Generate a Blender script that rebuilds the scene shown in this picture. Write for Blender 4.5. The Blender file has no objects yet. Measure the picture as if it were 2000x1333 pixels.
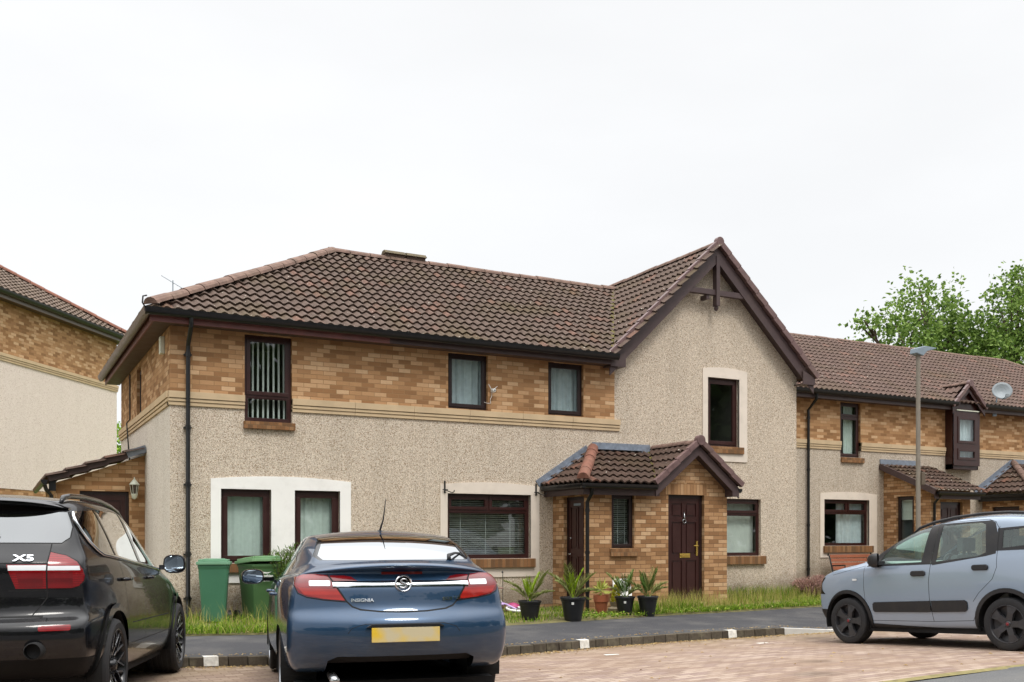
import bpy, bmesh, math, random
from mathutils import Vector, Matrix
from math import radians as R, sin, cos, pi

# ---------------------------------------------------------------- camera, sky, sun, exposure
scene = bpy.context.scene
COL = scene.collection
cam_d = bpy.data.cameras.new('camera')
cam = bpy.data.objects.new('camera', cam_d); COL.objects.link(cam)
cam.location = (-2.478, -16.4, 1.45)
cam.rotation_euler = (R(90), 0, -R(27.5))
cam_d.sensor_width = 36.0
cam_d.lens = 36.0 * 1950 / 2000
cam_d.shift_y = (1052 - 666.5) / 2000
cam_d.clip_start = 0.1
cam_d.clip_end = 1500
scene.camera = cam

SUN_EL, SUN_AZ = R(56), R(178)
world = bpy.data.worlds.new('World'); scene.world = world
world.use_nodes = True
wn = world.node_tree; wn.nodes.clear()
sky = wn.nodes.new('ShaderNodeTexSky'); sky.sky_type = 'NISHITA'; sky.sun_disc = False
sky.sun_elevation = SUN_EL; sky.sun_rotation = SUN_AZ
geo = wn.nodes.new('ShaderNodeTexCoord')
sep = wn.nodes.new('ShaderNodeSeparateXYZ'); wn.links.new(geo.outputs['Generated'], sep.inputs[0])
ovr = wn.nodes.new('ShaderNodeValToRGB')           # an overcast sky is about three times brighter overhead than low down
ovr.color_ramp.elements[0].position = 0.12; ovr.color_ramp.elements[0].color = (.333, .335, .336, 1)
ovr.color_ramp.elements[1].position = 1.0; ovr.color_ramp.elements[1].color = (1.3, 1.3, 1.3, 1)
e_ = ovr.color_ramp.elements.new(.50); e_.color = (.335, .336, .337, 1)
e_ = ovr.color_ramp.elements.new(.74); e_.color = (.92, .92, .92, 1)
wn.links.new(sep.outputs['Z'], ovr.inputs[0])
nz = wn.nodes.new('ShaderNodeTexNoise'); nz.inputs['Scale'].default_value = 2.2; nz.inputs['Detail'].default_value = 5
mp = wn.nodes.new('ShaderNodeMapping'); mp.inputs['Scale'].default_value = (1, 1, 3)
wn.links.new(geo.outputs['Generated'], mp.inputs[0]); wn.links.new(mp.outputs[0], nz.inputs['Vector'])
mrn = wn.nodes.new('ShaderNodeMapRange'); mrn.inputs['From Min'].default_value = .3; mrn.inputs['From Max'].default_value = .7
mrn.inputs['To Min'].default_value = 19.2; mrn.inputs['To Max'].default_value = 20.8
wn.links.new(nz.outputs[0], mrn.inputs['Value'])
mul = wn.nodes.new('ShaderNodeVectorMath'); mul.operation = 'SCALE'
wn.links.new(ovr.outputs[0], mul.inputs[0]); wn.links.new(mrn.outputs[0], mul.inputs['Scale'])
mixs = wn.nodes.new('ShaderNodeMix'); mixs.data_type = 'RGBA'; mixs.inputs[0].default_value = .93
wn.links.new(sky.outputs[0], mixs.inputs[6]); wn.links.new(mul.outputs[0], mixs.inputs[7])
bg = wn.nodes.new('ShaderNodeBackground'); bg.inputs['Strength'].default_value = .10
wo = wn.nodes.new('ShaderNodeOutputWorld')
wn.links.new(mixs.outputs[2], bg.inputs['Color']); wn.links.new(bg.outputs[0], wo.inputs['Surface'])

sun_d = bpy.data.lights.new('sun', 'SUN'); sun_d.energy = 0.9; sun_d.angle = R(14); sun_d.color = (1, .96, .9)
sun = bpy.data.objects.new('sun', sun_d); COL.objects.link(sun)
sun.rotation_euler = (R(90) - SUN_EL, 0, R(180) - SUN_AZ)   # light falls from the street side on to the fronts
scene.view_settings.view_transform = 'Standard'
scene.view_settings.look = 'None'
scene.view_settings.gamma = 1
scene.view_settings.exposure = 0.62
scene.render.engine = 'CYCLES'
scene.cycles.max_bounces = 8
scene.cycles.transparent_max_bounces = 24

# ---------------------------------------------------------------- node helpers
def lin(v):
    v /= 255.0
    return v / 12.92 if v <= .04045 else ((v + .055) / 1.055) ** 2.4
def C(r, g, b): return (lin(r), lin(g), lin(b), 1)

class NT:
    def __init__(s, name):
        s.m = bpy.data.materials.new(name); s.m.use_nodes = True
        s.t = s.m.node_tree; s.t.nodes.clear()
        s.out = s.n('ShaderNodeOutputMaterial')
    def n(s, k, **kw):
        x = s.t.nodes.new(k)
        for a, b in kw.items(): setattr(x, a, b)
        return x
    def l(s, a, b): s.t.links.new(a, b)
    def setin(s, sock, v):
        if hasattr(v, 'links') or isinstance(v, bpy.types.NodeSocket): s.l(v, sock)
        else: sock.default_value = v
    def math(s, op, a, b=0.0, c=0.0):
        x = s.n('ShaderNodeMath', operation=op)
        s.setin(x.inputs[0], a); s.setin(x.inputs[1], b)
        if op in ('MULTIPLY_ADD', 'SMOOTH_MIN', 'COMPARE'): s.setin(x.inputs[2], c)
        return x.outputs[0]
    def mr(s, v, a, b, c=0.0, d=1.0, smooth=False):
        x = s.n('ShaderNodeMapRange')
        if smooth: x.interpolation_type = 'SMOOTHSTEP'
        s.setin(x.inputs['Value'], v)
        for k, q in (('From Min', a), ('From Max', b), ('To Min', c), ('To Max', d)): s.setin(x.inputs[k], q)
        return x.outputs[0]
    def mix(s, f, a, b, mode='MIX'):
        x = s.n('ShaderNodeMix', data_type='RGBA', blend_type=mode)
        s.setin(x.inputs[0], f); s.setin(x.inputs[6], a); s.setin(x.inputs[7], b)
        return x.outputs[2]
    def ramp(s, v, stops, const=False):
        x = s.n('ShaderNodeValToRGB'); cr = x.color_ramp
        if const: cr.interpolation = 'CONSTANT'
        while len(cr.elements) < len(stops): cr.elements.new(.5)
        for e, (p, c) in zip(cr.elements, stops): e.position = p; e.color = c
        s.setin(x.inputs[0], v)
        return x.outputs[0]
    def coord(s, k='Object'): return s.n('ShaderNodeTexCoord').outputs[k]
    def noise(s, vec, scale, detail=3, rough=.5, out=0):
        x = s.n('ShaderNodeTexNoise'); x.inputs['Scale'].default_value = scale
        x.inputs['Detail'].default_value = detail; x.inputs['Roughness'].default_value = rough
        if vec is not None: s.l(vec, x.inputs['Vector'])
        return x.outputs[out]
    def voro(s, vec, scale, feature='F1', out='Distance'):
        x = s.n('ShaderNodeTexVoronoi'); x.feature = feature; x.inputs['Scale'].default_value = scale
        s.l(vec, x.inputs['Vector']); return x.outputs[out]
    def bump(s, h, strength=.3, dist=.01):
        x = s.n('ShaderNodeBump'); x.inputs['Strength'].default_value = strength; x.inputs['Distance'].default_value = dist
        s.l(h, x.inputs['Height']); return x.outputs[0]
    def bsdf(s, col, rough=.6, metal=0.0, spec=.5, normal=None, coat=0.0, coatr=.03, ior=None, emis=None):
        x = s.n('ShaderNodeBsdfPrincipled')
        s.setin(x.inputs['Base Color'], col); s.setin(x.inputs['Roughness'], rough)
        x.inputs['Metallic'].default_value = metal; s.setin(x.inputs['Specular IOR Level'], spec)
        if coat: x.inputs['Coat Weight'].default_value = coat; x.inputs['Coat Roughness'].default_value = coatr
        if ior: x.inputs['IOR'].default_value = ior
        if normal is not None: s.l(normal, x.inputs['Normal'])
        s.l(x.outputs[0], s.out.inputs['Surface']); s.p = x
        return s.m

def simple(name, col, rough=.6, metal=0.0, spec=.5, coat=0.0, var=.12, scale=6.0, bump=0.0, bscale=200, dirt=0.0):
    t = NT(name); o = t.coord()
    n1 = t.noise(o, scale, 5)
    c = t.mix(t.mr(n1, .3, .7), tuple(v * (1 - var) for v in col[:3]) + (1,), tuple(min(1, v * (1 + var)) for v in col[:3]) + (1,))
    if dirt:
        c = t.mix(t.mr(t.noise(o, 2.3, 6, .7), .5, .75, 0, dirt), c, C(120, 108, 90))
    nrm = t.bump(t.noise(o, bscale, 2), bump, .004) if bump else None
    return t.bsdf(c, t.mr(n1, .3, .7, max(0, rough - .07), min(1, rough + .07)), metal, spec, nrm, coat)

def brick_mat(name, pal, mortar, bw=.225, bh=.075, mw=.010, soldier=False, bumpk=.5):
    t = NT(name); uv = t.n('ShaderNodeUVMap').outputs[0]
    s = t.n('ShaderNodeSeparateXYZ'); t.l(uv, s.inputs[0])
    u, v = (s.outputs[1], s.outputs[0]) if soldier else (s.outputs[0], s.outputs[1])
    vr = t.math('DIVIDE', v, bh); row = t.math('FLOOR', vr)
    off = 0.0 if soldier else t.math('MULTIPLY', t.math('MODULO', t.math('ADD', row, 1000), 2), .5)
    ur = t.math('ADD', t.math('DIVIDE', u, bw), off); cell = t.math('FLOOR', ur)
    fu = t.math('MULTIPLY', t.math('FRACT', ur), bw); fv = t.math('MULTIPLY', t.math('FRACT', vr), bh)
    du = t.math('MINIMUM', fu, t.math('SUBTRACT', bw, fu)); dv = t.math('MINIMUM', fv, t.math('SUBTRACT', bh, fv))
    d = t.math('MINIMUM', du, dv)
    o = t.coord()
    d = t.math('ADD', d, t.math('MULTIPLY', t.math('SUBTRACT', t.noise(o, 60, 2), .5), .004))
    mask = t.mr(d, mw * .3, mw * .65, 0, 1, True)
    cb = t.n('ShaderNodeCombineXYZ'); t.l(cell, cb.inputs[0]); t.l(row, cb.inputs[1])
    wn_ = t.n('ShaderNodeTexWhiteNoise', noise_dimensions='2D'); t.l(cb.outputs[0], wn_.inputs['Vector'])
    stops = [(i / len(pal), c) for i, c in enumerate(pal)]
    bc = t.ramp(wn_.outputs[0], stops, True)
    n2 = t.noise(o, 18, 4); n3 = t.noise(o, 140, 3)
    bc = t.mix(t.mr(n2, .35, .7, 0, .35), bc, t.mix(.5, bc, pal[0]))
    bc = t.mix(t.mr(n3, .45, .75, 0, .3), bc, C(70, 48, 30))
    big = t.noise(o, .9, 4)
    bc = t.mix(t.mr(big, .45, .7, 0, .18), bc, C(110, 84, 54))
    col = t.mix(mask, mortar, bc)
    h = t.math('ADD', mask, t.math('MULTIPLY', n3, .25))
    return t.bsdf(col, .9, 0, .2, t.bump(h, bumpk, .006))

def harl_mat(name, a, b, dark, dirt=.25, damp=.6):
    t = NT(name); o = t.coord()
    vc = t.voro(o, 104, 'F1', 'Color'); vd = t.voro(o, 104)
    sp = t.n('ShaderNodeSeparateColor'); t.l(vc, sp.inputs[0])
    c = t.ramp(sp.outputs[0], [(0, dark), (.14, b), (.42, a), (.72, C(238, 229, 214)), (.92, C(164, 138, 112))], True)
    c = t.mix(t.mr(vd, .42, .70, 0, .6), c, dark)
    n = t.noise(o, 26, 3)
    c = t.mix(t.mr(n, .45, .7, 0, .3), c, dark)
    st = t.n('ShaderNodeMapping'); st.inputs['Scale'].default_value = (1.6, 1.6, .25); t.l(o, st.inputs[0])
    c = t.mix(t.mr(t.noise(st.outputs[0], 1.5, 6, .6), .48, .75, 0, dirt), c, C(116, 104, 88))
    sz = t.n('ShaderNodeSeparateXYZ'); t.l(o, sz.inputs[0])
    low_z = t.math('ADD', sz.outputs[2], t.math('MULTIPLY', t.math('SUBTRACT', t.noise(o, 2.4, 5, .65), .5), .9))
    c = t.mix(t.mr(low_z, .28, .75, damp, 0, True), c, C(104, 88, 70))  # darker and browner towards the bottom, edge broken by noise
    h = t.math('SUBTRACT', 1.0, vd)
    return t.bsdf(c, .95, 0, .15, t.bump(h, .7, .012))

def tile_mat(name, a, b, dark, moss=.35, red=None):
    t = NT(name); uv = t.n('ShaderNodeUVMap').outputs[0]; o = t.coord()
    s = t.n('ShaderNodeSeparateXYZ'); t.l(uv, s.inputs[0])
    cb = t.n('ShaderNodeCombineXYZ'); t.l(t.math('FLOOR', s.outputs[0]), cb.inputs[0]); t.l(t.math('FLOOR', s.outputs[1]), cb.inputs[1])
    w = t.n('ShaderNodeTexWhiteNoise', noise_dimensions='2D'); t.l(cb.outputs[0], w.inputs['Vector'])
    c = t.ramp(w.outputs[0], [(0, a), (.45, b), (.9, t_mid(a, b)), (.985, red or b)])
    n = t.noise(o, 9, 6, .65)
    c = t.mix(t.mr(n, .45, .72, 0, .55), c, dark)
    c = t.mix(t.mr(t.noise(o, 1.1, 4), .5, .72, 0, moss), c, C(86, 76, 46))
    fv = t.math('FRACT', s.outputs[1])
    mossn = t.math('MULTIPLY', t.mr(t.noise(o, 22, 4, .7), .56, .68), t.mr(fv, .0, .35, 1, 0))
    c = t.mix(t.math('MULTIPLY', mossn, moss * 1.3), c, C(70, 66, 34))
    lich = t.mr(t.voro(o, 8.5), .16, .09)
    lich = t.math('MULTIPLY', lich, t.mr(t.noise(o, 30, 2), .5, .6))
    c = t.mix(t.math('MULTIPLY', lich, .85), c, C(206, 200, 186))
    return t.bsdf(c, .88, 0, .25, t.bump(t.noise(o, 120, 3), .35, .004))
def t_mid(a, b): return tuple((x + y) / 2 for x, y in zip(a, b))

def glass_mat(name, tint, refl=1.0, ior=1.5, rough=0.0, haze=None):
    """pane: mirror by Fresnel over a see-through, tinted body"""
    t = NT(name)
    lw = t.n('ShaderNodeLayerWeight'); lw.inputs['Blend'].default_value = .5; f0 = ((ior - 1) / (ior + 1)) ** 2
    f = t.math('MULTIPLY_ADD', t.math('POWER', lw.outputs['Facing'], 5.0), 1 - f0, f0)
    f = t.math('MINIMUM', t.math('MULTIPLY', f, refl), 1.0)
    tr = t.n('ShaderNodeBsdfTransparent'); tr.inputs[0].default_value = tint
    gl = t.n('ShaderNodeBsdfGlossy'); gl.inputs['Roughness'].default_value = rough
    gl.inputs['Color'].default_value = (.95, .98, 1, 1)
    base = tr.outputs[0]
    if haze:
        df = t.n('ShaderNodeBsdfDiffuse'); df.inputs[0].default_value = haze[1]
        mh = t.n('ShaderNodeMixShader'); mh.inputs[0].default_value = haze[0]
        t.l(tr.outputs[0], mh.inputs[1]); t.l(df.outputs[0], mh.inputs[2]); base = mh.outputs[0]
    mx = t.n('ShaderNodeMixShader')
    t.l(f, mx.inputs[0]); t.l(base, mx.inputs[1]); t.l(gl.outputs[0], mx.inputs[2])
    t.l(mx.outputs[0], t.out.inputs['Surface'])
    return t.m

def paint_mat(name, col, metal=.0, rough=.35, dust=.06, flake=None, coat=1.0):
    t = NT(name); o = t.coord()
    c = col
    if flake:
        fv = t.voro(o, 900, 'F1', 'Color'); sp = t.n('ShaderNodeSeparateColor'); t.l(fv, sp.inputs[0])
        c = t.mix(t.math('MULTIPLY', sp.outputs[0], .5), col, flake)
    sz = t.n('ShaderNodeSeparateXYZ'); t.l(o, sz.inputs[0])
    low = t.mr(sz.outputs[2], .15, .7, 1, 0)
    dn = t.math('MULTIPLY', t.mr(t.noise(o, 4, 4, .55), .3, .85), t.math('ADD', t.math('MULTIPLY', low, dust * 3), dust))
    c = t.mix(dn, c, C(132, 124, 112))
    spc = .2
    wob = t.bump(t.noise(o, 2.2, 1), .03, .02)
    return t.bsdf(c, t.math('ADD', t.math('MULTIPLY', dn, .6), rough), metal, spc, wob, coat, .02)

M = {}
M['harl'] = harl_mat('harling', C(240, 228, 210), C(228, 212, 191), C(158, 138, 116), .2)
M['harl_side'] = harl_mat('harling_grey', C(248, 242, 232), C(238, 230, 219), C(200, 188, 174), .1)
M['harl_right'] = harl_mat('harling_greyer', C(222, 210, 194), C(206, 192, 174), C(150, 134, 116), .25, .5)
M['harl_far'] = harl_mat('harling_pale', C(246, 234, 225), C(241, 227, 217), C(218, 202, 190), .06, 0)
BUFF = [C(155, 115, 79), C(181, 140, 100), C(199, 161, 122), C(168, 128, 91), C(209, 174, 136), C(145, 108, 75), C(189, 148, 108)]
M['brick'] = brick_mat('buff_brick', BUFF, C(150, 118, 84))
M['brick_porch'] = brick_mat('buff_brick_porch', BUFF, C(120, 92, 66))
M['brick_far'] = brick_mat('buff_brick_far', BUFF, C(158, 124, 84), mw=.008)
M['soldier'] = brick_mat('soldier_brick', BUFF, C(130, 100, 70), soldier=True)
M['sillbrick'] = brick_mat('sill_brick', [C(128, 92, 62), C(146, 106, 72), C(112, 84, 60), C(152, 116, 82)], C(110, 88, 66), bw=.075, bh=.3, mw=.008)
M['stone'] = simple('cast_stone', C(197, 174, 141), .85, spec=.2, var=.08, scale=3, bump=.15, dirt=.15)
M['white_render'] = simple('white_masonry_paint', C(240, 238, 233), .8, spec=.2, var=.03, scale=2, bump=.08, dirt=.14)
M['cream_render'] = simple('cream_masonry_paint', C(222, 210, 196), .8, spec=.2, var=.04, scale=2, bump=.08, dirt=.2)
M['tile'] = tile_mat('brown_roof_tile', C(94, 79, 71), C(102, 86, 77), C(54, 45, 38), .5, C(118, 90, 78))
M['tile_porch'] = tile_mat('porch_roof_tile', C(78, 63, 55), C(88, 70, 61), C(46, 38, 32), .35, C(112, 80, 67))
M['tile_far'] = tile_mat('far_roof_tile', C(98, 81, 73), C(106, 87, 79), C(66, 55, 48), .3, C(120, 93, 83))
M['tile_grey'] = tile_mat('grey_roof_tile', C(108, 94, 84), C(122, 106, 94), C(70, 60, 52), .3)
M['ridge'] = simple('ridge_tile', C(122, 100, 90), .88, spec=.2, var=.3, scale=8, bump=.25, dirt=.5)
M['ridge_orange'] = simple('orange_ridge_tile', C(130, 90, 76), .85, spec=.2, var=.22, scale=9, bump=.25, dirt=.45)
M['moss'] = simple('moss', C(92, 84, 34), .95, var=.4, scale=20, bump=.6, bscale=80)
M['upvc'] = simple('brown_upvc', C(52, 24, 21), .35, var=.12, spec=.5)
M['upvc_dark'] = simple('dark_upvc', C(36, 19, 18), .4, var=.12)
M['fascia'] = simple('brown_fascia_paint', C(60, 42, 40), .5, var=.25, scale=5, dirt=.1)
M['fascia_red'] = simple('red_fascia_paint', C(106, 62, 58), .5, var=.18, scale=5, dirt=.12)
M['fascia_plum'] = simple('plum_bargeboard_paint', C(72, 56, 56), .5, var=.12, scale=6, dirt=.15)
M['soffit'] = simple('brown_soffit', C(84, 66, 58), .6, var=.1)
M['verge'] = simple('plum_verge_cap', C(106, 82, 80), .5, var=.2, scale=9, dirt=.3)
M['gutter'] = simple('black_gutter', C(15, 15, 17), .35, var=.2, scale=12)
M['gutter_brown'] = simple('brown_grey_gutter', C(104, 92, 84), .45, var=.15)
M['lead'] = simple('lead_flashing', C(130, 138, 150), .5, metal=.3, var=.2, scale=14, bump=.2)
M['door'] = simple('brown_door', C(52, 24, 21), .35, var=.1)
M['brass'] = simple('brass', C(206, 176, 92), .3, metal=.9, var=.06)
M['steel'] = simple('steel', C(186, 188, 190), .25, metal=.9, var=.05)
M['glass'] = glass_mat('window_glass', (.78, .84, .82, 1), 1.7)
M['curtain'] = simple('net_curtain', C(226, 234, 228), .9, var=.06, scale=14)
M['curtain_grey'] = simple('grey_curtain', C(214, 222, 228), .9, var=.1, scale=10)
M['blind'] = simple('venetian_blind', C(206, 208, 206), .6, var=.1)
M['blind_white'] = simple('white_blind', C(224, 226, 220), .7, var=.05)
M['room'] = simple('room_wall', C(96, 92, 86), .9, var=.1)
M['white'] = simple('white_plastic', C(228, 228, 224), .4, var=.04)
M['offwhite'] = simple('aged_white_metal', C(214, 218, 200), .45, var=.06, dirt=.15)
M['black'] = simple('black_plastic', C(24, 24, 26), .5, var=.15, scale=20)
M['iron'] = simple('black_iron', C(18, 18, 18), .5, var=.2)
M['grey_metal'] = simple('grey_painted_metal', C(126, 118, 106), .5, var=.1, dirt=.15)
M['lamp_grey'] = simple('grey_lamp_head', C(128, 142, 152), .4, var=.06)
M['dish'] = simple('dish_grey', C(140, 148, 152), .5, var=.08)

# ---------------------------------------------------------------- mesh helpers
class MB:
    def __init__(s): s.v = []; s.f = []; s.uv = []; s.mi = []; s.cur = 0
    def add(s, pts): 
        i = len(s.v); s.v.extend([tuple(p) for p in pts]); return i
    def face(s, idx, uv=None): s.f.append(tuple(idx)); s.uv.append(uv); s.mi.append(s.cur)
    def poly(s, pts, uv=None):
        i = s.add(pts); s.face(range(i, i + len(pts)), uv)
    def box(s, x0, y0, z0, x1, y1, z1):
        x0, x1 = min(x0, x1), max(x0, x1); y0, y1 = min(y0, y1), max(y0, y1); z0, z1 = min(z0, z1), max(z0, z1)
        i = s.add([(x0, y0, z0), (x1, y0, z0), (x1, y1, z0), (x0, y1, z0), (x0, y0, z1), (x1, y0, z1), (x1, y1, z1), (x0, y1, z1)])
        for q in ((3, 2, 1, 0), (4, 5, 6, 7), (0, 1, 5, 4), (1, 2, 6, 5), (2, 3, 7, 6), (3, 0, 4, 7)): s.face([i + k for k in q])
    def obox(s, c, ax, ay, az, hx, hy, hz):
        c, ax, ay, az = Vector(c), Vector(ax).normalized(), Vector(ay).normalized(), Vector(az).normalized()
        i = s.add([c + ax * (hx * a) + ay * (hy * b) + az * (hz * d) for d in (-1, 1) for a, b in ((-1, -1), (1, -1), (1, 1), (-1, 1))])
        for q in ((3, 2, 1, 0), (4, 5, 6, 7), (0, 1, 5, 4), (1, 2, 6, 5), (2, 3, 7, 6), (3, 0, 4, 7)): s.face([i + k for k in q])
    def beam(s, p, q, w, h, up=(0, 0, 1)):
        p, q = Vector(p), Vector(q); d = (q - p); u = Vector(up); sd = d.cross(u).normalized(); u = sd.cross(d).normalized()
        s.obox((p + q) / 2, d, sd, u, d.length / 2, w / 2, h / 2)
    def tube(s, path, r, n=8, cap=True):
        path = [Vector(p) for p in path]; rs = r if isinstance(r, (list, tuple)) else [r] * len(path)
        rings = []; prev = None
        for k, p in enumerate(path):
            d = (path[min(k + 1, len(path) - 1)] - path[max(k - 1, 0)]).normalized()
            if prev is None:
                a = d.orthogonal().normalized()
            else:
                a = (prev - d * prev.dot(d)).normalized()
            prev = a; b = d.cross(a)
            rings.append(s.add([p + (a * cos(2 * pi * j / n) + b * sin(2 * pi * j / n)) * rs[k] for j in range(n)]))
        for k in range(len(rings) - 1):
            for j in range(n):
                s.face((rings[k] + j, rings[k] + (j + 1) % n, rings[k + 1] + (j + 1) % n, rings[k + 1] + j))
        if cap:
            s.face([rings[0] + j for j in reversed(range(n))]); s.face([rings[-1] + j for j in range(n)])
    def lathe(s, prof, n=24, c=(0, 0, 0), axis='z', closed=False):
        c = Vector(c); rings = []
        for r, h in prof:
            pts = []
            for j in range(n):
                a = 2 * pi * j / n
                if axis == 'z': p = (r * cos(a), r * sin(a), h)
                elif axis == 'x': p = (h, r * cos(a), r * sin(a))
                else: p = (r * cos(a), h, r * sin(a))
                pts.append(c + Vector(p))
            rings.append(s.add(pts))
        m = len(rings)
        for k in range(m if closed else m - 1):
            a, b = rings[k], rings[(k + 1) % m]
            for j in range(n): s.face((a + j, a + (j + 1) % n, b + (j + 1) % n, b + j))
    def prism(s, poly, mapf, d0, d1):
        """poly: 2D points; mapf(u,v,d) -> 3D"""
        n = len(poly); a = s.add([mapf(u, v, d0) for u, v in poly]); b = s.add([mapf(u, v, d1) for u, v in poly])
        s.face([a + k for k in reversed(range(n))]); s.face([b + k for k in range(n)])
        for k in range(n): s.face((a + k, a + (k + 1) % n, b + (k + 1) % n, b + k))
    def build(s, name, mat, parent=None, smooth=False, weld=False, bevel=0.0, clip=None, autosm=None, fixn=True):
        me = bpy.data.meshes.new(name)
        bm = bmesh.new(); vs = [bm.verts.new(p) for p in s.v]
        uvl = bm.loops.layers.uv.new('UVMap')
        for f, uv, mi in zip(s.f, s.uv, s.mi):
            try: bf = bm.faces.new([vs[i] for i in f])
            except ValueError: continue
            bf.material_index = mi
            if uv:
                for lp, q in zip(bf.loops, uv): lp[uvl].uv = q
                bf.tag = True
        if weld: bmesh.ops.remove_doubles(bm, verts=bm.verts, dist=1e-4)
        if fixn: bmesh.ops.recalc_face_normals(bm, faces=bm.faces)
        if clip:
            for co, no in clip:
                bmesh.ops.bisect_plane(bm, geom=bm.verts[:] + bm.edges[:] + bm.faces[:], dist=1e-5, plane_co=co, plane_no=no, clear_outer=True)
        if bevel: bmesh.ops.bevel(bm, geom=[e for e in bm.edges if len(e.link_faces) == 2 and e.calc_face_angle(0) > .6], offset=bevel, segments=2, profile=.6, affect='EDGES')
        bm.normal_update()
        hasuv = any(q is not None for q in s.uv)
        for f in bm.faces:
            f.smooth = smooth
            if not hasuv:
                n = f.normal; ax = max(range(3), key=lambda k: abs(n[k]))
                for lp in f.loops:
                    p = lp.vert.co
                    lp[uvl].uv = ((p.y, p.z), (p.x, p.z), (p.x, p.y))[ax]
        bm.to_mesh(me); bm.free()
        for m_ in (mat if isinstance(mat, (list, tuple)) else [mat]): me.materials.append(m_)
        if smooth and autosm:
            try: me.set_sharp_from_angle(angle=autosm)
            except Exception: pass
        o = bpy.data.objects.new(name, me); COL.objects.link(o)
        if parent is not None: o.parent = parent
        return o

def thing(name, label, cat, loc=(0, 0, 0), rotz=0.0, group=None):
    o = bpy.data.objects.new(name, None); COL.objects.link(o)
    o.location = loc; o.rotation_euler = (0, 0, rotz); o.empty_display_size = .2
    o['label'] = label; o['category'] = cat
    if group: o['group'] = group
    return o
def tag(o, label, cat, group=None):
    o['label'] = label; o['category'] = cat
    if group: o['group'] = group
    return o
def struct(o, kind='structure'): o['kind'] = kind; return o

def text_obj(name, body, size, mat, parent, loc, rot, shear=0.0, extrude=.002, bold=0.0, sx=1.0):
    cu = bpy.data.curves.new(name, 'FONT'); cu.body = body; cu.size = size; cu.extrude = extrude; cu.shear = shear
    cu.align_x = 'CENTER'; cu.align_y = 'CENTER'; cu.offset = bold; cu.resolution_u = 3
    tmp = bpy.data.objects.new(name + '_t', cu); COL.objects.link(tmp)
    dg = bpy.context.evaluated_depsgraph_get()
    me = bpy.data.meshes.new_from_object(tmp.evaluated_get(dg)); me.name = name
    bpy.data.objects.remove(tmp); bpy.data.curves.remove(cu)
    me.transform(Matrix.Diagonal((sx, 1, 1, 1)))
    me.materials.clear(); me.materials.append(mat)
    o = bpy.data.objects.new(name, me); COL.objects.link(o); o.parent = parent
    o.location = loc; o.rotation_euler = rot
    return o

def wall(mb, u0, u1, v0, v1, holes, mapf, depth=.12, us=(), top=None, edge=0.0):
    """flat wall with openings; mapf(u,v,d), d outward; reveals run back by depth"""
    U = sorted(set([u0, u1] + [q for h in holes for q in (h[0], h[1])] + list(us))); U = [q for q in U if u0 - 1e-6 <= q <= u1 + 1e-6]
    V = sorted(set([v0, v1] + [q for h in holes for q in (h[2], h[3])])); V = [q for q in V if v0 - 1e-6 <= q <= v1 + 1e-6]
    inside = lambda u, v: any(h[0] < u < h[1] and h[2] < v < h[3] for h in holes)
    tp = lambda u, v: top(u) if (top and v >= v1 - 1e-6) else v
    for a, b in zip(U, U[1:]):
        for c, d in zip(V, V[1:]):
            if inside((a + b) / 2, (c + d) / 2): continue
            mb.poly([mapf(a, c, 0), mapf(b, c, 0), mapf(b, tp(b, d), 0), mapf(a, tp(a, d), 0)])
    for h in holes:
        a, b, c, d = h[:4]
        q = [(a, c), (b, c), (b, d), (a, d)]
        skip = h[4] if len(h) > 4 and isinstance(h[4], str) else ''
        for (p, r, sd) in zip(q, q[1:] + q[:1], 'BRTL'):
            if sd in skip: continue
            mb.poly([mapf(p[0], p[1], 0), mapf(r[0], r[1], 0), mapf(r[0], r[1], -depth), mapf(p[0], p[1], -depth)])
    if edge:
        q = [(u0, v0), (u1, v0)] + [(u, tp(u, v1)) for u in reversed(U)]
        for (p, r) in zip(q, q[1:] + q[:1]):
            mb.poly([mapf(p[0], p[1], 0), mapf(r[0], r[1], 0), mapf(r[0], r[1], -edge), mapf(p[0], p[1], -edge)])

def ring(mb, a, b, c, d, t, mapf, d0, d1):
    """rectangular frame a..b by c..d of bar width t"""
    for (p, q, r, s) in ((a, b, c, c + t), (a, b, d - t, d), (a, a + t, c + t, d - t), (b - t, b, c + t, d - t)):
        mb.prism([(p, r), (q, r), (q, s), (p, s)], mapf, d0, d1)

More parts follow.
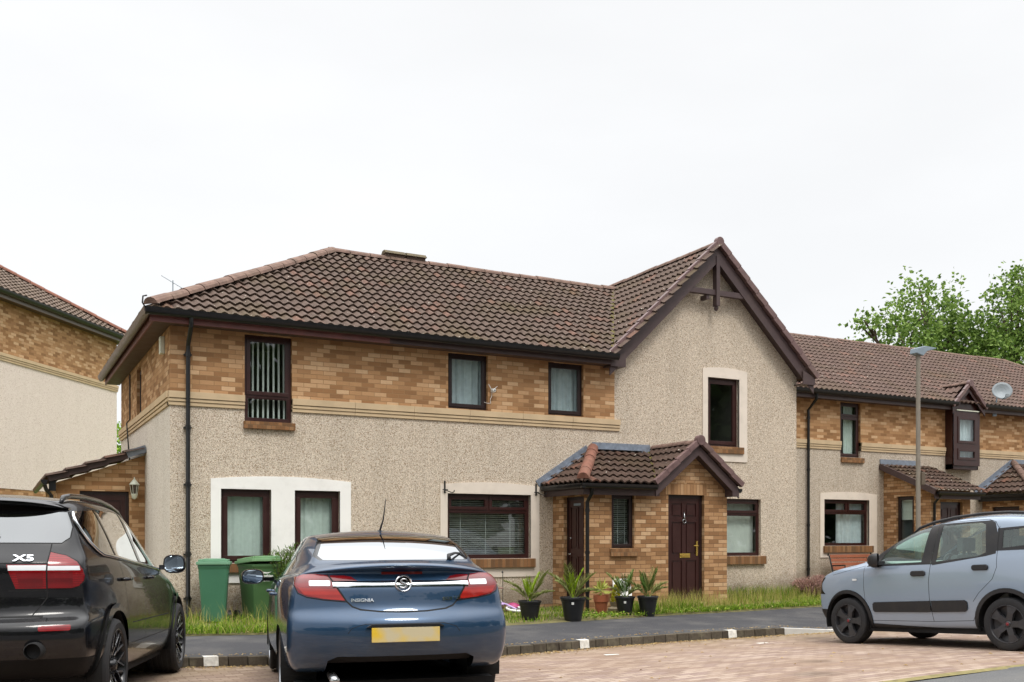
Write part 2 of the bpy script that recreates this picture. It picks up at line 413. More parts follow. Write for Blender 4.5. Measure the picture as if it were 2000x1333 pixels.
def window(parent, x0, x1, z0, z1, mapf, lights, frame=.05, mat='upvc', blind=None, sash=.045, label=None, set_back=.07, sill=None, room=1.3, bmat=None, fold=1.0):
    """lights: list of (u0,u1,v0,v1,opens) in fractions of the clear opening"""
    f = MB(); D = set_back; m2 = lambda u, v, d: mapf(u, v, d - D)
    W, H = x1 - x0, z1 - z0
    rects = [(x0 + W * l[0], x0 + W * l[1], z0 + H * l[2], z0 + H * l[3], l[4]) for l in lights]
    holes = []
    for (a, b, c, d, op) in rects:
        ea = frame if abs(a - x0) < 1e-6 else frame * .5; eb = frame if abs(b - x1) < 1e-6 else frame * .5
        ec = frame if abs(c - z0) < 1e-6 else frame * .5; ed = frame if abs(d - z1) < 1e-6 else frame * .5
        holes.append((a + ea, b - eb, c + ec, d - ed, op))
    wall(f, x0, x1, z0, z1, holes, m2, .05)
    for (a, b, c, d, op) in holes:
        if op: ring(f, a - .012, b + .012, c - .012, d + .012, sash + .012, m2, -.03, .016)
        else: ring(f, a, b, c, d, .018, m2, -.03, -.006)
    o = f.build('window', M[mat], parent, bevel=0.004)
    if label: o['label'] = label
    g = MB()
    for (a, b, c, d, op) in holes:
        g.poly([m2(a, c, -.018), m2(b, c, -.018), m2(b, d, -.018), m2(a, d, -.018)])
    g.build('pane', M['glass'], o)
    r = MB()
    q = [(x0, z0), (x1, z0), (x1, z1), (x0, z1)]
    for (p, s_) in zip(q, q[1:] + q[:1]):
        r.poly([m2(p[0], p[1], -.051), m2(s_[0], s_[1], -.051), m2(s_[0], s_[1], -room), m2(p[0], p[1], -room)])
    r.poly([m2(u, v, -room) for u, v in q])
    r.build('room', M['room'], o)
    if blind == 'vertical':
        b = MB(); n = max(5, int(W / .088))
        for k in range(n):
            u = x0 + .05 + (W - .1) * (k + .5) / n; rnd = random.uniform(-.008, .008)
            b.prism([(u - .014 + rnd, z0 + .03), (u + .014 + rnd, z0 + .03), (u + .014, z1 - .04), (u - .014, z1 - .04)], m2, -.14, -.118)
        b.build('blind', M[bmat or 'blind_white'], o)
    elif blind == 'venetian':
        b = MB(); n = int(H / .036)
        for k in range(n):
            v = z0 + .03 + k * .036 + random.uniform(-.003, .003)
            sl = .016
            b.prism([(x0 + .04, v), (x1 - .04, v + random.uniform(-.003, .003)), (x1 - .04, v + .0025), (x0 + .04, v + .0025)], lambda u, v_, d: (lambda p: p)(m2(u, v_ + (sl if d > -.12 else 0), d)), -.135, -.112)
        for fr in (.2, .5, .8):
            u = x0 + W * fr
            b.prism([(u - .004, z0 + .03), (u + .004, z0 + .03), (u + .004, z1 - .03), (u - .004, z1 - .03)], m2, -.112, -.11)
        b.build('blind', M[bmat or 'blind'], o)
    elif blind in ('net', 'drape', 'half'):
        b = MB(); n = int(W / .012) if blind != 'half' else int(W * .45 / .012)
        xa, xb = (x0 + .03, x1 - .03) if blind != 'half' else (x0 + W * .42, x1 - .05)
        ph = [random.uniform(0, 6) for _ in range(3)]
        pts = []
        for k in range(n + 1):
            u = xa + (xb - xa) * k / n
            d = -.15 + fold * (.018 * sin(u * 48 + ph[0]) + .012 * sin(u * 23 + ph[1]) + .008 * sin(u * 90 + ph[2]))
            pts.append((u, d))
        for (u, d), (u2, d2) in zip(pts, pts[1:]):
            b.poly([m2(u, z0 + .02, d), m2(u2, z0 + .02, d2), m2(u2, z1 - .02, d2 * .98), m2(u, z1 - .02, d * .98)])
        b.build('curtain', M[bmat or 'curtain'], o, smooth=True, weld=True, fixn=False)
    if sill:
        s = MB(); a, b_, zt, h, dp = sill
        s.prism([(a, zt - h), (b_, zt - h), (b_, zt), (a, zt)], mapf, -set_back, dp)
        s.build('sill', M['sillbrick'], o, bevel=.006)
    return o

def tiles(name, mat, parent, o, ud, sd, width, length, clip=None, pitch=.172, gauge=.275, amp=.040, step=.042, seed=0):
    """profiled tile courses: o = lower corner, ud along the eave, sd up the slope"""
    rnd = random.Random(seed)
    o, ud, sd = Vector(o), Vector(ud).normalized(), Vector(sd).normalized(); nn = ud.cross(sd).normalized()
    if nn.z < 0: nn = -nn
    prof = [(0, .05), (.10, .30), (.22, .72), (.34, .98), (.42, 1.0), (.60, .70), (.78, .25), (.92, .0)]
    ncol = int(math.ceil(width / pitch)); nrow = max(1, round(length / gauge)); gauge = length / nrow
    us = [(c + p[0], p[1]) for c in range(ncol) for p in prof] + [(ncol, 0.0)]
    mb = MB(); prev = None
    for r in range(nrow):
        rows = []
        for t in (0, 1):
            base = []
            for (u, h) in us:
                j = rnd.uniform(-.003, .003) if t == 0 else 0
                hh = amp * h + step * (1 - t) + .004 + j
                base.append(o + ud * (u * pitch) + sd * ((r + t) * gauge - (0.02 if t == 0 else 0)) + nn * hh)
            rows.append(mb.add(base))
        n = len(us)
        for k in range(n - 1):
            c = int(us[k][0] + 1e-4)
            e = (.02, .98)
            u0 = c + min(max(us[k][0] - c, .02), .98); u1 = c + min(max(us[k + 1][0] - c, .02), .98)
            mb.face((rows[0] + k, rows[0] + k + 1, rows[1] + k + 1, rows[1] + k), [(u0, r + .02), (u1, r + .02), (u1, r + .98), (u0, r + .98)])
            if prev is not None:
                mb.face((prev + k, prev + k + 1, rows[0] + k + 1, rows[0] + k), [(u0, r + .03), (u1, r + .03), (u1, r + .05), (u0, r + .05)])
            else:
                q = [Vector(mb.v[rows[0] + k]), Vector(mb.v[rows[0] + k + 1])]
                mb.poly([q[0] - nn * .03, q[1] - nn * .03, q[1], q[0]], [(u0, r + .03)] * 4)
        prev = rows[1]
    ob = mb.build(name, mat, parent, clip=clip, fixn=False)
    return ob

def ridge_caps(mb, p, q, r=.115, seg=.42, gap=.012, side=None, flat=.8):
    p, q = Vector(p), Vector(q); d = (q - p); L = d.length; d.normalize()
    s = d.cross(Vector((0, 0, 1))).normalized(); u = s.cross(d)
    n = max(1, round(L / seg)); k = 7
    for i in range(n):
        a = p + d * (L * i / n + gap); b = p + d * (L * (i + 1) / n)
        dz = random.uniform(-.008, .008)
        ia = mb.add([a + s * (r * cos(pi * j / k)) + u * (r * flat * sin(pi * j / k) + dz) for j in range(k + 1)])
        ib = mb.add([b + s * (r * .95 * cos(pi * j / k)) + u * (r * .95 * flat * sin(pi * j / k) + dz) for j in range(k + 1)])
        for j in range(k): mb.face((ia + j, ia + j + 1, ib + j + 1, ib + j))
        mb.face([ia + j for j in range(k + 1)]); mb.face([ib + j for j in reversed(range(k + 1))])

def gutter(mb, p, q, r=.072):
    p, q = Vector(p), Vector(q); d = (q - p).normalized(); s = d.cross(Vector((0, 0, 1))).normalized(); k = 8
    for rr in (r, r * .86):
        ia = mb.add([p + s * (rr * cos(pi + pi * j / k)) + Vector((0, 0, 1.6 * rr * sin(pi + pi * j / k))) for j in range(k + 1)])
        ib = mb.add([q + s * (rr * cos(pi + pi * j / k)) + Vector((0, 0, 1.6 * rr * sin(pi + pi * j / k))) for j in range(k + 1)])
        for j in range(k): mb.face((ia + j, ia + j + 1, ib + j + 1, ib + j))
        if rr == r:
            mb.face([ia + j for j in range(k + 1)]); mb.face([ib + j for j in range(k + 1)])
# ================================================================ THE HOUSE IN THE MIDDLE
FR = lambda u, v, d: (u, -d, v)                    # a wall facing the street
LF = lambda u, v, d: (-d, u, v)                    # a wall facing left
random.seed(4)
house = thing('terraced_house', 'two storey house in the middle with buff brick upper floor, pebbledash gable and brick porch', 'house')
DP = .215; B0, B1 = 3.55, 3.77
W1 = (1.16, 1.94, 3.36, 4.78); W2 = (4.77, 5.56, 3.79, 4.79); W3 = (6.83, 7.61, 3.79, 4.79)
PA = (.78, 1.59, 1.05, 2.25); PB = (1.98, 2.76, 1.05, 2.25); BG = (4.75, 6.45, 1.08, 2.26)
LR = (10.55, 12.03, 1.08, 2.28); GW = (10.60, 11.43, 3.36, 4.78)
EAVE, EZ, RY, RZ = -.34, 4.95, 3.35, 7.27
GX, GZ, GH = 10.675, 7.43, 2.64; GS = (GZ - 4.90) / GH     # gable ridge x, height, half span, slope
KF = (RZ - EZ) / (RY - EAVE)
# lower walls
w = MB()
wall(w, 0, 8.32, DP, B0, [PA, PB, BG, (W1[0], W1[1], W1[2], B0, 'T')], FR)
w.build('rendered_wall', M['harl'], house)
w = MB(); wall(w, 8.32, 13.03, DP, 7.6, [LR, GW], FR)
gcl = [((GX, 0, GZ - .16), (GS, 0, 1)), ((GX, 0, GZ - .16), (-GS, 0, 1))]
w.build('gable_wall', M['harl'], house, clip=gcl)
w = MB(); w.poly([(13.03, 0, DP), (13.03, 6.7, DP), (13.03, 6.7, 5), (13.03, 0, 5)]); w.poly([(0, 6.7, DP), (13.03, 6.7, DP), (13.03, 6.7, 4.9), (0, 6.7, 4.9)])
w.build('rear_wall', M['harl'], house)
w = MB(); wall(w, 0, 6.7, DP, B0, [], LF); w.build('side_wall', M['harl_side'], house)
w = MB(); SW = (3.42, 4.08, 3.79, 4.70)
wall(w, 0, 8.32, B1, 4.88, [(W1[0], W1[1], B1, W1[3], 'B'), W2, W3], FR); wall(w, 0, 6.7, B1, 4.88, [SW], LF)
w.build('brick_wall', M['brick'], house)
w = MB(); w.box(.01, .01, -.05, 13.02, .1, DP - .002); w.box(.01, .1, -.05, .1, 6.68, DP - .002)
w.build('plinth', M['brick_porch'], house)
# stepped stone string course, in lengths with fine joints
s = MB()
def course(mb, u0, u1, mapf, n):
    L = (u1 - u0) / n
    for i in range(n):
        a, b = u0 + L * i + .002, u0 + L * (i + 1) - .002
        for (z0, z1, d) in ((B0 + .115, B1, .056), (B0 + .060, B0 + .106, .042), (B0, B0 + .052, .028)):
            mb.prism([(a, z0), (b, z0), (b, z1), (a, z1)], mapf, -.11, d)
        mb.prism([(a, B0 + .002), (b, B0 + .002), (b, B1 - .002), (a, B1 - .002)], mapf, -.12, .012)
course(s, -.03, W1[0], FR, 1); s.build('string_course', M['stone'], house, bevel=.004)
s = MB(); course(s, W1[1], 8.43, FR, 6); s.build('string_course', M['stone'], house, bevel=.004)
s = MB(); course(s, -.0, 6.73, LF, 6); s.build('string_course', M['stone'], house, bevel=.004)
# painted window surrounds
def arch(a, b, z, rise): return lambda u: z + rise * (1 - ((u - (a + b) / 2) / ((b - a) / 2)) ** 2)
def surround(nm, mat, a, b, z0, z1, holes, rise):
    m = MB(); wall(m, a, b, z0, z1, holes, lambda u, v, d: FR(u, v, d + .022), .06, us=[a + (b - a) * k / 14 for k in range(15)], top=arch(a, b, z1, rise), edge=.03)
    return m.build(nm, M[mat], house)
surround('window_surround', 'white_render', .62, 2.95, .73, 2.41, [PA, PB], .06)
surround('window_surround', 'cream_render', 4.61, 6.63, .74, 2.415, [BG], .06)
surround('window_surround', 'cream_render', 10.47, 11.64, 3.05, 4.95, [GW], .05)
ONE = [(0, 1, 0, 1, True)]
window(house, *PA, FR, ONE, fold=.35, blind='net', frame=.06, sash=.06, sill=(.72, 1.66, 1.046, .15, .07))
window(house, *PB, FR, ONE, fold=.35, blind='net', frame=.06, sash=.06, sill=(1.92, 2.83, 1.046, .15, .07))
window(house, *BG, FR, [(0, 1, 0, .74, False), (0, .5, .74, 1, True), (.5, 1, .74, 1, True)], blind='venetian', frame=.06, sill=(4.68, 6.52, 1.076, .16, .08))
window(house, *W1, FR, [(0, 1, .30, 1, True), (0, 1, 0, .30, False)], blind='vertical', frame=.055, sash=.05, sill=(1.14, 1.98, 3.356, .12, .07), mat='upvc')
window(house, *W2, FR, ONE, blind='net', frame=.05, sash=.05, mat='upvc_dark', bmat='curtain_grey')
window(house, *W3, FR, ONE, blind='net', frame=.05, sash=.05, mat='upvc_dark', bmat='curtain_grey')
window(house, *GW, FR, ONE, frame=.06, sash=.06, sill=(10.55, 11.53, 3.356, .14, .06), room=2.5)
window(house, *LR, FR, [(0, 1, 0, .74, False), (0, 1, .74, 1, True)], fold=.2, blind='net', frame=.055, sill=(10.45, 12.13, 1.076, .17, .07), bmat='blind_white')
window(house, *SW, LF, ONE, frame=.05, mat='upvc_dark')
# eaves
f = MB(); f.box(EAVE + .0, -.30, 4.78, 3.55, -.275, 4.945); f.build('fascia', M['fascia_red'], house)
f = MB(); f.box(3.55, -.30, 4.785, 8.06, -.275, 4.945); f.build('fascia', M['fascia'], house)
f = MB(); f.box(-.30, -.272, 4.782, -.275, 6.98, 4.945); f.build('fascia', M['fascia_red'], house)
f = MB(); f.box(-.27, -.27, 4.80, 8.3, -.003, 4.815); f.box(-.27, 0, 4.80, -.003, 6.95, 4.815); f.build('soffit', M['soffit'], house)
g = MB(); gutter(g, (-.42, -.375, 4.975), (8.16, -.375, 4.975)); g.build('gutter', M['gutter'], house, smooth=True, autosm=.6)
g = MB(); gutter(g, (-.375, -.40, 4.975), (-.375, 7.0, 4.975)); o = g.build('gutter', M['gutter_brown'], house, smooth=True, autosm=.6)
g = MB()
for k in range(9): g.lathe([(.064, -.03), (.069, -.03), (.069, .03), (.064, .03)], 16, (-.375, .25 + k * .8, 4.972), 'y', True)
g.build('gutter_bracket', M['gutter'], o)
p = MB(); p.tube([(.26, -.375, 4.93), (.26, -.36, 4.74), (.26, -.09, 4.50), (.26, -.08, 4.3), (.26, -.08, .2), (.26, -.16, .1)], .035, 12)
for z in (4.35, 3.2, 2.3, 1.2, .5): p.lathe([(.036, -.035), (.044, -.035), (.044, .035), (.036, .035)], 12, (.26, -.08, z), 'z', True); p.box(.2, -.07, z - .012, .32, .0, z + .012)
p.build('downpipe', M['gutter'], house, smooth=True, autosm=.6)
c = MB(); c.tube([(-.015, 5.04, 4.76), (-.015, 5.04, 3.85), (-.07, 5.08, 3.78), (-.06, 5.0, 3.5), (-.015, 5.0, 2.9)], .014, 6); c.build('cable', M['black'], house)
c = MB(); c.box(-.075, .52, 4.44, -.003, .66, 4.72); c.build('vent_cover', M['offwhite'], house, bevel=.012)
# roofs
HX = 3.62
hipn = Vector((RY - EAVE, -(HX - EAVE), 0))          # vertical plane through the front left hip
sl = Vector((0, RY - EAVE, RZ - EZ)); sll = sl.length
vd = Vector((0, RY - EAVE, RZ - EZ))
# valley plane between the main slope and the gable wing, found where the two slopes meet
vy0 = EAVE; vx0 = GX - (GZ - EZ) / GS; vx1 = GX - (GZ - RZ) / GS
vdir = Vector((vx1 - vx0, RY - EAVE, 0)); vn = Vector((vdir.y, -vdir.x, 0))
tiles('roof', M['tile'], house, (EAVE, EAVE, EZ), (1, 0, 0), sl, 11.2, sll - .03, clip=[((EAVE, EAVE, 0), -hipn), ((vx0, EAVE, 0), vn)], seed=1)
s2 = Vector((HX - EAVE, 0, RZ - EZ))
tiles('roof', M['tile'], house, (EAVE, 7.04, EZ), (0, -1, 0), s2, 7.5, s2.length - .02,
      clip=[((EAVE, EAVE, 0), hipn), ((EAVE, 7.04, 0), Vector((RY - EAVE, HX - EAVE, 0)))], seed=2)
gl = Vector((GH, 0, GZ - 4.90))
tiles('gable_roof', M['tile'], house, (GX - GH, 8.0, 4.90), (0, -1, 0), gl, 8.27, gl.length - .02, clip=[((vx0, EAVE, 0), -vn)], seed=3)
gr = Vector((-GH, 0, GZ - 4.90))
tiles('gable_roof', M['tile'], house, (GX + GH, -.27, 4.90), (0, 1, 0), gr, 8.3, gr.length - .02, seed=5)
b = MB(); b.poly([(EAVE, 7.04, EZ), (HX, RY, RZ), (GX, RY, RZ), (13.3, 7.04, EZ)]); b.build('rear_roof', M['tile'], house)
r = MB(); ridge_caps(r, (HX - .05, RY, RZ), (GX - .1, RY, RZ), .13, .45); ridge_caps(r, (GX, -.27, GZ), (GX, 3.9, GZ), .12, .42)
r.build('ridge_tiles', M['ridge'], house)
r = MB(); ridge_caps(r, (EAVE - .0, EAVE - .0, EZ + .07), (HX + .05, RY, RZ + .02), .13, .43)
o = r.build('hip_tiles', M['ridge'], house)
h = MB(); h.tube([(EAVE - .08, EAVE - .08, EZ + .0), (EAVE - .13, EAVE - .13, EZ + .06), (EAVE - .12, EAVE - .12, EZ + .16), (EAVE - .06, EAVE - .06, EZ + .19)], .012, 6); h.build('hip_iron', M['iron'], o)
v = MB()
for k in range(26):
    t0 = k / 26; t1 = (k + 1.1) / 26
    q = lambda t: Vector((vx0 + vdir.x * t, EAVE + vdir.y * t, EZ + (RZ - EZ) * t + .035))
    a, b_ = q(t0), q(t1); wd = random.uniform(.05, .085)
    v.obox((a + b_) / 2, b_ - a, vn, (0, 0, 1), (b_ - a).length / 2, wd, .02 + random.uniform(0, .015))
v.build('valley', M['moss'], house)
# two raised ridge vents
for xa in (4.79, 5.27):
    v = MB(); v.box(xa, RY - .10, RZ + .02, xa + .41, RY + .10, RZ + .125)
    ob = v.build('ridge_vent', M['tile'], house)
    c = MB(); c.prism([(RY - .15, RZ + .125), (RY + .15, RZ + .125), (RY + .06, RZ + .20), (RY - .06, RZ + .20)], lambda u, v_, d: (d, u, v_), xa - .02, xa + .43)
    c.build('vent_cap', simple('mossy_vent', C(92, 82, 60), .9, var=.4, scale=14), ob)
# gable verge: bargeboards, cap tiles and the little roof truss
def slope_pts(cx, zt, half, k, y): return [(Vector((cx - sg * half, y, zt - k * half)), Vector((cx, y, zt))) for sg in (1, -1)]
def verge(nm, cx, zt, half, k, y, parent, mat, seg=.33, hh=.06, ww=.05):
    m = MB()
    for lo, hi in slope_pts(cx, zt, half, k, y):
        d = hi - lo; n = round(d.length / seg); dn = d.normalized(); nn = dn.cross(Vector((0, 1, 0))); nn = nn if nn.z > 0 else -nn
        for i in range(n):
            a = lo + d * (i / n) - dn * .02; b_ = lo + d * ((i + 1) / n); dd = (b_ - a).normalized()
            m.obox((a + b_) / 2 + nn * (.012), dd - nn * .05, (0, 1, 0), nn + dd * .05, (b_ - a).length / 2, ww, hh)
    m.lathe([(.001, -.055), (.095, -.055), (.095, .05), (.001, .05)], 16, (cx, y, zt + .01), 'y')
    return m.build(nm, M[mat], parent, bevel=.006)
def barge(nm, cx, zt, half, k, y, parent, mat, h=.2, t=.025):
    m = MB()
    for sg in (1, -1):
        m.prism([(cx - sg * half, zt - k * half), (cx, zt), (cx, zt - h * math.hypot(1, k)), (cx - sg * half, zt - k * half - h * math.hypot(1, k))], lambda u, v_, d: (u, d, v_), y, y + t)
    return m.build(nm, M[mat], parent)
verge('verge_caps', GX, GZ + .06, GH + .02, GS, -.28, house, 'verge')
barge('bargeboard', GX, GZ - .03, GH - .02, GS, -.245, house, 'fascia_plum', .22)
m = MB()
for sg in (1, -1):
    a, b_ = Vector((GX - sg * GH, -.22, 4.9 - .25)), Vector((GX, -.22, GZ - .25))
    m.prism([(GX - sg * (GH - .25), GZ - GS * (GH - .25) - .20), (GX, GZ - .20), (GX, GZ - .23), (GX - sg * (GH - .25), GZ - GS * (GH - .25) - .23)], lambda u, v_, d: (u, d, v_), -.215, -.004)
    x0 = GX - sg * (GH - .02); x1 = GX - sg * (GH - .36)
    m.prism([(x0, 4.76), (x1, 4.76), (x1, 5.05), (x0, 4.92)], lambda u, v_, d: (u, d, v_), -.285, -.262)
    m.box(x0, -.26, 4.765, x1, -.004, 4.785)
m.build('boxed_eave', M['fascia_plum'], house)
m = MB(); m.box(9.84, -.23, 6.42, 11.50, -.13, 6.53); m.box(GX - .045, -.262, 6.20, GX + .045, -.235, GZ - .22); m.box(GX - .04, -.232, 6.20, GX + .04, -.13, GZ - .25)
m.lathe([(.001, 6.10), (.035, 6.12), (.05, 6.16), (.035, 6.2), (.001, 6.2)], 8, (GX, -.19, 0))
m.box(10.42, -.2, 6.33, 10.50, -.004, 6.42)
m.build('roof_truss', M['fascia_plum'], house, bevel=.004)

# ---------------------------------------------------------------- porch of the middle house
PX0, PX1, PY = 6.93, 10.11, -1.21
PW = (7.46, 7.96, 1.27, 2.25); PD = (8.72, 9.56, .25, 2.27); SD = (-1.12, -.40, .30, 2.21)
PF = lambda u, v, d: (u, PY - d, v); PL = lambda u, v, d: (PX0 - d, u, v)
gx, gz, gh, gk = 9.25, 3.22, .97, .815
w = MB(); wall(w, PX0, 8.35, .05, 2.38, [PW], PF, .1); w.build('porch_wall', M['brick_porch'], house)
w = MB(); wall(w, PY, 0, .05, 2.38, [SD], PL, .1); w.build('porch_wall', M['brick_porch'], house)
w = MB(); w.poly([(PX1, PY, .05), (PX1, 0, .05), (PX1, 0, 2.4), (PX1, PY, 2.4)]); w.build('porch_wall', M['brick_porch'], house)
w = MB(); wall(w, 8.35, PX1, .05, 3.3, [PD], PF, .1)
w.build('porch_wall', M['brick_porch'], house, clip=[((gx, 0, gz - .1), (gk, 0, 1)), ((gx, 0, gz - .1), (-gk, 0, 1))])
w = MB(); w.prism([(8.66, 2.272), (9.62, 2.272), (9.62, 2.5), (8.66, 2.5)], PF, -.05, .004); w.build('lintel', M['soldier'], house)
window(house, *PW, PF, ONE, blind='venetian', frame=.04, sash=.04, sill=(7.42, 8.02, 1.265, .14, .06), room=.9, mat='upvc_dark')
def panel_door(nm, u0, u1, z0, z1, mapf, set_back, parent, panels, mat='door', frame=.06):
    m2 = lambda u, v, d: mapf(u, v, d - set_back)
    f = MB(); ring(f, u0, u1, z0 - frame, z1, frame, m2, -.06, .0); fo = f.build('door_frame', M['upvc_dark'], parent)
    a, b, c_, d = u0 + frame, u1 - frame, z0, z1 - frame
    m = MB(); W, H = b - a, d - c_
    hs = [(a + W * p[0], a + W * p[1], c_ + H * p[2], c_ + H * p[3]) for p in panels]
    m3 = lambda u, v, q: m2(u, v, q - .012)
    wall(m, a, b, c_, d, hs, m3, .018)
    for h in hs:
        m.poly([m3(h[0], h[2], -.018), m3(h[1], h[2], -.018), m3(h[1], h[3], -.018), m3(h[0], h[3], -.018)])
        m.prism([(h[0] + .03, h[2] + .03), (h[1] - .03, h[2] + .03), (h[1] - .03, h[3] - .03), (h[0] + .03, h[3] - .03)], m3, -.02, -.004)
    return m.build(nm, M[mat], parent, bevel=0), m3, (a, b, c_, d)
six = [(.10, .44, .82, .95), (.56, .90, .82, .95), (.10, .44, .46, .77), (.56, .90, .46, .77), (.10, .44, .07, .40), (.56, .90, .07, .40)]
dr, m3, (a, b, c0, d) = panel_door('door', PD[0], PD[1], PD[2], PD[3], PF, .07, house, six)
q = MB(); q.prism([(a + .26, 1.085), (a + .50, 1.085), (a + .50, 1.165), (a + .26, 1.165)], m3, 0, .012); q.prism([(a + .285, 1.105), (a + .475, 1.105), (a + .475, 1.145), (a + .285, 1.145)], m3, .012, .018)
q.build('letterbox', M['brass'], dr, bevel=.003)
q = MB(); q.prism([(b - .075, 1.12), (b - .035, 1.12), (b - .035, 1.40), (b - .075, 1.40)], m3, 0, .01); P0 = Vector(m3(b - .055, 1.31, .01)); q.tube([P0, P0 + Vector((0, -.045, 0)), P0 + Vector((-.03, -.055, 0)), P0 + Vector((-.12, -.055, .0))], .01, 8)
q.build('handle', M['brass'], dr, smooth=True, autosm=.6)
q = MB(); cx = (a + b) / 2
q.tube([m3(cx, 1.95, .012), m3(cx, 1.86, .02), m3(cx, 1.82, .02)], [.006, .014, .02], 8)
q.lathe([(.036, -.01), (.044, 0), (.036, .01), (.028, 0)], 16, m3(cx, 1.775, .02), 'y', True); q.build('knocker', M['steel'], dr, smooth=True)
q = MB(); q.box(8.62, PY - .36, -.02, 9.66, PY + .02, .17); q.box(8.70, PY - .05, .17, 9.58, PY + .02, .245); q.build('door_step', M['stone'], house, bevel=.01)
dr, m3, (a, b, c0, d) = panel_door('door', SD[0], SD[1], SD[2], SD[3], PL, .07, house, [(.12, .46, .52, .93), (.54, .88, .52, .93), (.12, .46, .07, .44), (.54, .88, .07, .44)])
q = MB(); q.prism([(a + .18, 2.05), (a + .42, 2.05), (a + .42, 2.09), (a + .18, 2.09)], m3, 0, .006); q.build('name_plate', M['lamp_grey'], dr)
q = MB(); q.tube([Vector(m3(b - .06, 1.16, .0)), Vector(m3(b - .06, 1.16, .05)), Vector(m3(b - .15, 1.16, .055))], .011, 8); q.lathe([(.001, -.006), (.02, -.006), (.02, .006), (.001, .006)], 10, m3(b - .06, 1.45, .005), 'x'); q.build('handle', M['steel'], dr, smooth=True)
# porch roof: lean-to with a hip on the left and a small gable over the door
PE, PZ, PT = -1.47, 2.43, 3.14; HXp = 7.80; EXp = 6.70
pk = (PT - PZ) / (0 - PE)
ph = Vector((0 - PE, -(HXp - EXp), 0))
pvx0 = gx - (gz - PZ) / gk; pvx1 = gx - (gz - PT) / gk
pvd = Vector((pvx1 - pvx0, -PE, 0)); pvn = Vector((pvd.y, -pvd.x, 0))
fsl = Vector((0, -PE, PT - PZ))
tiles('porch_roof', M['tile_porch'], house, (EXp, PE, PZ), (1, 0, 0), fsl, 3.2, fsl.length, clip=[((EXp, PE, 0), -ph), ((pvx0, PE, 0), pvn), ((0, -.002, 0), (0, 1, 0))], gauge=.27, seed=11)
lsl = Vector((HXp - EXp, 0, PT - PZ))
tiles('porch_roof', M['tile_porch'], house, (EXp, 0, PZ), (0, -1, 0), lsl, 1.7, lsl.length, clip=[((EXp, PE, 0), ph), ((0, -.002, 0), (0, 1, 0))], gauge=.27, seed=12)
for sg in (1, -1):
    vv = Vector((sg * gh, 0, gk * gh))
    tiles('porch_gable_roof', M['tile_porch'], house, (gx - sg * gh, 0 if sg > 0 else PE + .02, gz - gk * gh), (0, -sg, 0), vv, 1.5, vv.length,
          clip=([((pvx0, PE, 0), -pvn)] if sg > 0 else []) + [((0, -.002, 0), (0, 1, 0)), ((0, PE + .01, 0), (0, -1, 0))], gauge=.27, seed=13 + sg)
r = MB(); ridge_caps(r, (gx, PE, gz + .01), (gx, -.02, gz + .01), .10, .36); r.build('ridge_tiles', M['ridge'], house)
r = MB(); ridge_caps(r, (EXp - .02, PE - .02, PZ + .06), (HXp, -.04, PT + .04), .11, .42, flat=1.0); r.build('hip_tiles', M['ridge_orange'], house, smooth=True, autosm=.5)
l = MB()
l.beam((HXp, -.012, PT + .09), (gx - .1, -.012, PT + .09), .02, .16); l.beam((HXp, -.07, PT + .035), (gx - .3, -.07, PT + .035), .13, .012)
dl = Vector((HXp - EXp, 0, PT - PZ)); up = Vector((-dl.z, 0, dl.x)).normalized()
n = 7
for i in range(n):
    a = Vector((EXp - .08, -.01, PZ)) + dl * (i / n) + up * .05; b_ = Vector((EXp - .08, -.01, PZ)) + dl * ((i + 1.02) / n) + up * .05
    l.beam(a, b_, .018 + .006 * (i % 2), .14, up=up)
l.beam(Vector((EXp, -.06, PZ)) + up * .055, Vector((HXp, -.06, PT)) + up * .055, .11, .012, up=up)
l.build('lead_flashing', M['lead'], house)
v = MB(); 
for k in range(8):
    q0 = Vector((pvx0, PE, PZ + .03)) + Vector((pvd.x, pvd.y, PT - PZ)) * (k / 8); q1 = q0 + Vector((pvd.x, pvd.y, PT - PZ)) * .13
    v.beam(q0, q1, random.uniform(.06, .09), .035)
v.build('valley', M['moss'], house)
f = MB(); f.box(EXp + .04, PE + .06, 2.225, gx - gh + .1, PE + .085, 2.40); f.box(EXp + .04, PE + .085, 2.225, EXp + .065, -.003, 2.40); f.box(EXp + .066, PE + .086, 2.26, 8.3, PY + .003, 2.275); f.box(EXp + .066, PY, 2.26, PX0 + .002, -.003, 2.275)
f.build('porch_fascia', M['fascia'], house)
g = MB(); gutter(g, (EXp - .06, PE - .02, 2.42), (gx - gh - .02, PE - .02, 2.42), .055); gutter(g, (EXp - .02, PE - .06, 2.42), (EXp - .02, -.05, 2.42), .055); g.build('gutter', M['gutter'], house, smooth=True, autosm=.6)
p = MB(); p.tube([(PX0 - .02, PE + .02, 2.39), (PX0 - .02, PE + .06, 2.24), (PX0 - .02, PY - .06, 2.1), (PX0 - .02, PY - .06, .12)], .034, 10)
for z in (1.95, 1.2, .5): p.lathe([(.035, -.03), (.043, -.03), (.043, .03), (.035, .03)], 10, (PX0 - .02, PY - .06, z), 'z', True)
p.build('downpipe', M['gutter'], house, smooth=True, autosm=.6)
verge('verge_caps', gx, gz + .055, gh + .02, gk, PE, house, 'verge', seg=.3, hh=.05, ww=.045)
barge('bargeboard', gx, gz - .02, gh, gk, PE + .035, house, 'fascia_plum', .15)
m = MB()
for sg in (1, -1):
    m.prism([(gx - sg * gh, gz - gk * gh - .15), (gx, gz - .15), (gx, gz - .17), (gx - sg * gh, gz - gk * gh - .17)], lambda u, v_, d: (u, d, v_), PE + .06, PY - .004)
m.prism([(gx + gh - .02, 2.25), (gx + gh - .16, 2.25), (gx + gh - .16, 2.5), (gx + gh - .02, 2.4)], lambda u, v_, d: (u, d, v_), PE + .034, -.05)
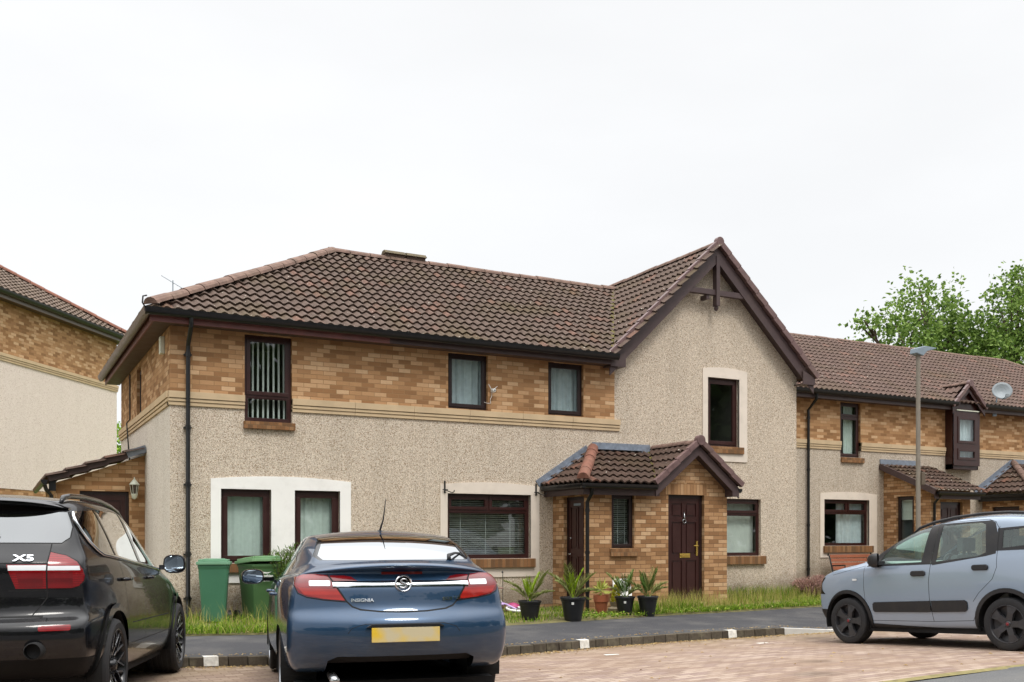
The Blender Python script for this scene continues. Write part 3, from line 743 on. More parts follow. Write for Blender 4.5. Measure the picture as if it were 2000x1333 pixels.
m.build('boxed_eave', M['fascia_plum'], house)
g = MB(); gutter(g, (gx + gh + .03, PE + .03, 2.40), (gx + gh + .03, -.05, 2.40), .05); g.build('gutter', M['gutter'], house, smooth=True, autosm=.6)

# ---------------------------------------------------------------- lean-to on the left side
LY = 2.9; LT = lambda u, v, d: (u, LY - d, v); LD = (-1.10, -.27, .25, 2.30)
w = MB(); wall(w, -1.49, -.002, .05, 3.2, [LD], LT, .1)
w.build('lean_to_wall', M['brick'], house, clip=[((0, 0, 2.97), (-.36, 0, 1))])
w = MB(); w.poly([(-1.49, LY, .05), (-1.49, 6.6, .05), (-1.49, 6.6, 2.43), (-1.49, LY, 2.43)]); w.build('lean_to_wall', M['brick'], house)
panel_door('door', LD[0], LD[1], LD[2], LD[3], LT, .07, house, six)
s3 = Vector((1.60, 0, .36 * 1.60))
tiles('lean_to_roof', M['tile_porch'], house, (-1.62, 6.6, 2.50), (0, -1, 0), s3, 3.85, s3.length - .01, gauge=.34, seed=21)
m = MB(); n = 5
for i in range(n):
    a = Vector((-1.62, LY - .17, 2.49)) + s3 * (i / n); b_ = Vector((-1.62, LY - .17, 2.49)) + s3 * ((i + 1.03) / n)
    m.beam(a + Vector((0, 0, .012)), b_ - Vector((0, 0, .012)), .05, .125)
m.build('verge_caps', M['fascia'], house)
m = MB(); m.beam((-.33, LY - .17, 2.96), (0, LY - .17, 3.08), .06, .13); m.build('lead_flashing', M['lead'], house)
m = MB(); m.box(-1.60, LY - .12, 2.28, -1.49, LY, 2.46); gutter(m, (-1.68, 6.6, 2.47), (-1.68, LY - .22, 2.47), .055); m.tube([(-1.68, LY - .1, 2.42), (-1.64, LY - .08, 2.3), (-1.56, LY - .05, 2.2), (-1.56, LY - .05, .2)], .034, 8)
m.build('gutter', M['gutter'], house, smooth=True, autosm=.6)

# ================================================================ THE TERRACE ON THE RIGHT
house_r = thing('terraced_house', 'set back terrace house at the right with a brown oriel window and small tiled porches', 'house', (15.3, 2.5, .18))
hr = house_r
QW = (1.59, 2.31, 3.37, 4.79); QG = (1.02, 2.61, 1.08, 2.27); XA, XB = -2.26, 15.9
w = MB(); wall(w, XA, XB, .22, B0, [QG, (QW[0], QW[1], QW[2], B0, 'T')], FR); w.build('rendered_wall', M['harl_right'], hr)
w = MB(); wall(w, XA, XB, B1, 4.9, [(QW[0], QW[1], B1, QW[3], 'B')], FR); w.build('brick_wall', M['brick_far'], hr)
w = MB(); w.box(XA, .012, -.2, XB, .1, .218); w.poly([(XB, 0, 0), (XB, 6.7, 0), (XB, 6.7, 4.9), (XB, 0, 4.9)]); w.poly([(XA, 6.7, 0), (XB, 6.7, 0), (XB, 6.7, 4.9), (XA, 6.7, 4.9)]); w.build('plinth', M['brick_porch'], hr)
for a_, b_, n_ in ((XA, QW[0], 4), (QW[1], 5.50, 3), (6.60, XB, 8)): s = MB(); course(s, a_, b_, FR, n_); s.build('string_course', M['stone'], hr)
m = MB(); wall(m, .88, 2.89, .78, 2.42, [QG], lambda u, v, d: FR(u, v, d + .02), .06, us=[.88 + 2.01 * k / 12 for k in range(13)], top=arch(.88, 2.89, 2.42, .05), edge=.03); m.build('window_surround', M['cream_render'], hr)
window(hr, *QG, FR, [(0, 1, 0, .72, False), (0, .55, .72, 1, True), (.55, 1, .72, 1, True)], blind='half', frame=.055, sill=(.98, 2.72, 1.076, .17, .07), bmat='curtain_grey', room=2.2)
window(hr, *QW, FR, [(0, 1, 0, .74, True), (0, 1, .74, 1, True)], blind='half', frame=.055, sill=(1.6, 2.4, 3.36, .13, .06), room=2)
f = MB(); f.box(XA, -.30, 4.78, 5.50, -.275, 4.95); f.box(6.6, -.30, 4.78, XB + .3, -.275, 4.95); f.build('fascia', M['fascia_plum'], hr)
f = MB(); f.box(XA, -.274, 4.80, XB + .3, -.003, 4.815); f.build('soffit', M['soffit'], hr)
g = MB(); gutter(g, (XA + .05, -.37, 4.985), (5.55, -.37, 4.985)); gutter(g, (6.65, -.37, 4.985), (XB + .3, -.37, 4.985)); g.build('gutter', M['gutter'], hr, smooth=True, autosm=.6)
p = MB(); p.tube([(.43, -.37, 4.94), (.43, -.35, 4.75), (.43, -.07, 4.5), (.43, -.07, .1)], .036, 10)
for z in (4.3, 3.0, 1.6, .5): p.lathe([(.037, -.03), (.046, -.03), (.046, .03), (.037, .03)], 10, (.43, -.07, z), 'z', True)
p.build('downpipe', M['gutter'], hr, smooth=True, autosm=.6)
RX = 12.45; RZ2, EZ2 = 7.24, 4.98
sl2 = Vector((0, RY - EAVE, RZ2 - EZ2)); hn = Vector((RY - EAVE, (XB + .3 - RX), 0))
tiles('roof', M['tile_far'], hr, (XA, EAVE, EZ2), (1, 0, 0), sl2, XB + .3 - XA, sl2.length - .03, clip=[((RX, RY, 0), hn)], seed=31, amp=.04, step=.03)
b = MB(); b.poly([(XA, 7.04, EZ2), (XA, RY, RZ2), (RX, RY, RZ2), (XB + .3, 7.04, EZ2)]); b.poly([(RX, RY, RZ2), (XB + .3, EAVE, EZ2), (XB + .3, 7.04, EZ2)]); b.build('rear_roof', M['tile_far'], hr)
r = MB(); ridge_caps(r, (XA, RY, RZ2), (RX, RY, RZ2), .1, .45); ridge_caps(r, (RX, RY, RZ2), (XB + .3, EAVE, EZ2 + .06), .11, .45); r.build('ridge_tiles', M['ridge'], hr)
# oriel
OX0, OX1, OY, OZ0, OZ1 = 5.52, 6.58, -.28, 3.17, 4.80
OF = lambda u, v, d: (u, OY - d, v)
m = MB(); m.box(OX0, OY + .052, OZ0, OX0 + .05, -.003, OZ1); m.box(OX1 - .05, OY + .052, OZ0, OX1, -.003, OZ1); m.box(OX0, OY + .052, OZ0, OX1, -.003, OZ0 + .14)
m.prism([(OX0 + .02, OZ1 - .02), (OX1 - .02, OZ1 - .02), (OX1 - .02, OZ1 + .05), ((OX0 + OX1) / 2, OZ1 + .62), (OX0 + .02, OZ1 + .05)], lambda u, v, d: (u, d, v), OY + .03, .3)
ob = m.build('oriel', M['upvc'], hr, bevel=.004)
window(hr, OX0 + .001, OX1 - .001, OZ0 + .10, OZ1 - .03, lambda u, v, d: OF(u, v, d), [(0, 1, .36, 1, True), (0, 1, 0, .36, True)], frame=.17, sash=.06, set_back=0.0, blind='net', room=.9, bmat='curtain_grey')
m = MB(); m.box(OX0 + .1, OY - .03, OZ1 - .028, OX1 - .06, OY + .02, OZ1 - .004); m.build('drip_strip', M['offwhite'], ob)
oc = (OX0 + OX1) / 2; ok = .62 / .62
for sg in (1, -1):
    vv = Vector((sg * .66, 0, .64))
    tiles('oriel_roof', M['tile_far'], hr, (oc - sg * .66, .85 if sg > 0 else OY - .1, OZ1 + .05), (0, -sg, 0), vv, 1.0, vv.length, gauge=.28, seed=41 + sg, clip=[((0, OY - .1, 0), (0, -1, 0)), ((0, EAVE, EZ2 - .05), (0, .61, -1))])
verge('verge_caps', oc, OZ1 + .72, .66, .97, OY - .1, hr, 'verge', seg=.3, hh=.045, ww=.04)
barge('bargeboard', oc, OZ1 + .68, .66, .97, OY - .07, hr, 'upvc', .13)
r = MB(); ridge_caps(r, (oc, OY - .1, OZ1 + .72), (oc, .75, OZ1 + .72), .09, .3); r.build('ridge_tiles', M['ridge'], hr)
# first porch of the terrace: lean-to roof, glazed side, door to the street
A0, A1, AY = 3.15, 4.62, -1.5
AF = lambda u, v, d: (u, AY - d, v); AL = lambda u, v, d: (A0 - d, u, v)
w = MB(); wall(w, A0, A1, 0, 2.5, [(3.5, 4.33, .2, 2.2)], AF, .1); wall(w, AY, 0, 0, 3.2, [(-.98, -.42, .9, 2.36)], AL, .1); w.poly([(A1, AY, 0), (A1, 0, 0), (A1, 0, 2.5), (A1, AY, 2.5)])
w.build('porch_wall', M['brick_porch'], hr, clip=[((0, AY - .25, 2.42), (0, -.42, 1))])
window(hr, -.98, -.42, .9, 2.36, AL, ONE, frame=.05, blind=None, room=1.0, mat='upvc_dark')
bl = MB(); bl.poly([(A0 + .16, -.94, 1.75), (A0 + .16, -.46, 1.75), (A0 + .16, -.46, 2.3), (A0 + .16, -.94, 2.3)]); bl.build('roller_blind', M['curtain'], hr)
panel_door('door', 3.5, 4.33, .2, 2.2, AF, .07, hr, six)
q = Vector((0, -AY + .27, .42 * (-AY + .27)))
tiles('porch_roof', M['tile_porch'], hr, (A0 - .14, AY - .27, 2.46), (1, 0, 0), q, A1 - A0 + .3, q.length, seed=51)
m = MB(); m.beam((A0 - .16, AY - .27, 2.43), (A0 - .16, 0, 2.43 + .42 * (-AY + .27)), .04, .15, up=(0, -.42, 1)); m.build('bargeboard', M['fascia_plum'], hr)
m = MB(); m.box(A0 - .12, AY - .22, 2.26, A1 + .1, AY - .20, 2.44); m.build('porch_fascia', M['fascia'], hr)
g = MB(); gutter(g, (A0 - .1, AY - .3, 2.44), (A1 + .15, AY - .3, 2.44), .055); g.tube([(A0 + .06, AY - .3, 2.4), (A0 + .06, AY - .06, 2.15), (A0 + .06, AY - .06, .1)], .034, 8); g.build('gutter', M['gutter'], hr, smooth=True, autosm=.6)
m = MB(); m.box(A0 - .15, -.03, 3.20, A1 - .1, -.004, 3.36); m.box(A0 - .15, -.14, 3.19, A1 - .1, -.03, 3.205); m.build('lead_flashing', M['lead'], hr)
# second porch: hipped on the left
D0, D1, DY = 7.05, 10.3, -1.5; DE = DY - .25; EX2, HX2, DZ, DT = 6.85, 8.35, 2.52, 3.40
DF = lambda u, v, d: (u, DY - d, v); DL = lambda u, v, d: (D0 - d, u, v)
w = MB(); wall(w, D0, D1, 0, 2.45, [], DF); wall(w, DY, 0, 0, 2.45, [(-1.15, -.3, .2, 2.15)], DL); w.build('porch_wall', M['brick_porch'], hr)
panel_door('door', -1.15, -.3, .2, 2.15, DL, .07, hr, six)
hn2 = Vector((-DE, -(HX2 - EX2), 0)); q = Vector((0, -DE, DT - DZ))
tiles('porch_roof', M['tile_porch'], hr, (EX2, DE, DZ), (1, 0, 0), q, 3.7, q.length, clip=[((EX2, DE, 0), -hn2)], seed=61)
q = Vector((HX2 - EX2, 0, DT - DZ))
tiles('porch_roof', M['tile_porch'], hr, (EX2, 0, DZ), (0, -1, 0), q, 2.0, q.length, clip=[((EX2, DE, 0), hn2)], seed=62)
m = MB(); up = Vector((-(DT - DZ), 0, HX2 - EX2)).normalized()
m.beam(Vector((EX2 - .1, -.012, DZ)) + up * .06, Vector((HX2, -.012, DT)) + up * .08, .024, .16, up=up); m.beam(Vector((EX2, -.07, DZ)) + up * .06, Vector((HX2, -.07, DT)) + up * .06, .12, .012, up=up); m.box(HX2, -.03, DT, 10.5, -.004, DT + .15)
m.build('lead_flashing', M['lead'], hr)
m = MB(); m.box(EX2 + .03, DE + .04, 2.3, EX2 + .055, -.003, 2.48); gutter(m, (EX2 - .03, DE, 2.48), (EX2 - .03, -.05, 2.48), .055); m.build('gutter', M['gutter'], hr)
r = MB(); ridge_caps(r, (EX2, DE, DZ + .06), (HX2, -.03, DT + .05), .1, .4); r.build('hip_tiles', M['ridge'], hr)

# ================================================================ THE HOUSE UPHILL ON THE LEFT
house_l = thing('detached_house', 'pale house uphill at the left edge with buff brick top storey and orange hip tiles', 'house', (1.08, 18.0, 2.56), R(54.8))
hl = house_l; LB0, LB1 = 3.60, 3.80; LE = 5.16
w = MB(); wall(w, -15, 0, .22, LB0, [], FR); w.poly([(0, 0, .2), (0, 8, .2), (0, 8, LB0), (0, 0, LB0)]); w.build('rendered_wall', M['harl_far'], hl)
w = MB(); wall(w, -15, 0, LB1, LE + .1, [], FR); w.poly([(0, 0, LB1), (0, 8, LB1), (0, 8, LE + .1), (0, 0, LE + .1)]); w.build('brick_wall', M['brick_far'], hl)
w = MB(); w.box(-15, .015, -1.2, -.015, .2, .218); w.build('plinth', M['brick_far'], hl)
s = MB(); b0, b1 = B0, B1; B0, B1 = LB0, LB1; course(s, -15, .03, FR, 12); B0, B1 = b0, b1; s.build('string_course', M['stone'], hl)
f = MB(); f.box(-15.3, -.30, LE, .30, -.275, LE + .17); f.build('fascia', M['gutter_brown'], hl)
f = MB(); f.box(-15.3, -.274, LE + .02, .30, -.003, LE + .035); f.box(.0, -.274, LE + .02, .3, 8, LE + .035); f.build('soffit', M['soffit'], hl)
g = MB(); gutter(g, (-15.3, -.37, LE + .2), (.40, -.37, LE + .2), .07); g.build('gutter', M['gutter'], hl, smooth=True, autosm=.6)
LW = 4.0; sl4 = Vector((0, LW + .34, 2.55))
tiles('roof', M['tile_grey'], hl, (-15.3, -.34, LE + .2), (1, 0, 0), sl4, 15.64, sl4.length, clip=[((.34, -.34, 0), Vector((LW + .34, LW + .34, 0)))], seed=71, pitch=.26, gauge=.3)
b = MB(); b.poly([(.34, -.34, LE + .2), (.34, 8.34, LE + .2), (-LW, LW, LE + 2.75)]); b.poly([(.34, 8.34, LE + .2), (-15.3, 8.34, LE + .2), (-15.3, LW, LE + 2.75), (-LW, LW, LE + 2.75)]); b.build('rear_roof', M['tile_grey'], hl)
r = MB(); ridge_caps(r, (.34, -.34, LE + .26), (-LW, LW, LE + 2.78), .15, .42); ridge_caps(r, (-LW, LW, LE + 2.77), (-15, LW, LE + 2.77), .13, .42); r.build('hip_tiles', M['ridge_orange'], hl, smooth=True, autosm=.5)
# ================================================================ GROUND, STREET
def smooth(a, b, x): t = max(0, min(1, (x - a) / (b - a))); return t * t * (3 - 2 * t)
def road_z(x, y): return min(.30, .055 * max(0, -5.8 - y)) * (.6 + .4 * smooth(2, 6, x))
def lerp_poly(pts, x):
    for (a, b) in zip(pts, pts[1:]):
        if a[0] <= x <= b[0]: return a[1] + (b[1] - a[1]) * (x - a[0]) / (b[0] - a[0])
    return pts[0][1] if x < pts[0][0] else pts[-1][1]
KERB = [(-30, -4.7), (-.5, -4.80), (.34, -5.05), (1.7, -5.3), (3.0, -5.46), (4.6, -5.2), (6.0, -5.06), (8.0, -5.02), (45, -5.0)]
BACK = [(-30, -2.1), (-.07, -2.34), (.94, -2.63), (4.57, -2.87), (6.06, -2.68), (7.8, -2.39), (9.6, -2.25), (11.5, -2.0), (45, -1.6)]
KTOP = [(-30, .11), (8.1, .11), (9.2, .03), (14.5, .03), (15.5, .11), (45, .11)]

def asphalt_mat(name, base, light, patch=.3):
    t = NT(name); o = t.coord()
    n = t.noise(o, 240, 3, .6); c = t.mix(t.mr(n, .42, .68), base, light)
    c = t.mix(t.mr(t.noise(o, 1.3, 6, .65), .45, .7, 0, patch), c, C(126, 122, 116))
    c = t.mix(t.mr(t.noise(o, .5, 3), .5, .6, 0, .35), c, C(58, 58, 62))
    sp = t.mr(t.voro(o, 9), .055, .035); c = t.mix(t.math('MULTIPLY', sp, t.mr(t.noise(o, 3, 2), .5, .62)), c, C(196, 192, 180))
    return t.bsdf(c, .92, 0, .3, t.bump(n, .5, .006))
M['asphalt'] = asphalt_mat('pavement_asphalt', C(54, 54, 57), C(78, 78, 80))
M['asphalt2'] = asphalt_mat('road_asphalt', C(82, 82, 83), C(116, 116, 115), .4)
PAVC = [C(148, 129, 116), C(162, 144, 130), C(136, 116, 104), C(171, 153, 139), C(145, 126, 117), C(154, 135, 120)]
def paver_mat():
    m = brick_mat('block_paving', PAVC, C(112, 92, 78), bw=.2, bh=.1, mw=.010, bumpk=.6)
    t = m.node_tree; p = [n for n in t.nodes if n.type == 'BSDF_PRINCIPLED'][0]
    src = p.inputs['Base Color'].links[0].from_socket
    h = NT.__new__(NT); h.m = m; h.t = t
    o = h.coord()
    g = h.mr(h.noise(o, .45, 5, .6), .42, .66, 0, .55)
    c = h.mix(g, src, C(138, 116, 98))
    sz = h.n('ShaderNodeSeparateXYZ'); h.l(o, sz.inputs[0])
    near = h.math('MULTIPLY', h.mr(sz.outputs[1], -6.4, -5.1), h.mr(h.noise(o, 1.6, 5, .65), .38, .6))
    c = h.mix(h.math('MULTIPLY', near, .6), c, C(128, 112, 84))
    oil = h.mr(h.voro(o, .55), .16, .05); c = h.mix(h.math('MULTIPLY', oil, .4), c, C(70, 62, 56))
    h.l(c, p.inputs['Base Color'])
    return m
M['paving'] = paver_mat()
M['soil'] = simple('garden_soil', C(104, 98, 60), .95, var=.35, scale=5, bump=.6, bscale=40)
def island_mat(name, stops, rough=.8, transl=0.0, spec=.2):
    t = NT(name); g = t.n('ShaderNodeNewGeometry'); c = t.ramp(g.outputs['Random Per Island'], stops)
    if transl:
        c2 = t.n('ShaderNodeBsdfTranslucent'); t.l(c, c2.inputs[0])
        m = t.bsdf(c, rough, 0, spec); mx = t.n('ShaderNodeMixShader'); mx.inputs[0].default_value = transl
        t.l(t.p.outputs[0], mx.inputs[1]); t.l(c2.outputs[0], mx.inputs[2]); t.l(mx.outputs[0], t.out.inputs['Surface']); return m
    return t.bsdf(c, rough, 0, spec)
def isl_kerb(name, stops):
    t = NT(name); g = t.n('ShaderNodeNewGeometry'); o = t.coord()
    c = t.ramp(g.outputs['Random Per Island'], stops); n = t.noise(o, 30, 5, .65)
    c = t.mix(t.mr(n, .4, .7, 0, .6), c, C(60, 54, 46)); c = t.mix(t.mr(t.noise(o, 6, 4), .52, .7, 0, .5), c, C(122, 116, 96))
    return t.bsdf(c, .95, 0, .15, t.bump(n, .5, .01))
M['kerb'] = isl_kerb('weathered_kerb', [(0, C(78, 72, 62)), (.5, C(98, 90, 78)), (1, C(64, 58, 51))])
M['kerb_new'] = simple('pale_concrete', C(190, 188, 182), .9, var=.08, scale=8, bump=.3, dirt=.3)
M['markwhite'] = simple('worn_white_paint', C(214, 212, 204), .85, var=.16, scale=22, dirt=.85, bump=.4, bscale=60)
def gridmesh(name, xs, rowf, mat, kind='structure', uvxy=True):
    """rowf(x) -> list of (y,z)"""
    mb = MB(); rows = [mb.add([(x, y, z) for y, z in rowf(x)]) for x in xs]; n = len(rowf(xs[0]))
    for a, b in zip(rows, rows[1:]):
        for k in range(n - 1): mb.face((a + k, b + k, b + k + 1, a + k + 1))
    return struct(mb.build(name, mat, None, smooth=True, weld=False), kind)
xs = [-30 + .5 * k for k in range(151)]
gridmesh('block_paving', xs, lambda x: [(-10.22 + (lerp_poly(KERB, x) + .03 + 10.22) * k / 16, road_z(x, -10.22 + (lerp_poly(KERB, x) + .03 + 10.22) * k / 16)) for k in range(17)], M['paving'])
gridmesh('road', [-60 + 3 * k for k in range(41)], lambda x: [(y, road_z(x, min(y, -10.22)) + .002) for y in (-45, -30, -20, -14, -10.30)], M['asphalt2'])
gridmesh('road_edging', [-60 + 1 * k for k in range(121)], lambda x: [(y + .012 * sin(x * 7.3) + .01 * sin(x * 2.1), road_z(x, -10.2) + .006) for y in (-10.33, -10.20)], simple('mossy_joint', C(122, 112, 70), .95, var=.35, scale=16))
gridmesh('pavement', xs, lambda x: [(lerp_poly(KERB, x) + .11 + (lerp_poly(BACK, x) - lerp_poly(KERB, x) - .11) * k / 8, lerp_poly(KTOP, x) - .003 + (.125 - lerp_poly(KTOP, x)) * smooth(0, 1, k / 8)) for k in range(9)], M['asphalt'])
gridmesh('garden_ground', xs, lambda x: [(lerp_poly(BACK, x) + .03 * sin(x * 5.1) - .03, .118), (lerp_poly(BACK, x) + .25, .15), (-.6, .16), (0.4, .17), (9, .17)], M['soil'])
def terr(x, y):
    return -.12 + (0 if y > -6 else 0) + 2.45 * smooth(8.5, 13.5, y) + 1.2 * smooth(16, 60, y)
mb = MB(); ys = [-140, -90, -45, -20, -8, 0, 4, 8, 9, 10, 11, 12, 13, 14, 18, 26, 40, 60, 100, 220]; X_ = [-200, -120, -70, -40, -20, -10, 0, 10, 20, 30, 45, 70, 120, 200]
rows = [mb.add([(x, y, terr(x, y)) for x in X_]) for y in ys]
for a, b in zip(rows, rows[1:]):
    for k in range(len(X_) - 1): mb.face((a + k, a + k + 1, b + k + 1, b + k))
M['turf'] = simple('rough_turf', C(92, 104, 52), .95, var=.3, scale=1.5)
struct(mb.build('ground', M['turf'], smooth=True))
# kerb of small blocks, then a pale dropped kerb
def kerb_blocks(name, x0, x1, step, mat, gap):
    mb = MB(); x = x0; rnd = random.Random(7)
    while x < x1 - 1e-6:
        a, b = x + gap / 2, min(x + step, x1) - gap / 2
        ya, yb = lerp_poly(KERB, a), lerp_poly(KERB, b); za, zb = lerp_poly(KTOP, a) + rnd.uniform(-.006, .004), lerp_poly(KTOP, b) + rnd.uniform(-.004, .004); j = rnd.uniform(-.007, .007)
        lo = -.05
        p = [(a, ya + j, lo), (b, yb + j, lo), (b, yb + .115, lo), (a, ya + .115, lo), (a, ya + j + .012, za), (b, yb + j + .012, zb), (b, yb + .115, zb), (a, ya + .115, za)]
        i = mb.add(p)
        for q in ((4, 5, 6, 7), (0, 1, 5, 4), (1, 2, 6, 5), (3, 0, 4, 7), (2, 3, 7, 6)): mb.face([i + k for k in q])
        x += step
    return struct(mb.build(name, mat, bevel=.008))
kerb_blocks('kerb', -12, 8.06, .205, M['kerb'], .008)
kerb_blocks('dropped_kerb', 8.06, 16, .9, M['kerb_new'], .006)
for kx in (-.29, 4.41, 7.04):
    y = lerp_poly(KERB, kx); m = MB()
    a, b = kx - .08, kx + .075; ya, yb = lerp_poly(KERB, a), lerp_poly(KERB, b)
    i = m.add([(a, ya - .012, .012), (b, yb - .012, .012), (b, yb + .004, .118), (a, ya + .004, .118), (b, yb + .116, .118), (a, ya + .116, .118)])
    m.face((i, i + 1, i + 2, i + 3)); m.face((i + 3, i + 2, i + 4, i + 5)); struct(m.build('bay_marking', M['markwhite']))
for (x, y, w_) in ((4.31, -6.03, .2), (6.97, -5.76, .2), (8.75, -6.28, .3)):
    m = MB(); n = 10; z = road_z(x, y) + .005
    m.poly([(x - w_ / 2 + random.uniform(-.01, .01), y - .035, z), (x + w_ / 2, y - .03, z), (x + w_ / 2 + random.uniform(-.01, .01), y + .03, z), (x - w_ / 2, y + .04, z)]); struct(m.build('bay_marking', M['markwhite']))
# dead leaves and grit in the channel, weeds between kerb and asphalt
rnd = random.Random(3); mb = MB()
for k in range(5200):
    x = rnd.uniform(-3, 13); d = abs(rnd.gauss(0, .10)); y = lerp_poly(KERB, x) - .015 - d
    if rnd.random() < .18: y = lerp_poly(KERB, x) + .12 + abs(rnd.gauss(0, .08))
    z = road_z(x, y) + .008 if y < lerp_poly(KERB, x) else lerp_poly(KTOP, x) + .008
    s_ = rnd.uniform(.006, .022); a = rnd.uniform(0, pi); t = rnd.uniform(0, .012)
    c_, s2 = cos(a) * s_, sin(a) * s_
    mb.poly([(x - c_, y - s2, z), (x + s2 * .4, y - c_ * .4, z + t), (x + c_, y + s2, z), (x - s2 * .4, y + c_ * .4, z + t * .5)])
for k in range(130):
    x, y = rnd.uniform(1, 12), rnd.uniform(-10, -5.4); z = road_z(x, y) + .006; s_ = rnd.uniform(.01, .03); a = rnd.uniform(0, pi); c_, s2 = cos(a) * s_, sin(a) * s_
    mb.poly([(x - c_, y - s2, z), (x + s2 * .4, y - c_ * .4, z + .01), (x + c_, y + s2, z), (x - s2 * .4, y + c_ * .4, z + .004)])
struct(mb.build('leaf_litter', island_mat('dead_leaves', [(0, C(150, 122, 78)), (.4, C(176, 150, 100)), (.7, C(120, 92, 60)), (1, C(196, 178, 130))]), fixn=False), 'stuff')

# ---------------------------------------------------------------- grass
GREEN = [(0, C(72, 104, 30)), (.35, C(104, 138, 36)), (.65, C(132, 160, 48)), (.82, C(156, 170, 66)), (.93, C(188, 178, 112)), (1, C(168, 146, 96))]
M['grass'] = island_mat('grass_blades', GREEN, .7, .35)
M['grass_dry'] = island_mat('seeding_grass', [(0, C(140, 152, 66)), (.4, C(176, 172, 92)), (.7, C(200, 186, 122)), (1, C(160, 140, 90))], .8, .3)
def blades(mb, rnd, n, xr, yr, h, w=.006, lean=.5, zf=lambda x, y: .15, dens=None):
    for _ in range(n):
        x = rnd.uniform(*xr); y = rnd.uniform(*(yr(x) if callable(yr) else yr))
        if dens and rnd.random() > dens(x, y): continue
        hh = rnd.uniform(*h); a = rnd.uniform(0, 2 * pi); l = rnd.uniform(.1, lean) * hh; b = rnd.uniform(0, pi)
        dx, dy = cos(a) * l, sin(a) * l; wx, wy = cos(b) * w, sin(b) * w; z = zf(x, y)
        p0, p1 = Vector((x, y, z)), Vector((x + dx * .35, y + dy * .35, z + hh * .6)); p2 = Vector((x + dx, y + dy, z + hh * rnd.uniform(.8, 1)))
        i = mb.add([p0 - Vector((wx, wy, 0)), p0 + Vector((wx, wy, 0)), p1 + Vector((wx, wy, 0)) * .7, p1 - Vector((wx, wy, 0)) * .7, p2])
        mb.face((i, i + 1, i + 2, i + 3)); mb.face((i + 3, i + 2, i + 4))
rnd = random.Random(11); mb = MB()
bk = lambda o: (lambda x: (lerp_poly(BACK, x) + o, -.1))
import mathutils
pn = lambda x, y, s: mathutils.noise.noise((x * s, y * s, 3.1))
blades(mb, rnd, 9500, (-2.6, 2.6), bk(-.02), (.05, .23), .005, 1.2, dens=lambda x, y: .42 + pn(x, y, 2.2) * 1.3)
blades(mb, rnd, 2600, (-2.6, 2.6), lambda x: (lerp_poly(BACK, x) - .05, lerp_poly(BACK, x) + .4), (.05, .16), .008, 1.2)
blades(mb, rnd, 7000, (2.6, 7.0), bk(.0), (.03, .10), .006, 1.0, dens=lambda x, y: .6 + pn(x, y, 1.7))
blades(mb, rnd, 3200, (7.3, 13.2), lambda x: (lerp_poly(BACK, x) + .02, lerp_poly(BACK, x) + .35), (.04, .12), .006, 1.1)
blades(mb, rnd, 3600, (7.5, 8.9), lambda x: (-2.05, -1.3), (.06, .26), .005, .8, dens=lambda x, y: .5 + pn(x, y, 2.5))
blades(mb, rnd, 5200, (8.9, 13.4), lambda x: ((-2.0, -1.3) if x < 10.15 else (-1.9, -.05)), (.05, .20), .005, 1.0, dens=lambda x, y: .40 + pn(x, y, 1.4) * 1.3 + (.25 if x > 11 else 0))
blades(mb, rnd, 1200, (10.3, 13.2), (-.5, -.06), (.18, .42), .005, .5)
struct(mb.build('grass', M['grass'], fixn=False), 'stuff')
mb = MB()
blades(mb, rnd, 600, (8.1, 9.6), (-2.0, -1.32), (.2, .45), .003, .4)
blades(mb, rnd, 900, (9.6, 13.3), lambda x: ((-1.9, -1.3) if x < 10.15 else (-1.6, -.06)), (.15, .42), .003, .4)
blades(mb, rnd, 420, (-1.8, 2.4), bk(.1), (.2, .48), .003, .4)
struct(mb.build('tall_grass', M['grass_dry'], fixn=False), 'stuff')
mb = MB()
for k in range(900):                                                 # broad weeds along the edge of the pavement
    x = rnd.uniform(-1.5, 13.5); x = x if abs(x - 4) > 1.8 else x + 4
    y = lerp_poly(BACK, x) + rnd.uniform(-.06, .5); y = min(y, -1.35) if 7 < x < 10.1 else y
    for q in range(3):
        a = rnd.uniform(0, 2 * pi); l = rnd.uniform(.02, .06); z = .14 + rnd.uniform(0, .06)
        d = Vector((cos(a), sin(a), rnd.uniform(.1, .8))) * l; s_ = Vector((-sin(a), cos(a), 0)) * l * .35; p = Vector((x, y, z))
        mb.poly([p, p + d * .5 + s_, p + d, p + d * .5 - s_])
struct(mb.build('weeds', M['grass'], fixn=False), 'stuff')

# ---------------------------------------------------------------- trees and shrubs
M['bark'] = simple('bark', C(74, 62, 50), .95, var=.25, scale=12, bump=.6, bscale=40)
M['leaf'] = island_mat('tree_leaves', [(0, C(60, 86, 34)), (.3, C(90, 118, 48)), (.65, C(118, 146, 66)), (1, C(156, 180, 100))], .6, .35)
M['leaf_dark'] = island_mat('dark_leaves', [(0, C(46, 66, 30)), (.5, C(64, 88, 40)), (1, C(88, 112, 56))], .6, .3)
M['leaf_bright'] = island_mat('bright_leaves', [(0, C(104, 140, 36)), (.5, C(130, 166, 50)), (1, C(156, 186, 72))], .6, .35)
def leaf(mb, p, d, up, l, w):
    d = d.normalized(); s_ = d.cross(up); s_ = s_.normalized() if s_.length > 1e-4 else Vector((1, 0, 0))
    m = p + d * l * .5; n = s_.cross(d) * l * .12
    mb.poly([p, m + s_ * w - n, p + d * l]); mb.poly([p, p + d * l, m - s_ * w - n])
def rv(r): return Vector((r.gauss(0, 1), r.gauss(0, 1), r.gauss(0, 1)))
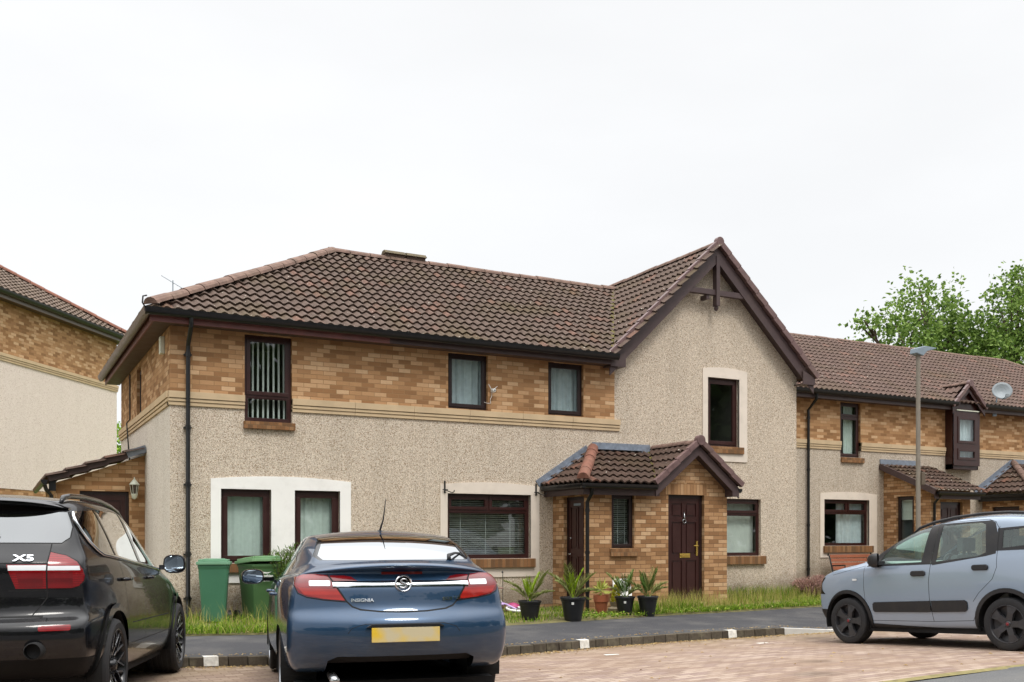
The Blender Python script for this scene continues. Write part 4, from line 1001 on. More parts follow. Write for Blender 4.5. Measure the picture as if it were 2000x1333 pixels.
def tree(name, label, loc, trunk_h, r0, blobs, ncl, nleaf, size, mat, seed, cl=.42, cat='tree', group=None, shell=.55):
    r = random.Random(seed); t = thing(name, label, cat, loc, 0, group)
    tb = MB(); base = Vector((0, 0, 0)); fork = Vector((r.uniform(-.2, .2), r.uniform(-.2, .2), trunk_h))
    tb.tube([base, base.lerp(fork, .5) + Vector((.06, -.04, 0)), fork], [r0, r0 * .8, r0 * .68], 9)
    for (c, rad) in blobs:
        c = Vector(c); mid = fork.lerp(c, .5) + rv(r) * .18; mid.z += .1
        tb.tube([fork - Vector((0, 0, .25)), mid, c], [r0 * .5, r0 * .3, r0 * .12], 7)
        for k in range(5):
            e = c + rv(r).normalized() * Vector(rad).length * .45; tb.tube([mid.lerp(c, r.uniform(.3, .9)), e.lerp(c, .4), e], [r0 * .16, r0 * .1, r0 * .04], 5)
    tb.build('trunk', M['bark'], t, smooth=True, autosm=1.0)
    lb = MB(); tot = sum(b[1][0] * b[1][2] for b in blobs)
    for (c, rad) in blobs:
        for _ in range(int(ncl * rad[0] * rad[2] / tot)):
            v = rv(r).normalized() * (shell + (1 - shell) * r.random() ** .7)
            cc = Vector(c) + Vector((v.x * rad[0], v.y * rad[1], v.z * rad[2])) * r.uniform(.75, 1.08)
            out = v.normalized(); k = r.uniform(.6, 1.3)
            for _ in range(nleaf):
                p = cc + rv(r) * cl * .5 * k; d = (out * .5 + rv(r) * .6 + Vector((0, 0, -.35)))
                leaf(lb, p, d, rv(r), size * r.uniform(.6, 1.25), size * r.uniform(.26, .42))
    lb.build('crown', mat, t, fixn=False)
    return t
tree('broadleaf_tree', 'large leafy tree with open branches rising behind the right terrace roof', (36.7, 16.6, 2.5), 4.0, .42,
     [((-1.2, 0, 7.8), (2.3, 2.2, 2.0)), ((.6, .3, 9.8), (1.9, 2.0, 1.6)), ((-3.0, .2, 6.2), (1.5, 1.5, 1.0)), ((2.3, .2, 6.6), (2.4, 2.2, 1.9)), ((.2, -.5, 5.4), (3.4, 2.2, 1.5)), ((3.2, .3, 8.6), (1.3, 1.5, 1.3)), ((-4.6, .3, 7.4), (.65, .7, .5)), ((-3.4, .2, 8.7), (.55, .6, .5)), ((4.2, .4, 6.6), (1.9, 1.6, 2.0)), ((2.2, .3, 9.0), (1.4, 1.4, 1.3)), ((-5.3, 0, 6.4), (.5, .5, .35)), ((-2.6, .2, 4.9), (1.9, 1.6, 1.1))],
     860, 16, .23, M['leaf'], 5, .50)
tree('broadleaf_tree', 'tall thin leafy tree at the right edge behind the terrace roof', (40.6, 14.6, 2.5), 4.2, .36,
     [((-.2, 0, 9.4), (1.5, 1.6, 1.5)), ((.6, .2, 11.0), (.9, 1.0, .9)), ((-1.2, .2, 7.2), (1.8, 1.7, 1.5)), ((1.2, 0, 7.6), (1.9, 1.8, 1.7)), ((0, -.3, 5.6), (2.4, 2, 1.3)), ((2.6, 0, 9.6), (1.1, 1.2, 1.3))],
     620, 16, .23, M['leaf'], 8, .50)
tree('shrub', 'low round dark green shrub showing just above the right terrace ridge', (28.6, 17.5, 2.4), 3.4, .16, [((0, 0, 4.5), (2.6, 1.2, .8)), ((2.9, .2, 4.6), (1.5, 1.0, .7))], 500, 18, .14, M['leaf'], 15, .3, cat='shrub')
tree('broadleaf_tree', 'bright green tree in the narrow gap between the two left houses', (2.75, 33.0, 3.2), 1.2, .15, [((0, 0, 2.3), (1.6, 1.4, 1.4)), ((.2, 0, .9), (1.6, 1.4, .9))], 300, 15, .18, M['leaf_bright'], 21, .35)
# shrubs by the house front
def needle_shrub(name, label, loc, mat, n, h, w, seed, ln=.05):
    r = random.Random(seed); t = thing(name, label, 'shrub', loc); sb = MB(); lb = MB()
    for _ in range(n):
        a = r.uniform(0, 2 * pi); q = r.random() ** .6; top = Vector((cos(a) * q * w, sin(a) * q * w * .8, h * r.uniform(.72, 1.05) * (1 - .25 * q * q)))
        b = Vector((cos(a) * q * w * .3, sin(a) * q * w * .25, .02)); mid = b.lerp(top, .5) + Vector((cos(a) * .03, sin(a) * .03, 0))
        sb.tube([b, mid, top], [.006, .004, .002], 4)
        for k in range(26):
            f_ = r.uniform(.25, 1.02); p = b.lerp(mid, f_ * 2) if f_ < .5 else mid.lerp(top, f_ * 2 - 1)
            d = (top - mid).normalized() * .9 + rv(r) * .55
            leaf(lb, p, d, rv(r), ln * r.uniform(.7, 1.2), .006)
    sb.build('stem', M['bark'], t); lb.build('foliage', mat, t, fixn=False); return t
needle_shrub('shrub', 'dark green rosemary like shrub under the window beside the green bin', (1.72, -.75, .15), island_mat('rosemary', [(0, C(70, 96, 38)), (.5, C(100, 130, 54)), (1, C(132, 156, 78))], .7, .25), 330, 1.16, .50, 31, .075)
needle_shrub('heather', 'low pink flowering heather mound at the right corner of the gable', (13.22, -.45, .12), island_mat('heather_bloom', [(0, C(150, 112, 104)), (.4, C(186, 146, 138)), (.75, C(204, 170, 158)), (1, C(128, 116, 84))], .8, .2), 420, .52, .62, 33, .05)
# a wooded bank across the road, behind where the picture was taken: it shows in the panes and car bodies
rnd = random.Random(77); mb = MB()
for k in range(26):
    cx, cy = -50 + k * 4.2 + rnd.uniform(-1, 1), -34 + rnd.uniform(-3, 3); hh = rnd.uniform(7.5, 11) + (4.5 if cx > 12 else 0)
    for q in range(230):
        v = rv(rnd).normalized() * rnd.uniform(.6, 1.05); p = Vector((cx + v.x * 3, cy + v.y * 2.4, max(.2, hh * .55 + v.z * hh * .5)))
        for _ in range(3): leaf(mb, p + rv(rnd) * .3, rv(rnd), rv(rnd), rnd.uniform(.8, 1.5), .5)
struct(mb.build('woodland', M['leaf_dark'], fixn=False), 'stuff')

# ================================================================ SMALL THINGS AROUND THE HOUSE
M['bin_a'] = simple('green_bin_plastic', C(66, 116, 90), .45, var=.06, scale=3, dirt=.08)
M['bin_a_lid'] = simple('green_lid_plastic', C(112, 156, 126), .45, var=.06, scale=4, dirt=.12)
M['bin_b'] = simple('olive_green_bin_plastic', C(66, 100, 60), .45, var=.08, scale=3, dirt=.1)
M['bin_b_lid'] = simple('olive_green_lid_plastic', C(112, 150, 106), .45, var=.08, scale=5, dirt=.2)
def wheelie_bin(label, loc, rz, mb_, ml, tilt, group, s=1.0):
    t = thing('wheelie_bin', label, 'bin', loc, rz, group)
    b = MB(); lv = [(.06, .19, .24), (.30, .205, .27), (.86, .25, .33), (.90, .262, .345), (.935, .262, .345)]
    rings = []
    for z, hx, hy in lv:
        k = .035; rings.append(b.add([(x * s, y * s, z) for x, y in ((-hx + k, -hy), (hx - k, -hy), (hx, -hy + k), (hx, hy - k), (hx - k, hy), (-hx + k, hy), (-hx, hy - k), (-hx, -hy + k))]))
    for a, c in zip(rings, rings[1:]):
        for j in range(8): b.face((a + j, a + (j + 1) % 8, c + (j + 1) % 8, c + j))
    b.face([rings[0] + j for j in reversed(range(8))])
    for sx in (-1, 1): b.box(sx * .21 - .03, .22, .04, sx * .21 + .03, .30, .14)
    b.box(-.20, .33, .90, .20, .37, .93); b.tube([(-.2, .38, .95), (.2, .38, .95)], .014, 8)
    body = b.build('body', M[mb_], t, bevel=.008)
    l = MB(); hx, hy = .285 * s, .37 * s
    l.prism([(-hx + .04, -hy), (hx - .04, -hy), (hx, -hy + .04), (hx, hy), (-hx, hy), (-hx, -hy + .04)], lambda u, v, d: (u, v - hy, d), -.035, .012)
    l.prism([(-hx + .03, -hy + .05), (hx - .03, -hy + .05), (hx - .03, hy - .03), (-hx + .03, hy - .03)], lambda u, v, d: (u, v - hy, d), .012, .045)
    l.prism([(-hx + .10, -hy + .13), (hx - .10, -hy + .13), (hx - .10, hy - .08), (-hx + .10, hy - .08)], lambda u, v, d: (u, v - hy, d), .045, .06)
    for sx in (-1, 1): l.box(sx * .17 - .03, -2 * hy + .03, .012, sx * .17 + .03, -2 * hy + .10, .052)
    lo = l.build('lid', M[ml], t, bevel=.008); lo.location = (0, hy, .955); lo.rotation_euler = (-tilt, 0, 0)
    for sx in (-1, 1):
        w_ = MB(); w_.lathe([(.02, -.025), (.1, -.025), (.1, .025), (.02, .025)], 20, (sx * .22, .31, .1), 'x', True); w_.build('wheel', M['black'], t, smooth=True, autosm=.6)
    return t, body
wheelie_bin('mid green wheelie bin with shut pale green lid beside the downpipe', (.56, -.62, .12), R(-14), 'bin_a', 'bin_a_lid', R(1), 'green wheelie bins under the window', .88)
bt, bb = wheelie_bin('olive green wheelie bin with white council lettering, turned and with its lid ajar', (1.23, -.68, .12), R(12), 'bin_b', 'bin_b_lid', R(5), 'green wheelie bins under the window', .90)
text_obj('lettering', 'East Lothian\nCouncil', .062, M['white'], bb, (-.06, -.310, .72), (R(84), 0, 0), bold=.001)
q = MB(); q.poly([(-.14, -.318, .785), (-.08, -.320, .815), (-.01, -.319, .805), (.06, -.320, .815), (.0, -.319, .79), (-.06, -.319, .79)]); q.build('emblem', M['white'], bb)

M['pot'] = simple('black_plant_pot', C(24, 25, 27), .42, var=.15, scale=10, dirt=.04)
M['palm'] = island_mat('palm_leaflets', [(0, C(96, 106, 54)), (.4, C(128, 138, 72)), (.75, C(158, 164, 98)), (1, C(188, 188, 136))], .5, .3)
M['palm_new'] = island_mat('new_palm_leaflets', [(0, C(140, 168, 30)), (1, C(172, 196, 60))], .5, .3)
M['palm_dark'] = island_mat('deep_palm_leaflets', [(0, C(70, 100, 44)), (.5, C(94, 126, 56)), (1, C(130, 156, 84))], .5, .3)
M['compost'] = simple('compost', C(52, 40, 32), .95, var=.3)
def frond(mb, base, az, el, L, curl, nl, ll, r, w=.0030, half=1.0):
    L *= .84; ll *= .86
    d = Vector((cos(az) * cos(el), sin(az) * cos(el), sin(el))); p = Vector(base); pts = [p.copy()]; n = 14; e = el
    for k in range(n):
        e -= curl / n; d = Vector((cos(az) * cos(e), sin(az) * cos(e), sin(e))); p = p + d * (L / n); pts.append(p.copy())
    mb.tube(pts, [.006 - .0045 * k / n for k in range(n + 1)], 4)
    for k in range(nl):
        f_ = .22 + .78 * k / (nl - 1); i = min(n - 1, int(f_ * n)); q = pts[i].lerp(pts[i + 1], f_ * n - i); dd = (pts[i + 1] - pts[i]).normalized()
        sd = dd.cross(Vector((0, 0, 1))); sd = sd.normalized() if sd.length > .05 else Vector((1, 0, 0)); upv = sd.cross(dd)
        l = ll * (1 - .55 * abs(f_ - .45) * 1.4) * r.uniform(.85, 1.1)
        for sg in (-1, 1):
            ld = (dd * r.uniform(.75, 1.1) + sd * sg * r.uniform(.6, .9) * half + upv * r.uniform(.1, .4)).normalized()
            leaf(mb, q, ld, upv, l, w)
def potted_palm(label, loc, dia, h, palms, seed, sticker=None, group='potted palms in black pots'):
    t = thing('potted_palm', label, 'potted plant', loc, 0, group); r = random.Random(seed); R1, R0 = dia / 2, dia * .31
    p = MB(); p.lathe([(.001, .0), (R0, 0), (R0 + (R1 * .88 - R0) * .95, h - .075), (R1 * .90, h - .07), (R1 * .93, h - .035), (R1, h - .03), (R1, h - .006), (R1 * .97, h), (R1 * .88, h - .008), (R1 * .86, h - .04)], 32)
    pot = p.build('pot', M['pot'], t, smooth=True, autosm=.5)
    s_ = MB(); s_.lathe([(.001, h - .035), (R1 * .87, h - .04)], 20); s_.build('soil', M['compost'], t)
    f_ = MB()
    for (az, el, L, curl, ll) in palms: frond(f_, (cos(R(az)) * .02, sin(R(az)) * .02, h - .04), R(az), R(el), L, R(curl), 38, ll * 1.12, r)
    f_.build('fronds', M['palm'], t, fixn=False)
    f2 = MB()
    for k in range(3): frond(f2, (0, 0, h - .04), R(95 + 120 * k + r.uniform(-20, 20)), R(74 + 4 * k), .46 + .06 * k, R(20), 30, .14, r, .0042, .75)
    f2.build('new_fronds', M['palm_new'] if seed in (1, 2) else M['palm_dark'], t, fixn=False)
    if sticker:
        a = R(-122); q = MB(); rr = R1 * .915
        for (u0, u1) in ((-.03, .03),):
            pts = []
            for z in (h - .115, h - .075):
                row = [(cos(a + u / rr) * (rr - (h - z) * .16 + .009), sin(a + u / rr) * (rr - (h - z) * .16 + .009), z) for u in (-.02, -.007, .007, .02)]
                pts.append(row)
            for k in range(3): q.poly([pts[0][k], pts[0][k + 1], pts[1][k + 1], pts[1][k]])
        q.build('price_label', M['white'], t, fixn=False)
    return t
potted_palm('potted palm standing alone on the grass, leftmost of the black pots', (5.13, -2.40, .125), .38, .335, [(150, 70, .60, 50, .17), (25, 70, .72, 35, .2), (200, 60, .5, 50, .15), (330, 56, .46, 50, .15), (60, 64, .5, 40, .15), (260, 58, .38, 50, .14)], 1)
potted_palm('tallest potted palm in a large stickered black pot in front of the porch side door', (5.80, -2.62, .12), .43, .39, [(140, 72, .66, 45, .18), (20, 64, .74, 45, .2), (205, 66, .58, 50, .17), (340, 52, .5, 60, .17), (80, 78, .68, 20, .2), (300, 58, .38, 50, .15), (350, 15, .30, 30, .13)], 2, True)
potted_palm('potted palm in a stickered black pot in front of the white board', (7.08, -2.20, .12), .35, .345, [(130, 74, .6, 35, .16), (40, 72, .58, 40, .16), (0, 62, .46, 50, .15), (190, 60, .42, 50, .13), (300, 60, .36, 50, .13)], 3, True)
potted_palm('potted palm with dark upright fronds, rightmost of the black pots', (7.44, -2.36, .12), .37, .35, [(30, 76, .66, 25, .16), (150, 66, .56, 50, .17), (0, 64, .5, 50, .16), (200, 58, .4, 50, .13), (330, 60, .4, 50, .14), (75, 74, .6, 30, .15)], 4)
t = thing('plant_pot', 'black bucket like pot close behind the tallest palm', 'bucket', (6.31, -1.86, .12))
p = MB(); p.lathe([(.001, 0), (.11, 0), (.15, .25), (.165, .26), (.165, .285), (.15, .29), (.14, .26)], 24); p.build('bucket', M['pot'], t, smooth=True, autosm=.5)
t = thing('potted_plant', 'terracotta pot with a spiky yellow green striped plant by the porch wall', 'potted plant', (6.86, -1.80, .13))
p = MB(); p.lathe([(.001, 0), (.085, 0), (.115, .22), (.13, .225), (.135, .34), (.12, .34), (.11, .3)], 24); p.build('pot', simple('terracotta', C(146, 82, 52), .85, var=.15, scale=8, dirt=.2), t, smooth=True, autosm=.5)
l = MB(); r_ = random.Random(9); l.tube([(0, 0, .3), (0, 0, .42)], .012, 6)
for k in range(30):
    a = r_.uniform(0, 2 * pi); e = r_.uniform(-.3, 1.4); leaf(l, Vector((0, 0, .42 + r_.uniform(-.04, .06))), Vector((cos(a) * cos(e), sin(a) * cos(e), sin(e))), Vector((0, 0, 1)), r_.uniform(.16, .25), .015)
l.build('leaves', island_mat('striped_leaves', [(0, C(168, 176, 70)), (.5, C(206, 204, 116)), (1, C(128, 150, 62))], .5, .3), t, fixn=False)
t = thing('potted_plant', 'small yellow conifer in a grey stone bowl beside the terracotta pot', 'potted plant', (7.29, -1.62, .13))
p = MB(); p.lathe([(.001, 0), (.12, 0), (.15, .06), (.15, .09), (.09, .12), (.12, .2), (.1, .2)], 20); p.build('pot', simple('stone_bowl', C(146, 134, 112), .9, var=.2, scale=12, bump=.3), t, smooth=True, autosm=.5)
l = MB()
for k in range(420):
    z = r_.random(); a = r_.uniform(0, 2 * pi); q = .085 * (1 - z * .75) * r_.uniform(.5, 1); leaf(l, Vector((cos(a) * q, sin(a) * q, .18 + .30 * z)), Vector((cos(a), sin(a), 1.2)) + rv(r_) * .3, rv(r_), .05, .012)
l.build('foliage', island_mat('yellow_conifer', [(0, C(150, 154, 30)), (.5, C(184, 180, 48)), (1, C(206, 196, 84))], .7, .2), t, fixn=False)
t = thing('board', 'white painted board leaning against the porch brickwork behind the pots', 'board', (7.62, -1.25, .12))
p = MB(); p.prism([(-.19, 0), (.19, 0), (.19, .60), (-.19, .60)], lambda u, v, d: (u, -.16 + v * .2 + d, v), 0, .03); p.build('panel', M['white_render'], t, bevel=.006)
# child's bicycle lying on its side
M['lilac'] = simple('lilac_paint', C(196, 168, 216), .35, var=.05); M['magenta'] = simple('magenta_plastic', C(170, 60, 110), .5, var=.1)
t = thing('child_bicycle', 'lilac and white child bicycle lying flat on the grass by the first palm', 'bicycle', (5.30, -1.1, .20), R(12))
def torus(mb, c, R_, r, n=28, m=8, tilt=None):
    rot = Matrix.Rotation(tilt or 0, 3, 'X')
    mb2 = [[Vector(c) + rot @ Vector(((R_ + r * cos(2 * pi * j / m)) * cos(2 * pi * i / n), (R_ + r * cos(2 * pi * j / m)) * sin(2 * pi * i / n), r * sin(2 * pi * j / m))) for j in range(m)] for i in range(n)]
    idx = [mb.add(r_) for r_ in mb2]
    for i in range(n):
        for j in range(m): mb.face((idx[i] + j, idx[(i + 1) % n] + j, idx[(i + 1) % n] + (j + 1) % m, idx[i] + (j + 1) % m))
for cx in (-.31, .31):
    w_ = MB(); torus(w_, (cx, 0, .02), .17, .022, tilt=R(9))
    for k in range(8): a = k * pi / 4; w_.tube([(cx, 0, .02), (cx + .16 * cos(a), .16 * sin(a), .02)], .003, 4)
    w_.build('wheel', M['white'], t, smooth=True)
f = MB(); f.tube([(-.31, 0, .02), (-.08, .02, .05), (.1, .2, .1), (-.12, .22, .1), (-.08, .02, .05)], .018, 8); f.tube([(.31, 0, .02), (.22, .16, .1), (.2, .26, .12)], .016, 8); f.tube([(.1, .2, .1), (.21, .21, .1)], .02, 8); f.tube([(-.31, 0, .02), (-.12, .22, .1)], .012, 6)
f.build('frame', M['lilac'], t, smooth=True, autosm=.8)
f = MB(); f.tube([(.1, .33, .26), (.2, .27, .14), (.3, .33, .02)], .012, 8); f.build('handlebar', M['white'], t, smooth=True)
f = MB(); f.lathe([(.001, -.02), (.06, -.02), (.08, .01), (.05, .04), (.001, .045)], 14, (-.16, .30, .13)); f.build('saddle', M['magenta'], t, smooth=True)
t = thing('cycle_helmet', 'magenta and black child helmet lying beside the fallen bicycle', 'helmet', (5.66, -.80, .17))
f = MB(); f.lathe([(.13, 0), (.135, .05), (.11, .11), (.06, .14), (.001, .15)], 18); f.build('shell', M['magenta'], t, smooth=True); f = MB(); f.lathe([(.132, .03), (.139, .04), (.139, .06), (.13, .07)], 18); f.build('rim', M['black'], t, smooth=True)
# garden chair half hidden by the saloon, and the plant stake beside it
M['oldwood'] = simple('weathered_pink_wood', C(150, 116, 108), .8, var=.2, scale=9); M['teak'] = simple('orange_stained_wood', C(158, 96, 70), .6, var=.15, scale=8)
t = thing('garden_chair', 'weathered wooden garden chair with white legs, mostly hidden behind the blue car', 'chair', (5.12, -.75, .15), R(42))
f = MB()
for k in range(5): f.box(-.26, -.26 + k * .1, .42, .26, -.18 + k * .1, .44)
f.build('seat', M['oldwood'], t, bevel=.004)
f = MB()
for k in range(4): f.box(-.26, .24 + .02 * k, .50 + .085 * k, .26, .265 + .02 * k, .565 + .085 * k)
f.build('backrest', M['oldwood'], t, bevel=.004)
for sx in (-1, 1):
    for sy, hh in ((-1, .42), (1, .80)):
        f = MB(); f.beam((sx * .23, sy * .22, -.04), (sx * .23, sy * .22 + (.06 if sy > 0 else 0), hh), .035, .03); f.build('leg', M['offwhite'], t)
f = MB(); f.tube([(5.69, -.35, .1), (5.69, -.35, .83)], .006, 6); f.lathe([(.001, -.02), (.022, 0), (.001, .03)], 8, (5.68, -.355, .84)); tag(f.build('garden_stake', M['iron']), 'thin rusty garden stake with a knob standing before the pebbledash wall', 'garden stake')
# bench against the right terrace
t = thing('park_bench', 'orange wooden bench with black iron ends under the right terrace window', 'bench', (17.0, 1.95, .16), R(0))
f = MB()
for k in range(4): f.box(-.72, .20 + .03 * k, .50 + .10 * k, .72, .225 + .03 * k, .58 + .10 * k)
f.build('backrest', M['teak'], t, bevel=.004); f = MB()
for k in range(4): f.box(-.72, -.24 + .11 * k, .41, .72, -.15 + .11 * k, .435)
f.build('seat', M['teak'], t, bevel=.004)
for sx in (-1, 1):
    f = MB(); x = sx * .74
    f.tube([(x, -.26, 0), (x, -.22, .40), (x, .17, .42), (x, .3, .84), (x, .35, .86), (x, .33, .91)], .02, 6); f.tube([(x, .25, 0), (x, .17, .42)], .02, 6); f.tube([(x, -.24, .4), (x, -.22, .62), (x, .22, .60)], .017, 6)
    f.build('bench_end', M['iron'], t, smooth=True, autosm=.8)
# street lamp
t = thing('street_lamp', 'slim grey street lamp with a flat arm lamp head, standing behind the silver hatchback', 'street lamp', (13.97, -2.42, .10))
f = MB(); f.lathe([(.001, 0), (.06, 0), (.06, 1.4), (.046, 1.5), (.041, 5.05), (.001, 5.05)], 16); f.build('pole', M['grey_metal'], t, smooth=True, autosm=.6)
f = MB(); f.box(.03, -.07, 2.42, .13, .05, 2.68); f.build('control_box', simple('brown_box', C(92, 80, 66), .6), t, bevel=.01)
f = MB(); f.prism([(-.14, 5.04), (.05, 5.0), (.16, 5.10), (.42, 5.17), (.44, 5.19), (.10, 5.20), (-.12, 5.14)], lambda u, v, d: (u, d, v), -.09, .09); f.build('lamp_head', M['lamp_grey'], t, bevel=.012)
# lantern by the lean-to door
t = thing('wall_lantern', 'cream coach lantern on the brick wall beside the lean-to door', 'wall lantern', (-.20, 2.76, 2.16))
f = MB(); f.lathe([(.001, .40), (.008, .395), (.012, .36), (.03, .345), (.05, .32), (.075, .285), (.09, .265), (.09, .258), (.03, .26)], 6 * 3); f.lathe([(.001, -.005), (.02, 0), (.045, .03), (.05, .06), (.06, .085), (.05, .095), (.001, .095)], 18)
for k in range(6): a = k * pi / 3; f.tube([(.05 * cos(a), .05 * sin(a), .09), (.078 * cos(a), .078 * sin(a), .262)], .005, 4)
f.box(-.03, .04, .02, .03, .14, .10); f.build('lantern_frame', M['offwhite'], t, smooth=True, autosm=.6)
f = MB(); f.lathe([(.046, .095), (.072, .258)], 6); f.build('lantern_glass', glass_mat('lantern_glass', (.5, .5, .48, 1), 1.5), t)
# camera on the brick wall, with its loose cable
t = thing('security_camera', 'small white security camera with two aerials on the upper brick wall', 'security camera', (5.64, -.02, 4.15)); t.scale = (.72, .8, .72)
f = MB(); f.lathe([(.001, -.05), (.04, -.04), (.05, 0), (.04, .04), (.001, .05)], 14, (0, -.09, 0), 'y'); f.lathe([(.001, -.04), (.03, -.03), (.045, .02), (.035, .05), (.001, .06)], 14, (.0, -.08, -.02)); f.box(-.03, -.06, -.03, .03, .02, .05); f.build('camera_body', M['white'], t, smooth=True, autosm=.6)
f = MB(); f.tube([(-.03, -.03, .02), (-.12, -.03, .16)], .008, 6); f.build('aerial', M['white'], t); f = MB(); f.tube([(.03, -.03, .04), (.13, -.03, .12)], .008, 6); f.build('aerial', M['white'], t)
f = MB(); f.lathe([(.001, -.008), (.02, -.006), (.001, .002)], 12, (0, -.135, 0), 'y'); f.build('lens', M['black'], t)
f = MB(); f.tube([(-.02, -.02, -.04), (-.02, -.01, -.14), (-.06, -.01, -.22), (-.05, -.01, -.32), (-.16, -.04, -.33), (-.22, .01, -.30)], .006, 5); f.build('cable', M['white'], t)
# iron hooks for hanging baskets
def bracket():
    t = thing('basket_bracket', 'black iron basket bracket on the wide window surround, farthest from the porch', 'bracket', (4.69, -.035, 2.32), 0, 'iron basket brackets')
    f = MB(); f.box(-.012, -.008, -.06, .012, .012, .16); f.build('back_plate', M['iron'], t)
    f = MB(); f.tube([(0, -.005, .0), (.02, -.10, -.03), (.05, -.2, -.06), (.06, -.26, -.05), (.06, -.28, -.02)], .009, 6); f.tube([(-.05, -.02, .0), (.05, -.02, .0)], .009, 6); f.build('arm', M['iron'], t, smooth=True)
    return t
b1 = bracket(); b2 = b1.copy(); COL.objects.link(b2); b2.location = (6.55, -.035, 2.31); b2['label'] = 'black iron basket bracket on the wide window surround, nearest the porch'
for ch in list(b1.children): c_ = ch.copy(); COL.objects.link(c_); c_.parent = b2
# satellite dish on the right terrace
t = thing('satellite_dish', 'grey satellite dish on the eaves of the right terrace beside the oriel', 'satellite dish', (22.52, 2.02, 5.55), R(-38))
f = MB(); f.lathe([(.001, .0), (.12, -.015), (.22, -.045), (.27, -.07), (.27, -.075), (.2, -.035), (.001, .012)], 28, (0, 0, 0), 'y'); o = f.build('reflector', M['dish'], t, smooth=True); o.rotation_euler = (R(-14), 0, 0); o.scale = (1, 1, .92)
f = MB(); f.tube([(0, -.04, -.24), (.05, -.30, -.16)], .012, 6); f.box(.02, -.38, -.2, .09, -.28, -.12); f.build('feed_arm', M['dish'], t)
f = MB(); f.tube([(0, .03, .02), (-.05, .22, -.1), (-.12, .22, -.62)], .018, 6); f.box(-.17, .2, -.66, -.07, .26, -.5); f.build('mast', M['lamp_grey'], t)
# television aerial on the back of the house roof
t = thing('tv_aerial', 'faint grey television aerial beyond the hip of the middle house roof', 'aerial', (.95, 5.9, 5.35))
f = MB(); f.tube([(0, 0, 0), (0, 0, 1.62)], .011, 6); f.build('mast', M['lamp_grey'], t)
f = MB(); f.tube([(-.22, .1, 1.72), (.18, -.1, 1.45)], .007, 5)
for k in range(6): c_ = Vector((-.2 + .07 * k, .09 - .035 * k, 1.705 - .048 * k)); f.tube([c_ - Vector((.03, .06, .0)), c_ + Vector((.03, .06, .0))], .004, 4)
f.build('elements', M['lamp_grey'], t)
f = MB()
